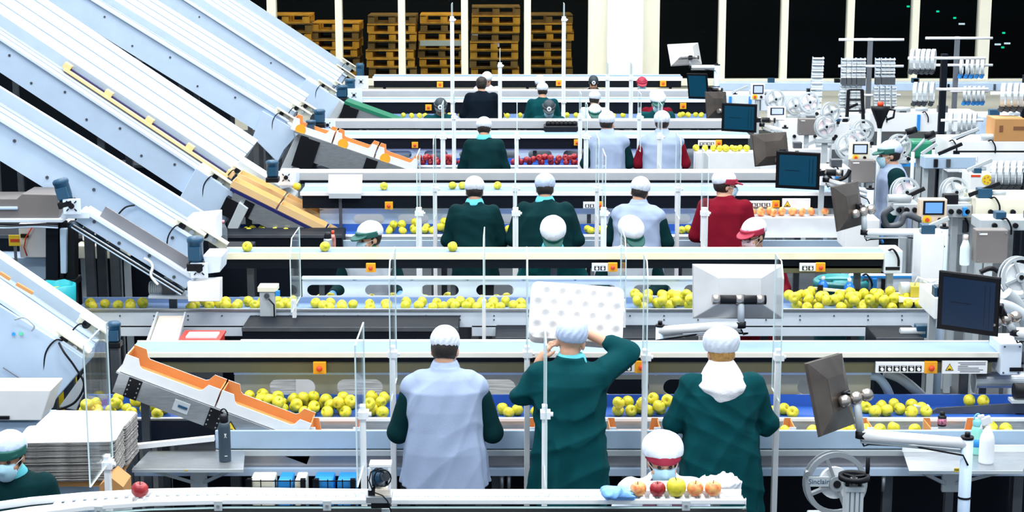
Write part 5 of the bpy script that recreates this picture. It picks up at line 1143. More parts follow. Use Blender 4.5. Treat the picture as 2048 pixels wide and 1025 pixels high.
def person(label, px, py, Y, face='away', coat='coat', cmat=None, smat=None, lean=.12, girth=1.0, hy=0., hp=.25, hr=0., res=.012, cap='net', capm=None, peak=None, badge=False, peak_len=1.0,
           mask=None, hair=HAIRD, skin=None, arms=None, glove=None, hem=.62, collar=None, hoodc=None, glasses=False, ry=0., scarf=None, seed=1, cuff=.92, lapel=None, logo=None, wr=1.0, capsize=1.0, vcap=True, zmin=0.0, tune=None):
    skin = skin or SKIN; sl = lambda z: max(0, z-1.0)*math.tan(lean)
    nb = np.array([0, sl(1.43)+.008, 1.405]); Rh = rotm(hy, hp, hr)
    hc = nb + np.array([0, .03+.05*math.sin(lean+hp*.6), .126-.03*(1-math.cos(hp))])
    H = lambda x, y, z: hc + Rh @ np.array([x, y, z])
    top = H(0, -.02, .165 if cap == 'puff' else .14)[2]+.004; ztop = Zat(py, Y); S_ = min(1.07, max(.95, ztop/top))
    drop = max(0, top-ztop/S_)                                     # knees bend when the head is lower than a short person's
    X = Xat(px, Y, ztop); rz = {'away': 0, 'front': math.pi, 'left': math.pi/2, 'right': -math.pi/2}.get(face, 0)+ry
    Rz = rot3(0, 0, rz); off = Rz @ Vector(hc*S_*np.array([1, 1, 0]))
    t = thing('person', label, 'person', (X-off.x, Y-off.y, -drop*S_), rz); t.scale = (S_,)*3
    g = girth; sh = .172*(.6+.4*g)
    shp = [np.array([sx*sh, sl(1.36), 1.352]) for sx in (-1, 1)]
    if arms is None: arms = [((-.255*g**.7, .05, 1.07), (-.13, .33, 1.06)), ((.255*g**.7, .05, 1.07), (.13, .33, 1.06))]
    arms = [(np.array(e), np.array(w)) for e, w in arms]
    B = SDF((-.42, -.36, zmin-.02), (.42, .62, top+.06), res)
    # ---- body: one surface from feet to head
    zz = [.84, .95, 1.06, 1.2, 1.32, 1.40, 1.45]
    B.loft(zz, [0]*7, [sl(z) for z in zz], [.16*g, .165*g, .145*g, .155*g, .155*g, .11, .055], [.11, .115, .105, .11, .105, .08, .055], .03, p=2.2)
    for sx in (-1, 1):
        if zmin < .5:
            kn = (sx*.1, .01+drop*.9, .48+drop*.5); B.cone((sx*.09, 0, .88), kn, .085, .052, .04); B.cone(kn, (sx*.1, -.01, .09+drop), .05, .035, .03)
            B.cone((sx*.1, -.03, .05+drop), (sx*.11, .12, .035+drop), .035, .03, .03)
    for (e, w), s0 in zip(arms, shp):
        B.cone(s0, e, .05, .042, .03); B.cone(e, w, .04, .027, .02)
        d = (w-e)/np.linalg.norm(w-e); sx = 1 if s0[0] > 0 else -1
        hand(B, w, d, sx, .02)
    # neck and head
    B.cone(nb-np.array([0, 0, .03]), H(0, -.025, -.06), .058, .054, .02)
    B.ell(H(0, -.015, .035), (.074, .094, .085), .02, R=Rh); B.ell(H(0, .03, -.05), (.056, .056, .064), .03, R=Rh); B.ell(H(0, .055, -.085), (.03, .028, .022), .025, R=Rh)
    B.ell(H(0, .07, .025), (.055, .022, .018), .02, R=Rh)
    B.cone(H(0, .083, .012), H(0, .107, -.022), .008, .012, .012); B.ell(H(0, .092, -.027), (.017, .012, .009), .01, R=Rh)
    B.ell(H(0, .083, -.055), (.024, .011, .006), .008, R=Rh); B.ell(H(0, .081, -.066), (.021, .011, .007), .008, R=Rh)
    for sx in (-1, 1):
        B.ell(H(sx*.075, -.012, -.008), (.011, .022, .032), .008, R=Rh); B.ell(H(sx*.032, .09, .008), (.017, .012, .011), .012, '-', R=Rh)
        B.ell(H(sx*.045, .06, -.03), (.022, .025, .02), .02, R=Rh)
    sdf_obj('body', B, skin, t)
    R3 = Matrix(Rh.tolist())
    hp_ = lambda x, y, z: Vector(H(x, y, z))
    if face != 'away' or abs(hy) > .6:
        for sx in (-1, 1):
            MB().lathe([(0, .011), (.008, .008), (.0115, 0), (.008, -.008), (0, -.011)], hp_(sx*.031, .076, .008), R3, 10).build('eye', EYEM, t, world=False)
            MB().tube([hp_(sx*(.016+.008*i), .0955-.0035*i*(1 if i > 1 else .6), .026+.003*(1 if i in (1, 2) else 0)) for i in range(5)], .0035, 6).build('eyebrow', HAIRD, t, world=False)
    if glasses:
        b = MB()
        for sx in (-1, 1):
            b.tube([hp_(sx*.033+.024*math.cos(a), .104-.1*abs(sx*.033+.024*math.cos(a))**1.5, .004+.018*math.sin(a)) for a in np.linspace(0, 6.28, 14)], .0028, 6)
            b.tube([hp_(sx*.057, .1, .008), hp_(sx*.078, .03, .006), hp_(sx*.078, -.01, 0)], .0025, 6)
        b.tube([hp_(-.01, .112, .006), hp_(.01, .112, .006)], .0025, 6); b.build('glasses', BLACK, t, world=False)
    hr_ = min(res, .010)
    box = lambda m_=.16: (hc-np.array([m_, m_+.04, m_]), hc+np.array([m_, m_+.06, m_+.03]))
    # ---- hair: shell at the back and sides below the cap
    if hair:
        s = SDF(*box(), hr_)
        def cut(d, x, y, z): return np.maximum(np.maximum(d, y-.035+np.abs(z)*.1), np.maximum(z-.06, -.076-z+.0*x))
        s.ell(H(0, -.02, .02), (.083, .1, .105), .0, R=Rh, cut=cut); s.wrinkle(.004, seed, 2.0); sdf_obj('hair', s, hair, t)
    # ---- cap
    s = SDF(*box(.2), hr_); cs = capsize
    def cutc(d, x, y, z): return np.maximum(d, -.058*1-z+.25*np.clip(-y, -.05, .2)*-.5)
    if cap in ('net', 'puff'):
        pr = np.random.RandomState(seed); ph = pr.uniform(0, 6)
        def cutn(d, x, y, z):
            a = np.arctan2(x, y); d = d + .0022*np.sin(a*17+ph+3*np.sin(z*40))*np.clip((.09-z)/.1, 0, 1)
            return np.maximum(d, (-.02 if peak else -.045)-z-.22*np.clip(-y, -.1, .1)*(1.4 if peak else 1))
        w_ = 1.12*cs if cap == 'puff' else cs
        s.ell(H(0, -.022, .058), (.096*w_, .116*w_, .094), .0, R=Rh, cut=cutn)
        if cap == 'puff': s.ell(H(0, -.03, .088), (.110*cs, .122*cs, .078*cs), .03, R=Rh)
    else:
        def cutk(d, x, y, z): return np.maximum(d, -.03-z)
        s.ell(H(0, -.012, .05), (.088, .108, .088), .0, R=Rh, cut=cutk)
    s.wrinkle(.0025 if cap != 'cap' else .001, seed+3, 2.2)
    co = sdf_obj('cap', s, capm or NETW, t)
    if peak:
        s = SDF(*box(.22), hr_)
        def cutp(d, x, y, z): return np.maximum(np.maximum(d, np.abs(z+.03*(x/.08)**2*-1)-.006), .045-y)
        Rp = Rh @ np.array(rot3(-.28, 0, 0))
        s = SDF(*box(.22), min(hr_, .006))
        if peak_len: s.ell(H(0, .075-.04*(1-peak_len), .05), (.083, .092*peak_len, .05), .0, R=Rp, cut=lambda d, x, y, z: np.maximum(np.maximum(d, np.abs(z+.9*x*x)-.007), -.02-y))
        def band(d, x, y, z): return np.maximum(np.maximum(d, np.abs(z)-.026), -.03-y)
        s.ell(H(0, -.012, .05), (.099, .119, .3), .0, R=Rh, cut=band)
        sdf_obj('cap_peak', s, peak, co)
    if badge:
        q = hp_(0, .099, .075) if face != 'away' else hp_(0, -.125, .06)
        n_ = R3 @ Vector((0, 1 if face != 'away' else -1, .45)).normalized()
        MB().cyl(q-n_*.006, q+n_*.003, .033, n=16).cyl(q+n_*.003, q+n_*.004, .015, n=10, mi=1).build('badge', [PURE, GREY], co, world=False)
    # ---- mask
    if mask:
        s = SDF(*box(.15), min(hr_, .008))
        lim = lambda d, x, y, z: np.maximum(np.maximum(d, -.02-y+.0*x), np.maximum(z-.02, -.075-z))
        s.ell(H(0, .045, -.045), (.068, .068, .078), .0, R=Rh, cut=lambda d, x, y, z: np.maximum(np.maximum(d, .005-y), np.maximum(z-.04, -.066-z)))
        s.cone(H(0, .1, -.012), H(0, .109, -.032), .016, .019, .02)
        mo = sdf_obj('face_mask', s, mask, t)
        b = MB()
        for sx in (-1, 1):
            MB().tube([hp_(sx*.058, .06, -.015), hp_(sx*.076, .03, .0), hp_(sx*.082, -.005, .004), hp_(sx*.08, -.004, -.02), hp_(sx*.05, .06, -.08)], .0022, 5).build('ear_loop', PURE, mo, world=False)
    # ---- coat, vest, sleeves
    ph = seed*1.3
    ext = hem if coat != 'shirt' else .82
    zz = [ext, .8 if ext < .75 else ext+.04, .95, 1.08, 1.2, 1.31, 1.385, 1.425, 1.452]
    rx = [.235, .225, .212, .198, .2, .198, .155, .092, .074]; ry_ = [.185, .18, .17, .155, .155, .145, .115, .086, .076]
    if coat == 'shirt': rx = [r*.95 for r in rx]
    fold = lambda a, z: .006*wr*np.sin(a*7+ph+4*np.sin(a*2+ph)+z*2)*np.clip((1.25-z)/.5, 0, 1)
    def torso(S, grow=0.0):
        S.loft(zz, [0]*9, [sl(z) for z in zz], [r*g+grow for r in rx[:6]]+[r+grow for r in rx[6:]], [r*(.7+.3*g)+grow for r in ry_[:6]]+[r+grow for r in ry_[6:]], .02, fold=fold)
    def sleeves(S, k=.045, r0=.078, upto=cuff, st=0.0):
        for (e, w), s0 in zip(arms, shp):
            S.cone(s0+np.array([0, 0, -.005])+(e-s0)*st, e, r0*(.8+.2*g), .063*(.75+.25*g), k)
            S.cone(e, e+(w-e)*upto, .062*(.75+.25*g), .046, .03)
    S = SDF((-.46, -.36, min(ext, .7)-.03), (.46, .6, top+.05), res)
    if coat in ('coat', 'shirt'):
        torso(S); sleeves(S); S.wrinkle(.010*wr, seed, 1.0); o = sdf_obj('coat' if coat == 'coat' else 'shirt', S, cmat, t)
    else:
        torso(S, .004); 
        for s0, sx in (zip(shp, (-1, 1)) if vcap else ()): S.cone(s0+np.array([-sx*.04, 0, .0]), s0+np.array([sx*.006, 0, -.03]), .076, .068, .04); S.cone(s0+np.array([sx*.01, 0, -.04]), s0+np.array([-sx*.0, 0, -.16]), .07, .05, .04)
        S.wrinkle(.008*wr, seed, .9); o = sdf_obj('vest', S, cmat, t)
        S = SDF((-.46, -.36, .7), (.46, .6, 1.6), res); sleeves(S, .02, .068 if vcap else .088, st=.3 if vcap else 0)
        S.loft([1.0, 1.2, 1.32, 1.38], [0]*4, [sl(z) for z in (1.0, 1.2, 1.32, 1.38)], [.18*g, .18*g, .16*g, .11], [.12, .12, .11, .08], .03)
        S.wrinkle(.006*wr, seed+5, 1.0); sdf_obj('shirt', S, smat, t)
    # ---- collar / hood / scarf / lapels
    if collar:
        S = SDF(nb-.16, nb+.17, min(res, .01))
        S.loft([1.405, 1.44, 1.475], [0]*3, [sl(1.42), sl(1.44)+.004, sl(1.46)+.012], [.096, .089, .071], [.088, .086, .069], .0, p=2.1); S.wrinkle(.003, seed+8, 1.5)
        sdf_obj('collar', S, collar, t)
    if hoodc:
        S = SDF(nb-np.array([.26, .26, .26]), nb+np.array([.26, .2, .14]), min(res, .01))
        S.loft([1.36, 1.42, 1.475, 1.5], [0]*4, [sl(1.38)-.03, sl(1.42)-.012, sl(1.46), sl(1.48)+.01], [.165, .125, .09, .076], [.12, .115, .092, .08], .03, p=2.0)
        S.ell((0, sl(1.33)-.1, 1.345), (.125, .055, .085), .05); S.ell((0, sl(1.3)-.115, 1.30), (.06, .04, .06), .05); S.wrinkle(.006, seed+9, 1.4)
        sdf_obj('hood', S, hoodc, t)
    if scarf:
        S = SDF(nb-.18, nb+.2, min(res, .01))
        S.loft([1.39, 1.43, 1.49], [0]*3, [sl(1.42), sl(1.44)+.01, sl(1.48)+.02], [.1, .09, .072], [.1, .095, .08], .0, p=2.1); S.wrinkle(.005, seed+8, 1.8)
        sdf_obj('scarf', S, scarf, t)
    if lapel:
        for sx in (-1, 1):
            b = MB(); q = [Vector((sx*x, sl(z)+y, z)) for x, y, z in ((.06, .07, 1.45), (.10, .085, 1.40), (.115, .14, 1.3), (.05, .168, 1.18), (.02, .16, 1.2), (.045, .12, 1.36))]
            n_ = Vector((0, .02, .004)); b.add([v for v in q]+[v+n_ for v in q], [tuple(range(6)), tuple(range(11, 5, -1))]+[(i, (i+1) % 6, 6+(i+1) % 6, 6+i) for i in range(6)])
            b.build('lapel', lapel, o, world=False)
    # ---- gloves
    if glove:
        for (e, w) in arms:
            S = SDF(np.minimum(w, w)-.17, w+.2, .007); d = (w-e)/np.linalg.norm(w-e)
            hand(S, w, d, 1 if w[0] > 0 else -1, .012, .0035); S.cone(w-d*.05, w, .036, .034, .01); sdf_obj('glove', S, glove, t)
    # ---- trousers and shoes
    if zmin < .5:
        S = SDF((-.3, -.25, .02), (.3, .3, 1.0), .02)
        S.loft([.8, .9, .98], [0]*3, [0]*3, [.18*g, .18*g, .165*g], [.135, .135, .125], .03)
        for sx in (-1, 1): kn = (sx*.1, .01+drop*.9, .48+drop*.5); S.cone((sx*.09, 0, .86), kn, .105, .078, .03); S.cone(kn, (sx*.1, -.01, .1+drop), .077, .065, .03)
        sdf_obj('trousers', S, TROU, t)
        for sx in (-1, 1):
            S = SDF((sx*.1-.1, -.15, drop-.02), (sx*.1+.1, .25, drop+.16), .016); S.cone((sx*.1, -.05, drop+.05), (sx*.112, .14, drop+.045), .05, .045, .03); S.cone((sx*.1, -.03, drop+.1), (sx*.1, -.03, drop+.05), .05, .045, .02); sdf_obj('shoe', S, SHOE, t)
    t['_'] = 0; del t['_']
    return t, dict(H=H, S=S_, Rz=Rz, hc=hc, base=Vector((X-off.x, Y-off.y, 0)), arms=arms)
def hand(S, w, d, sx, k, grow=0.0):
    """palm, four bent fingers of different lengths and a thumb from the side of the palm"""
    d = d/np.linalg.norm(d); up = np.array([0, 0, 1.0]); sd = np.cross(d, up); sd = sd/max(np.linalg.norm(sd), 1e-6); nn = np.cross(sd, d)
    P = lambda a, b, c: w + d*a + sd*b + nn*c
    S.cone(P(.0, 0, 0), P(.035, 0, 0), .026+grow, .026+grow, k)
    for b in (-.024, 0, .024): S.cone(P(.03, b*.6, 0), P(.082, b, -.004), .015+grow, .013+grow, .012)
    for i, (b, L) in enumerate(((-.033, .055), (-.011, .068), (.011, .072), (.032, .06))):
        L2 = L if sx > 0 else (.06, .072, .068, .055)[i]
        S.cone(P(.085, b, -.004), P(.085+L2*.5, b*1.05, -.012), .0095+grow, .009+grow, .006)
        S.cone(P(.085+L2*.5, b*1.05, -.012), P(.085+L2*.86, b*1.02, -.038), .009+grow, .0075+grow, .005)
    b = -sx*.03
    S.cone(P(.028, b*.7, -.006), P(.06, b*1.6, -.02), .013+grow, .011+grow, .01); S.cone(P(.06, b*1.6, -.02), P(.09, b*1.7, -.034), .0105+grow, .008+grow, .006)
FAR = .018
# front row, backs turned
person('person in pale blue grey vest over dark teal sleeves, back turned at the front table', 890, 655, 10.25, cmat=VEST, coat='vest', smat=TEALD, lean=.14, girth=1.13, hp=.35, res=.007, hem=.73, hy=-.1, collar=VEST, seed=2, capsize=.92,
       arms=[((-.285, .06, 1.03), (-.15, .32, 1.03)), ((.285, .06, 1.03), (.15, .32, 1.03))])
pa2, ia2 = person('person in a teal coat lifting a stack of white fruit trays overhead', 1142, 636, 10.2, cmat=TEAL, lean=.05, girth=1.02, hp=.2, hr=.12, hy=-.1, res=.007, hem=.6, collar=COLLAR, capm=NETB, seed=4, cuff=.38, wr=1.7, hair=None,
       arms=[((-.28, .05, 1.22), (-.175, .07, 1.42)), ((.33, .10, 1.46), (.08, .20, 1.56))], capsize=.98, skin=SKIN)
person('person in a teal coat with a white hood hanging down the back', 1443, 654, 10.25, cmat=TEAL, lean=.12, girth=1.12, hp=.3, res=.007, hem=.5, hoodc=HOODW, cap='puff', hair=HAIRB, seed=6, hy=.1, wr=1.2,
       arms=[((-.29, .05, 1.1), (-.14, .32, 1.03)), ((.29, .05, 1.1), (.14, .32, 1.03))])
# facing the camera at the roller track
person('bowed masked person facing us in puffed white cap with dark red peak', 1327, 866, 8.75, face='front', cmat=LBLUE, lean=.16, girth=1.0, hp=.14, peak_len=.5, res=.007, cap='puff', peak=PEAKR, mask=MASKB, lapel=PURP, seed=8, hem=.6, hy=.05, capsize=1.0)
person('masked person in green peaked cap and turquoise collar by the pulp tray piles', 14, 866, 8.8, face='front', cmat=TEALD, lean=.12, hp=.12, peak_len=.5, res=.008, peak=PEAKG, mask=MASKB, collar=COLLAR, seed=9, hy=-.1, skin=SKIN2, capm=NETB)
# facing row behind the cream edged belt
kw = dict(face='front', zmin=0.0)
A_ = lambda w=.2, y=.36, z=1.0: [((-.26, .08, 1.08), (-w, y, z)), ((.26, .08, 1.08), (w, y, z))]
person('person with green cap peak, mask and green scarf looking sideways over the belt', 737, 444, 14.1, cmat=LBLUE, lean=.12, hp=.15, hy=-.95, res=.009, peak=PEAKG, mask=MASKB, scarf=SCARF, glove=GLOVE, arms=A_(.28, .4, 1.12), seed=11, coat='vest', smat=TEALD, **kw)
person('person in teal with white cap bowed deep over the belt', 1106, 441, 14.15, cmat=TEAL, lean=.22, hp=.75, res=.01, cap='puff', peak=PEAKG, seed=12, collar=COLLAR, arms=A_(.12, .4, 1.08), capsize=.95, **kw)
person('person in pale coat with white cap bowed and turned aside', 1262, 438, 14.15, cmat=LBLUE, lean=.2, hp=.6, hy=.4, hr=.1, res=.01, cap='puff', mask=MASKB, peak=PEAKG, seed=13, coat='vest', smat=TEALD, arms=A_(.12, .42, 1.08), skin=SKIN2, capsize=.95, **kw)
person('person with glasses, pink mask and red cap peak looking sideways', 1507, 438, 14.1, cmat=BURG, lean=.1, hp=.2, hy=-.85, res=.009, mask=MASKP, peak=PEAKR, glasses=True, seed=14, arms=A_(.2, .36, 1.05), **kw)
# second row of backs
person('person in dark teal coat, slimmer of two teal backs in the second row', 949, 355, 16.4, cmat=TEALD, hp=.35, girth=1.0, res=.011, seed=15, collar=COLLAR, hem=.7)
person('person in dark teal coat, broader of two teal backs in the second row', 1090, 348, 16.35, cmat=TEALD, hp=.3, girth=1.25, res=.011, seed=16, collar=COLLAR, hem=.7, capm=NETB)
person('person in a pale vest with teal sleeves, back turned beside two teal backs', 1280, 356, 16.4, cmat=VEST, coat='vest', smat=TEALD, hp=.35, hr=.12, girth=1.12, res=.011, seed=17, ry=-.25, collar=VEST)
person('person in burgundy with red cap peak and mask looking aside', 1452, 341, 16.4, cmat=BURG, hp=.1, hy=-1.15, res=.011, seed=18, girth=1.02, peak=PEAKR, mask=MASKB, ry=-.2)
# third row of backs
person('person in dark teal alone at the red apples, back turned', 968, 236, 21.3, cmat=TEALD, hp=.4, res=.014, seed=19, collar=COLLAR, girth=1.0, hair=HAIRD)
person('person in a pale vest with teal sleeves at the red apples', 1215, 222, 21.3, cmat=VEST, coat='vest', smat=TEALD, res=.014, seed=20, hp=.15, hy=-.5, collar=VEST)
person('person in a pale vest with burgundy sleeves at the red apples', 1324, 222, 21.3, cmat=VEST, coat='vest', smat=BURG, res=.014, seed=21, hp=.15, collar=VEST, girth=1.1)
# facing row behind the red apples
kw = dict(face='front', res=FAR, zmin=0.0)
person('person in a dark cap with white badge facing us, at the green chute', 881, 196, 24.2, cmat=TEAL, hp=.5, cap='cap', capm=CAPK, badge=True, seed=22, peak=CAPK, **kw)
person('person in a dark cap with white badge facing us, above the black crate', 1098, 200, 24.2, cmat=TEAL, hp=.5, cap='cap', capm=CAPK, badge=True, seed=23, peak=CAPK, mask=MASKB, **kw)
person('person in green peaked white cap facing us behind the vest with teal sleeves', 1190, 210, 24.4, cmat=TEAL, hp=.4, peak=PEAKG, seed=24, **kw)
person('person in green peaked white cap and mask facing us behind the burgundy sleeves', 1316, 184, 24.2, cmat=TEAL, hp=.3, peak=PEAKG, seed=25, mask=MASKB, cap='puff', **kw)
# fourth row of backs
kw = dict(res=FAR, zmin=0.0)
person('person in a dark navy shirt, short dark hair, no cap, back turned', 963, 152, 27.2, cmat=NAVYC, cap='cap', capm=HAIRD, hp=.1, girth=1.15, seed=26, **kw)
person('person in teal with white cap, back turned in the fourth row', 1085, 166, 27.2, cmat=TEAL, hp=.3, girth=1.05, seed=27, **kw)
person('person in a white smock, back turned in the fourth row', 1190, 183, 27.0, cmat=LBLUE, hp=.3, seed=28, hy=-.5, **kw)
person('person in burgundy under a wide white cap, back turned in the fourth row', 1314, 180, 27.0, cmat=BURG, hp=.3, girth=1.1, seed=29, cap='puff', capsize=1.1, **kw)
# farthest row
kw = dict(face='front', res=FAR, zmin=0.0)
person('person in a white cap at the farthest belt beside the dark shirted back', 974, 145, 29.6, cmat=LBLUE, hp=.4, seed=30, **kw)
person('person in a white cap and teal at the farthest belt', 1080, 153, 29.4, cmat=TEAL, hp=.5, seed=31, **kw)
person('person in a dark cap with badge at the farthest belt', 1187, 151, 29.4, cmat=NAVYC, hp=.5, cap='cap', capm=CAPK, badge=True, seed=32, **kw)
person('person in a dark red cap and mask at the farthest belt', 1284, 153, 29.4, cmat=TEALD, hp=.3, cap='cap', capm=PEAKR, mask=MASKB, peak=PEAKR, seed=33, **kw)
# the one standing sideways among the label reels
person('person in vest and green peaked cap standing sideways among label reels, blue glove hanging', 1781, 233, 18.2, face='left', cmat=VEST, coat='vest', smat=TEALD, lean=.02, hp=.12, res=.011, peak=PEAKG, mask=MASKB, glove=GLOVE, seed=34, hem=.75, vcap=False,
       arms=[((-.275, .02, 1.1), (-.27, .12, .86)), ((.24, -.0, 1.1), (.25, .12, .86))], capm=NETB)
# ================================================================ fruit
def apple_mesh(name, m, sq=.9, seed=0):
    r = random.Random(seed); prof = []; n = 16
    for i in range(n+1):
        a = math.pi*i/n; s_ = math.sin(a); c = -math.cos(a)
        rad = s_**.86*(1+.05*c); z = c*sq*(1-.34*math.exp(-(s_/.26)**2))
        prof.append((max(rad, 0), z))
    b = MB().lathe(prof, n=20); v = np.array(b.v); a = np.arctan2(v[:, 1], v[:, 0]); v[:, :2] *= (1+.025*np.cos(5*a+seed)*(v[:, 2] < 0)+.02*np.cos(a*2+seed))[:, None]
    b.v = [tuple(x) for x in v]
    me = bpy.data.meshes.new(name); me.from_pydata(b.v, [], b.f); me.polygons.foreach_set('use_smooth', [True]*len(b.f)); me.materials.append(m); return me
def fruit_mat(name, c0, c1, c2):
    m = bpy.data.materials.new(name); m.use_nodes = True; nt = m.node_tree; b = nt.nodes['Principled BSDF']; b.inputs['Roughness'].default_value = .38
    tc = nt.nodes.new('ShaderNodeTexCoord'); nz = nt.nodes.new('ShaderNodeTexNoise'); nz.inputs['Scale'].default_value = 1.3; oi = nt.nodes.new('ShaderNodeObjectInfo')
    ad = nt.nodes.new('ShaderNodeVectorMath'); ad.operation = 'ADD'; nt.links.new(tc.outputs['Object'], ad.inputs[0]); nt.links.new(oi.outputs['Location'], ad.inputs[1]); nt.links.new(ad.outputs[0], nz.inputs['Vector'])
    rp = nt.nodes.new('ShaderNodeValToRGB'); rp.color_ramp.elements[0].position = .3; rp.color_ramp.elements[0].color = c0+(1,); rp.color_ramp.elements[1].position = .72; rp.color_ramp.elements[1].color = c2+(1,)
    e = rp.color_ramp.elements.new(.5); e.color = c1+(1,); nt.links.new(nz.outputs['Fac'], rp.inputs[0]); nt.links.new(rp.outputs[0], b.inputs['Base Color'])
    return m
GOLD = fruit_mat('golden_apple_skin', (.42, .46, .015), (.66, .58, .03), (.75, .62, .06))
REDA = fruit_mat('red_apple_skin', (.22, .004, .012), (.30, .008, .016), (.42, .03, .03))
DKRED = fruit_mat('dark_red_apple_skin', (.06, .002, .008), (.11, .004, .012), (.22, .01, .02))
PINKA = fruit_mat('blushed_apple_skin', (.7, .12, .04), (.8, .32, .1), (.8, .5, .16))
STEM = mat('stem_brown', (.06, .035, .012), .8)
AM = {'g': [apple_mesh('golden_apple', GOLD, .86+.05*k, k) for k in range(3)], 'r': [apple_mesh('red_apple', REDA, .88+.04*k, k+5) for k in range(2)], 'd': [apple_mesh('dark_red_apple', DKRED, .9, 9)], 'p': [apple_mesh('blushed_apple', PINKA, .88, 12)]}
stem_b = MB().tube([(0, 0, .55), (.03, 0, .8), (.1, 0, 1.02)], [.05, .04, .06], 6); stem_me = bpy.data.meshes.new('stem'); stem_me.from_pydata(stem_b.v, [], stem_b.f); stem_me.materials.append(STEM)
NM = {'g': 'golden_apple', 'r': 'red_apple', 'd': 'dark_red_apple', 'p': 'blushed_apple'}
RF = random.Random(3)
def apple(kind, x, y, z, r, label, group=None, stem=True, up=None):
    o = bpy.data.objects.new(NM[kind], RF.choice(AM[kind])); COL.objects.link(o); o.location = (x, y, z); o.scale = (r, r, r)
    o.rotation_euler = up or (RF.uniform(-1.3, 1.3) if RF.random() < .8 else RF.uniform(1.5, 2.2), RF.uniform(-1.2, 1.2), RF.uniform(0, 6.3))
    tag(o, label, 'apple', group)
    if stem: s_ = bpy.data.objects.new('stem', stem_me); COL.objects.link(s_); s_.parent = o
    return o
def heap(kind, px0, px1, Y0, Y1, zb, n, r, layers, label, group, stem=False, tries=60, slope=0):
    Ym = (Y0+Y1)/2; x0, x1 = Xat(px0, Ym, zb), Xat(px1, Ym, zb); done = []; D = 2*r*.97
    for _ in range(n*tries):
        if len(done) >= n: break
        x, y = RF.uniform(x0+r, x1-r), RF.uniform(Y0+r, Y1-r); z = zb+r*.9+slope*(y-Y0)
        for a, b_, c in done:
            d2 = (a-x)**2+(b_-y)**2
            if d2 < D*D: z = max(z, c+math.sqrt(D*D-d2))
        if z > zb+r*.9+slope*(y-Y0)+(layers-1)*r*1.55+.001: continue
        done.append((x, y, z)); apple(kind, x, y, z, r*RF.uniform(.93, 1.03), label, group, stem)
def H_(kind, rows):
    for px0, px1, Y0, Y1, zb, n, r, ly, lab, st in rows: heap(kind, px0, px1, Y0, Y1, zb, n, r, ly, lab, 'apples: '+lab.split(' apple ')[1], st)
G = 'golden yellow apple '
H_('g', [(478, 716, 10.82, 11.14, .925, 34, .041, 2, G+'heaped on the front blue belt past the chute', True), (724, 782, 10.82, 11.14, .925, 9, .041, 2, G+'on the front blue belt beside the first white post', True),
         (988, 1052, 10.82, 11.0, .925, 6, .041, 1, G+'on the front blue belt between vest wearer and tray lifter', True), (1058, 1088, 10.82, 10.98, .925, 3, .041, 1, G+'glimpsed left over the tray lifter elbow'.replace('left ', ''), True), (1222, 1348, 10.82, 11.02, .925, 13, .041, 2, G+'on the front blue belt between tray lifter and hooded worker', True),
         (1530, 1602, 10.82, 11.0, .925, 5, .041, 1, G+'on the front blue belt just past the hooded worker', True), (1715, 1858, 10.82, 11.12, .925, 13, .042, 1, G+'on the front blue belt near the switch row', True), (1905, 1985, 10.98, 11.14, .95, 5, .043, 1, G+'behind the navy guide plate', True),
         (160, 360, 10.78, 11.12, .925, 22, .04, 2, G+'in the dark trough under the lowest conveyor', True), (1520, 1850, 10.52, 10.75, .875, 11, .041, 1, G+'packed low in the front tray channel', False), (1960, 2060, 10.52, 10.75, .875, 4, .041, 1, G+'in the front tray channel beyond the spray bottle', False),
         (160, 300, 13.05, 13.3, 1.115, 7, .043, 1, G+'scattered on the second channel start', False), (375, 600, 13.05, 13.38, 1.115, 20, .042, 1, G+'on the second channel under the white box', False), (615, 795, 13.03, 13.3, 1.115, 11, .042, 1, G+'scattered along the white slotted panel', False),
         (800, 1060, 13.03, 13.35, 1.115, 23, .042, 1, G+'along the white slotted panel before the raised trays', False), (1255, 1390, 13.03, 13.38, 1.115, 22, .042, 2, G+'along the white slotted panel past the raised trays', False), (1570, 1872, 13.03, 13.4, 1.115, 64, .043, 2, G+'in the big heap on the second channel', False),
         (620, 1400, 13.58, 13.78, 1.06, 20, .04, 1, G+'glimpsed through the slots of the white panel', False),
         (770, 905, 17.02, 17.3, 1.0, 17, .042, 2, G+'on the third channel short of the slim teal back', False), (1000, 1048, 17.02, 17.2, 1.0, 6, .042, 1, G+'on the third channel between the two teal backs', False), (1165, 1240, 17.02, 17.2, 1.0, 8, .042, 1, G+'on the third channel beside the vest', False), (1345, 1405, 17.02, 17.2, 1.0, 4, .042, 1, G+'on the third channel beside the burgundy back', False),
         (478, 590, 16.95, 17.2, 1.0, 9, .042, 1, G+'in the dark trough under the tray chute', False)])
H_('r', [(830, 935, 21.82, 22.0, 1.01, 16, .042, 2, 'shiny red apple short of the lone teal back', False), (1020, 1180, 21.82, 22.0, 1.01, 24, .042, 2, 'shiny red apple between the lone teal back and the vest', False), (1255, 1300, 21.82, 22.0, 1.01, 5, .042, 1, 'shiny red apple between the two pale vests', False)])
H_('d', [(590, 790, 21.82, 22.05, 1.01, 22, .044, 1, 'dark red apple in the shaded trough under the carton chute', False)])
H_('p', [(1474, 1665, 17.04, 17.22, 1.18, 22, .044, 1, 'blushed pink apple in the row under the switch panel', False)])
H_('g', [(755, 890, 22.3, 22.45, 1.19, 8, .042, 1, G+'behind the pale panel near the lone teal back', False), (1385, 1503, 21.62, 21.8, 1.215, 17, .042, 1, G+'in the row under the small switch panel', False), (660, 735, 27.6, 27.8, .95, 6, .045, 1, G+'under the green belt', False), (800, 1255, 27.6, 27.8, .95, 22, .045, 1, G+'at the fourth row of backs', False), (1350, 1412, 27.6, 27.8, .96, 8, .045, 1, G+'at the far end of the fourth row', False)])
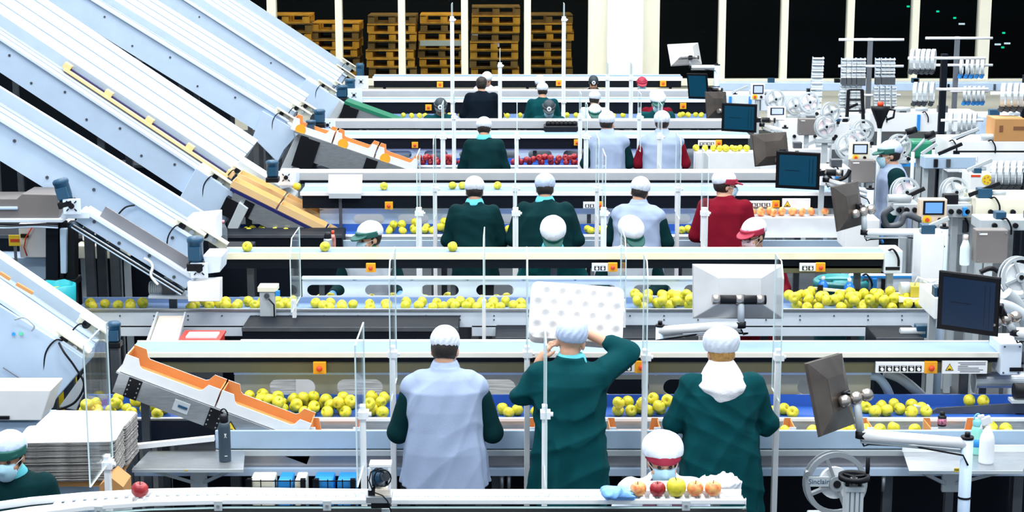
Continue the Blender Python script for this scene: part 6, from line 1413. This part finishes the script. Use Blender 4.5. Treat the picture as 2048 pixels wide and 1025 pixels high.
bs = MB().box(Xat(1470, 17.1, 1.15), Xat(1690, 17.1, 1.15), 17.0, 17.23, .98, 1.176); o = bs.build('fruit_shelf', PURE); tag(o, 'white shelf carrying a row of blushed apples', 'shelf'); MB().box(Xat(1560, 17.1, 1.1)-.03, Xat(1560, 17.1, 1.1)+.03, 17.1, 17.16, 0, .98).build('leg', LGREY, o)
for a_, b_, y0_, y1_ in ((750, 895, 22.28, 22.5), (1380, 1508, 21.58, 21.84)):
    o = MB().box(Xat(a_, 22.3, 1.18), Xat(b_, 22.3, 1.18), y0_, y1_, 1.1 if a_ < 900 else .98, 1.188 if a_ < 900 else 1.212).build('fruit_shelf', PALE if a_ < 900 else PURE); tag(o, 'pale shelf with golden apples ' + ('near the lone teal back' if a_ < 900 else 'under the small switch panel'), 'shelf'); q = Xat((a_+b_)/2, 22.3, 1.1); MB().box(q-.03, q+.03, y0_+.1, y0_+.15, 0, 1.1 if a_ < 900 else .98).build('leg', LGREY, o)
# apples lying on belts
for px, py, Y, lab in ((650, 503, 13.6, 'alone on the cream edged belt near the masked worker'), (495, 509, 13.6, 'alone at the start of the cream edged belt'), (905, 504, 13.6, 'at the middle of the cream edged belt'), (768, 380, 17.4, 'alone on the belt above the second row yellow stop box'), (594, 382, 17.4, 'on the belt beside the navy chute'), (905, 382, 17.45, 'first of three on the belt before the slim teal back'), (925, 382, 17.45, 'second of three on the belt before the slim teal back'), (995, 381, 17.45, 'on the belt right behind the slim teal back')):
    q = at(px, py, Y); zb = (zC if Y < 15 else z4); apple('g', q.x, Y, zb+.037, .042, 'golden apple '+lab.replace('right behind', 'just past'))
# the apples on the roller track
for px, kind, r, lab in ((280, 'r', .043, 'single red apple on the curve of the roller track'), (1277, 'p', .040, 'red blushed apple first in the row of five on the roller track'), (1315, 'r', .040, 'red and yellow apple second in the row of five on the roller track'), (1352, 'g', .05, 'large yellow apple in the row of five on the roller track'), (1390, 'p', .042, 'blushed apple fourth in the row of five on the roller track'), (1426, 'p', .042, 'pale pink blushed apple ending the row of five on the roller track')):
    y_ = (onpts(farp, at(px, 990, 8.3).x).y+onpts(nearp, at(px, 990, 8.3).x).y)/2
    q = at(px, 990, y_); apple(kind, q.x, y_, 1.259+r*.86, r, lab, None, True, (RF.uniform(-.15, .2), RF.uniform(-.15, .15), RF.uniform(0, 6)))
# ================================================================ pulp trays
def tray_mesh(w=.58, d=.38, nx=6, ny=5, amp=.017):
    NX, NY = 60, 44; xs = np.linspace(-w/2, w/2, NX); ys = np.linspace(-d/2, d/2, NY); X, Y = np.meshgrid(xs, ys, indexing='ij')
    u = X/w*nx*math.pi*2; v = Y/d*ny*math.pi*2; sh = (np.floor((Y/d+.5)*ny).astype(int) % 2)*math.pi
    edge = np.minimum(1, np.minimum(w/2-abs(X), d/2-abs(Y))/.03)
    Z = amp*np.maximum(0, np.cos(u+sh)*.5+.5)*np.maximum(0, np.cos(v)*.5+.5)**.7*2*edge
    rc = np.clip((np.hypot(np.maximum(0, abs(X)-w/2+.05), np.maximum(0, abs(Y)-d/2+.05))-.05), 0, 1)
    X = X-np.sign(X)*rc*.7; Y = Y-np.sign(Y)*rc*.7
    V = np.stack([X, Y, Z], -1).reshape(-1, 3); V = np.concatenate([V, V-np.array([0, 0, .004])]); N = NX*NY; F = []
    for i in range(NX-1):
        for j in range(NY-1):
            a = i*NY+j; F += [(a, a+NY, a+NY+1, a+1), (N+a, N+a+1, N+a+NY+1, N+a+NY)]
    B = [i*NY for i in range(NX)]+[(NX-1)*NY+j for j in range(1, NY)]+[i*NY+NY-1 for i in range(NX-2, -1, -1)]+[j for j in range(NY-2, 0, -1)]
    for k in range(len(B)): a, b_ = B[k], B[(k+1) % len(B)]; F.append((b_, a, N+a, N+b_))
    me = bpy.data.meshes.new('pulp_tray'); me.from_pydata(V.tolist(), [], F); me.polygons.foreach_set('use_smooth', [True]*len(F)); me.materials.append(PAPER); return me
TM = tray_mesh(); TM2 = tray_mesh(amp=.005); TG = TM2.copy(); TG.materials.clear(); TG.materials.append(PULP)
def tray_obj(me, M, label, group):
    o = bpy.data.objects.new('pulp_tray', me); COL.objects.link(o); o.matrix_world = M; return tag(o, label, 'tray', group)
# the stack held overhead
c0 = at(1154, 625, 10.56); Rt = rot3(math.radians(54), 0, 0).to_4x4(); Rt = Matrix.Rotation(math.radians(4.5), 4, 'Y') @ Rt
for k in range(11):
    n_ = (Rt.to_3x3() @ Vector((0, 0, 1))); sc = Matrix.Diagonal((1.0, 1.0, 1.0, 1))
    tray_obj(TM, Matrix.Translation(c0-n_*.0085*k+Vector((RF.uniform(-.003, .003), 0, RF.uniform(-.003, .003)))) @ Rt, 'white pulp tray on top of the stack held overhead' if k == 0 else 'pulp tray edge under the top tray of the stack held overhead', None if k == 0 else 'trays held overhead')
# the stacks beside the person at the picture edge
for (px, py0, Y, n, w, lab, rz) in ((140, 868, 9.55, 32, .95, 'front pile of pulp trays by the peaked person', .05), (175, 838, 10.0, 34, .9, 'taller rear pile of pulp trays', -.04)):
    q = at(px, py0, Y)
    for k in range(n):
        M = Matrix.Translation(Vector((q.x+RF.uniform(-.006, .006), Y+RF.uniform(-.006, .006), q.z-.0072*k))) @ Matrix.Rotation(rz+RF.uniform(-.01, .01), 4, 'Z') @ Matrix.Diagonal((w, .9, 1, 1))
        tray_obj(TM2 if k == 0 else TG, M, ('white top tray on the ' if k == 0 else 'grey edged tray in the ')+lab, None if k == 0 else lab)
    zb = q.z-.0072*n-.004; st = thing('tray_stand', 'white stand under the '+lab, 'stand', (q.x, Y, 0)); MB().box(q.x-.24, q.x+.24, Y-.15, Y+.15, zb-.03, zb).build('plate', CARDB, st); MB().box(q.x-.1, q.x+.1, Y-.08, Y+.08, 0, zb-.03).build('column', PALE2, st)
# ================================================================ bottles, crates and other loose things
def bottle(name, label, px, pyb, Y, prof, m, lid=None, lm=BLACK, z=None, n=24, cat='bottle'):
    q = at(px, pyb, Y); z = q.z if z is None else z; t = thing(name, label, cat, (q.x, Y, z)); MB().lathe([(r, h) for r, h in prof], (q.x, Y, z), None, n).build('body', m, t)
    if lid: MB().lathe([(r, h) for r, h in lid], (q.x, Y, z), None, n).build('cap', lm, t)
    return t, Vector((q.x, Y, z))
fl, q = bottle('flask', 'dark slate flask with loop handle on the small steel shelf', 450, 910, 10.22, [(.036, 0), (.037, .01), (.037, .215), (.033, .235), (.025, .245), (0, .246)], mat('flask_slate', (.035, .06, .085), .5), [(.026, .245), (.027, .25), (.027, .285), (.022, .29), (0, .29)], BLACK, z=.843)
MB().tube([q+Vector((.024*math.cos(a), 0, .285+.042*math.sin(a))) for a in np.linspace(0, math.pi, 10)], .005, 6).build('loop_handle', BLACK, fl)
em = MB(); em.ring(q+Vector((.012, -.0375, .175)), (0, 1, 0), .006, .0035, .001, 14); em.bar(q+Vector((.006, -.0365, .155)), q+Vector((.012, -.0378, .17)), .002, .003).bar(q+Vector((.018, -.036, .155)), q+Vector((.012, -.0378, .17)), .002, .003).bar(q+Vector((.006, -.0365, .182)), q+Vector((.012, -.0378, .17)), .002, .003).bar(q+Vector((.018, -.036, .182)), q+Vector((.012, -.0378, .17)), .002, .003).bar(q+Vector((.004, -.0372, .04)), q+Vector((.02, -.0345, .04)), .002, .004)
em.build('emblem', PURE, fl)
sb, q = bottle('spray_bottle', 'white spray bottle standing on the small steel shelf', 1972, 925, 10.18, [(.043, 0), (.045, .01), (.045, .14), (.04, .17), (.02, .215), (.016, .22), (.016, .235), (0, .236)], mat('white_spray_plastic', (.85, .88, .92), .4), z=.843)
h_ = MB().obox(q+Vector((-.012, 0, .265)), (.06, .024, .05), rot3(0, -.35, 0)); h_.obox(q+Vector((-.045, 0, .29)), (.04, .02, .022), rot3(0, -.2, 0)); h_.bar(q+Vector((-.03, 0, .26)), q+Vector((-.045, 0, .21)), .012, .01); h_.build('trigger_head', PURE, sb, .005)
tf, q = bottle('drinking_bottle', 'mint green drinking bottle with loop lid behind the spray bottle', 1952, 899, 10.36, [(.033, 0), (.034, .01), (.034, .15), (.03, .17), (.026, .18), (0, .181)], mat('mint_plastic', (.30, .72, .62), .4), [(.028, .18), (.029, .185), (.029, .21), (.02, .22), (0, .222)], mat('mint_lid', (.2, .55, .6), .4), z=.843)
MB().tube([q+Vector((.022*math.cos(a), 0, .215+.04*math.sin(a))) for a in np.linspace(0, math.pi, 10)], .005, 6).build('loop_handle', MATS['mint_lid'], tf); MB().lathe([(.0345, .05), (.0345, .1)], q, None, 24).build('blue_band', BLUEP, tf)
jr, q = bottle('jar', 'small dark jar with printed label on the front table edge', 1883, 866, 10.55, [(.026, 0), (.027, .005), (.027, .06), (.018, .07), (0, .071)], BLACK, [(.016, .068), (.017, .09), (0, .092)], BLACK, z=.966); jr.location = jr.location
MB().lathe([(.0275, .012), (.0275, .05)], q, None, 24).build('printed_label', mat('jar_label', (.4, .12, .2), .6, var=.9, scale=90), jr)
bottle('thermos', 'steel thermos with black top behind the cream edged belt', 656, 498, 13.78, [(.034, 0), (.035, .01), (.035, .15), (.03, .165), (0, .166)], STEEL, [(.03, .16), (.028, .2), (.018, .215), (0, .216)], BLACK, z=1.40)
bottle('ketchup_bottle', 'red and white bottle beside the steel thermos', 666, 480, 14.0, [(.02, 0), (.022, .05), (.022, .11), (.012, .14), (0, .141)], mat('red_white_plastic', (.75, .25, .22), .4, var=.7, scale=14), [(.012, .14), (.012, .17), (0, .172)], RED, z=1.42)
CLB = mat('pale_clear_plastic', (.62, .74, .78), .15)
bottle('water_bottle', 'clear water bottle with pink cap by the dark apple trough', 447, 492, 16.6, [(.04, 0), (.042, .02), (.042, .16), (.016, .22), (0, .221)], PETCL, [(.018, .22), (.018, .25), (0, .252)], mat('pink_cap', (.8, .3, .35), .4), z=None)
bottle('water_bottle', 'clear bottle with pale cap standing beside the dark electric box', 1929, 530, 12.7, [(.036, 0), (.038, .02), (.038, .13), (.016, .19), (0, .191)], CLB, [(.018, .19), (.018, .225), (0, .227)], mat('peach_cap', (.85, .72, .65), .5))
for px, lab in ((1645, 'nearer the yellow stop box'), (1698, 'nearer the yellow gear motor')):
    bottle('blue_bottle', 'small blue bottle on the guide bar, '+lab, px, 580+(px-1645)*.08, 13.5, [(.04, 0), (.042, .01), (.04, .045), (.018, .08), (0, .081)], mat('blue_clear_plastic', (.02, .2, .75), .15), [(.016, .08), (.016, .11), (0, .111)], PURE)
br = thing('barrel', 'teal plastic barrel with ribbed lid behind the heaped apples', 'barrel', at(1680, 590, 13.9)); p = at(1682, 562, 13.95)
MB().lathe([(.2, -p.z), (.21, -.12), (.215, -.06), (.0, -.06)], p, None, 28).build('body', TEALPL, br); MB().lathe([(.222, -.06), (.225, .0), (.2, .02), (.19, .0), (.08, -.005), (.07, .008), (0, .008)], p, None, 32).build('lid', mat('teal_lid', (.02, .28, .30), .35), br); MB().bar(p+Vector((-.18, 0, .012)), p+Vector((.18, 0, .012)), .04, .014).build('lid_rib', MATS['teal_lid'], br)
# yellow bin with a teal bag
yb = thing('bin', 'yellow bin lined with a turquoise bag beside the dark columns', 'bin', at(112, 600, 12.6)); p = at(112, 575, 12.6)
MB().lathe([(.1, -p.z), (.135, -.02), (.12, -.02), (.1, -.3)], p, None, 4 if False else 20).build('body', mat('bin_yellow', (.8, .6, .01), .5), yb); b = MB(); n = 24
b.add([(p.x+(.14+.006*math.sin(k*5))*math.cos(k*2*math.pi/n)*s_, 12.6+.14*math.sin(k*2*math.pi/n)*s_, p.z+z_+.006*math.sin(k*1.57)) for s_, z_ in ((1.02, -.11), (1.06, .02), (.9, .03), (.75, -.2)) for k in range(n)], [(r_*n+k, r_*n+(k+1) % n, (r_+1)*n+(k+1) % n, (r_+1)*n+k) for r_ in range(3) for k in range(n)], 0, True); b.build('bag', mat('turquoise_bag', (.01, .36, .42), .35), yb)
# beige slide and red crate between the belts
sl_ = thing('slide', 'beige slide in a steel frame leaning on the second channel side', 'chute', at(335, 670, 12.6)); a, b_, c, d = at(318, 632, 12.9), at(368, 632, 12.9), at(347, 705, 11.9), at(292, 705, 11.9)
m = MB(); m.add([a, b_, c, d]+[v-Vector((0, 0, .012)) for v in (a, b_, c, d)], [(0, 1, 2, 3), (7, 6, 5, 4), (0, 4, 5, 1), (1, 5, 6, 2), (2, 6, 7, 3), (3, 7, 4, 0)]); m.build('slide_plate', mat('beige_slide', (.70, .62, .54), .5), sl_)
MB().bar(a+Vector((-.01, 0, .01)), d+Vector((-.01, 0, .01)), .012, .04).build('side_rail', LGREY, sl_); MB().bar(b_+Vector((.01, 0, .01)), c+Vector((.01, 0, .01)), .012, .04).build('side_rail', LGREY, sl_); MB().box(d.x+.05, d.x+.08, 11.9, 11.93, 0, d.z-.01).build('leg', STEELD, sl_)
rc = thing('crate', 'red plastic crate glimpsed between the two conveyors', 'crate', at(405, 690, 12.4)); p = at(402, 684, 12.3); MB().box(p.x-.14, p.x+.14, 12.2, 12.5, p.z-.12, p.z+.02).build('body', mat('crate_red', (.55, .03, .02), .5), rc, .006); MB().box(p.x-.15, p.x+.15, 12.19, 12.51, p.z+.02, p.z+.035).build('rim', mat('crate_red', (1, 0, 0)), rc); MB().box(p.x-.1, p.x+.12, 12.25, 12.4, p.z+.036, p.z+.05).build('paper', PURE, rc); MB().box(p.x-.12, p.x+.12, 12.22, 12.48, 0, p.z-.12).build('pedestal', STEELD, rc)
# steel sensor bracket on the second channel
sbk = thing('sensor_bracket', 'steel sensor bracket with hanging black cable on the second channel', 'bracket', at(535, 635, 12.97)); a, c = at(520, 634, 12.96), at(550, 585, 12.96); MB().box(a.x, c.x, 12.96, 12.985, a.z, c.z).build('plate', LGREY, sbk, .004); a, c = at(515, 585, 12.95), at(553, 575, 12.95); MB().box(a.x, c.x, 12.95, 13.1, a.z, c.z).build('top_plate', CREAM, sbk, .004)
q = at(533, 593, 12.94); MB().cyl(q, q+Vector((0, .04, 0)), .02, n=12).build('sensor', STEELD, sbk); MB().tube([at(x, y, 12.93) for x, y in ((537, 598), (548, 610), (549, 640), (545, 660), (548, 685))], .007, 6).build('cable', BLACK, sbk); q = at(551, 588, 12.95); MB().box(q.x, q.x+.03, 12.95, 12.98, q.z-.02, q.z+.02).build('blue_plug', BLUEP, sbk)
# white panel on the third line and black crate on the fourth beam
wp = thing('tilted_cover', 'white square panel propped on the belt near the navy chute', 'panel', at(690, 390, 17.2)); a, c = at(656, 387, 17.2), at(723, 356, 17.2); MB().prism([(17.2, a.z), (17.2, a.z+.02), (17.3, c.z+.02), (17.31, c.z)], lambda y_, z_, d: (d, y_, z_), a.x, c.x).build('plate', PURE, wp); MB().box(a.x+.01, c.x-.01, 17.19, 17.24, a.z-.05, a.z).build('lip', LGREY, wp)
MB().box(a.x+.1, a.x+.13, 17.25, 17.28, 0, a.z).build('leg', STEELD, wp)
bc = thing('crate', 'black plastic crate of dark parts on the beam in the third row', 'crate', at(1122, 262, 22.6)); a, c = at(1088, 275, 22.5), at(1156, 250, 22.5); MB().box(a.x, c.x, 22.5, 22.78, a.z, c.z-.02).build('body', BLACK, bc, .01); MB().box(a.x+.08, c.x-.03, 22.49, 22.5, a.z+.0, a.z+.05).build('handle_slot', GREY, bc)
for k in range(7): q = a.x+.06+k*(c.x-a.x-.1)/6; MB().lathe([(0, -.03), (.035, -.02), (.04, 0), (.03, .03), (0, .04)], (q, 22.62, c.z+.0), None, 10).build('dark_part', BLACK, bc)
MB().box(a.x+.1, a.x+.14, 22.6, 22.64, 0, a.z).build('leg', STEELD, bc)
# glove, bag and lid on the track
S = SDF((-.13, -.1, -.05), (.13, .1, .09), .006); hand(S, np.array([-.06, 0, 0]), np.array([1, .2, .0]), 1, .01, .004); S.ell((-.07, 0, .01), (.04, .05, .025), .02); S.wrinkle(.016, 5, 4.0)
gl = sdf_obj('glove', S, mat('pale_blue_glove', (.18, .42, .88), .5), None); q = at(1243, 992, 8.28); gl.location = (q.x, 8.29, 1.285); gl.rotation_euler = (.2, .1, .3); tag(gl, 'crumpled blue glove lying on the roller track', 'glove')
S = SDF((-.16, -.1, -.08), (.16, .1, .1), .007); S.ell((0, 0, 0), (.12, .06, .06), .02); S.ell((.05, 0, .02), (.06, .06, .05), .03); S.wrinkle(.03, 8, 2.2)
pb = sdf_obj('plastic_bag', S, mat('bag_white', (.85, .88, .92), .4), None); q = at(1432, 968, 8.5); pb.location = (q.x, 8.5, q.z-.01); tag(pb, 'crumpled white plastic bag behind the pale pink apple', 'bag'); sd_ = thing('bag_ledge', 'low white ledge behind the apples on the roller track', 'ledge', (q.x, 8.5, 0)); MB().box(q.x-.4, q.x+.1, 8.43, 8.56, q.z-.085, q.z-.065).build('plate', PURE, sd_); MB().box(q.x-.02, q.x+.02, 8.48, 8.52, 0, q.z-.085).build('leg', LGREY, sd_)
q = at(1312, 976, 8.47); ld = MB().box(q.x-.09, q.x+.09, 8.45, 8.55, q.z-.016, q.z+.012).build('lid', PURE, None, .008); tag(ld, 'flat white lid lying before the bowed masked person', 'lid')
# cartons in the tray channel of the front table
for px, lab in ((672, 'at the end of the chute'), (1020, 'beside the tray lifter'), (1268, 'between tray lifter and hooded worker'), (1536, 'just past the hooded worker'), (1690, 'near the bronze backed monitor'), (1905, 'near the small dark jar')):
    x_ = Xat(px, 10.62, .9); fr2 = lambda s, t_, y, x_=x_: Vector((x_+s, 10.52+y, .877+t_)); carton('white and orange open carton in the front tray channel ' + lab, fr2, -.16, .16, .0, .22, .085, low=.1)
# things beyond the columns on the far side
ec = plain('white electric cabinet with a red cord beyond the dark columns', 'cabinet', 'cabinet', 40, 132, 448, 516, 14.2, .3, PURE); a = at(62, 452, 14.18); MB().tube([at(x, y, 14.17) for x, y in ((64, 455), (52, 475), (48, 495), (54, 512))], .006, 6).build('red_cord', RED, ec); q = at(49, 472, 14.19); MB().box(q.x-.03, q.x+.03, 14.18, 14.2, q.z-.015, q.z+.015).build('black_socket', BLACK, ec)
p = at(29, 481, 14.1); sg = MB().box(p.x-.045, p.x+.045, 14.09, 14.1, p.z-.045, p.z+.045).build('caution_sign', YEL2); tag(sg, 'yellow sign with a red bar beyond the dark columns', 'sign'); MB().box(p.x-.03, p.x+.045, 14.085, 14.09, p.z-.012, p.z+.012).build('red_bar', RED, sg); MB().box(p.x-.01, p.x+.01, 14.1, 14.12, 0, p.z-.045).build('post', GREY, sg)
plain('pale blue bench front beyond the lowest sloping conveyor', 'bench', 'bench', -60, 92, 516, 600, 14.3, .3, PALE2); plain('cream work surface beyond the black columns', 'bench', 'bench', 150, 255, 492, 518, 14.4, .3, CREAM); plain('white machine part beyond the black columns, upper', 'machine_housing', 'machine', 165, 240, 455, 482, 14.5, .2, PURE)
cbk = thing('cardboard_box', 'open brown cardboard box behind the roller track curve', 'box', at(222, 975, 9.2)); a, c = at(200, 1000, 9.2), at(246, 965, 9.2); MB().prism([(a.x, a.z), (c.x, a.z), (c.x, c.z-.03), (a.x+.06, c.z+.03), (a.x, c.z-.02)], lambda x_, z_, d: (x_, d, z_), 9.2, 9.4).build('body', CARDB, cbk); MB().box(a.x, c.x, 9.2, 9.4, 0, a.z).build('pedestal', LGREY, cbk)
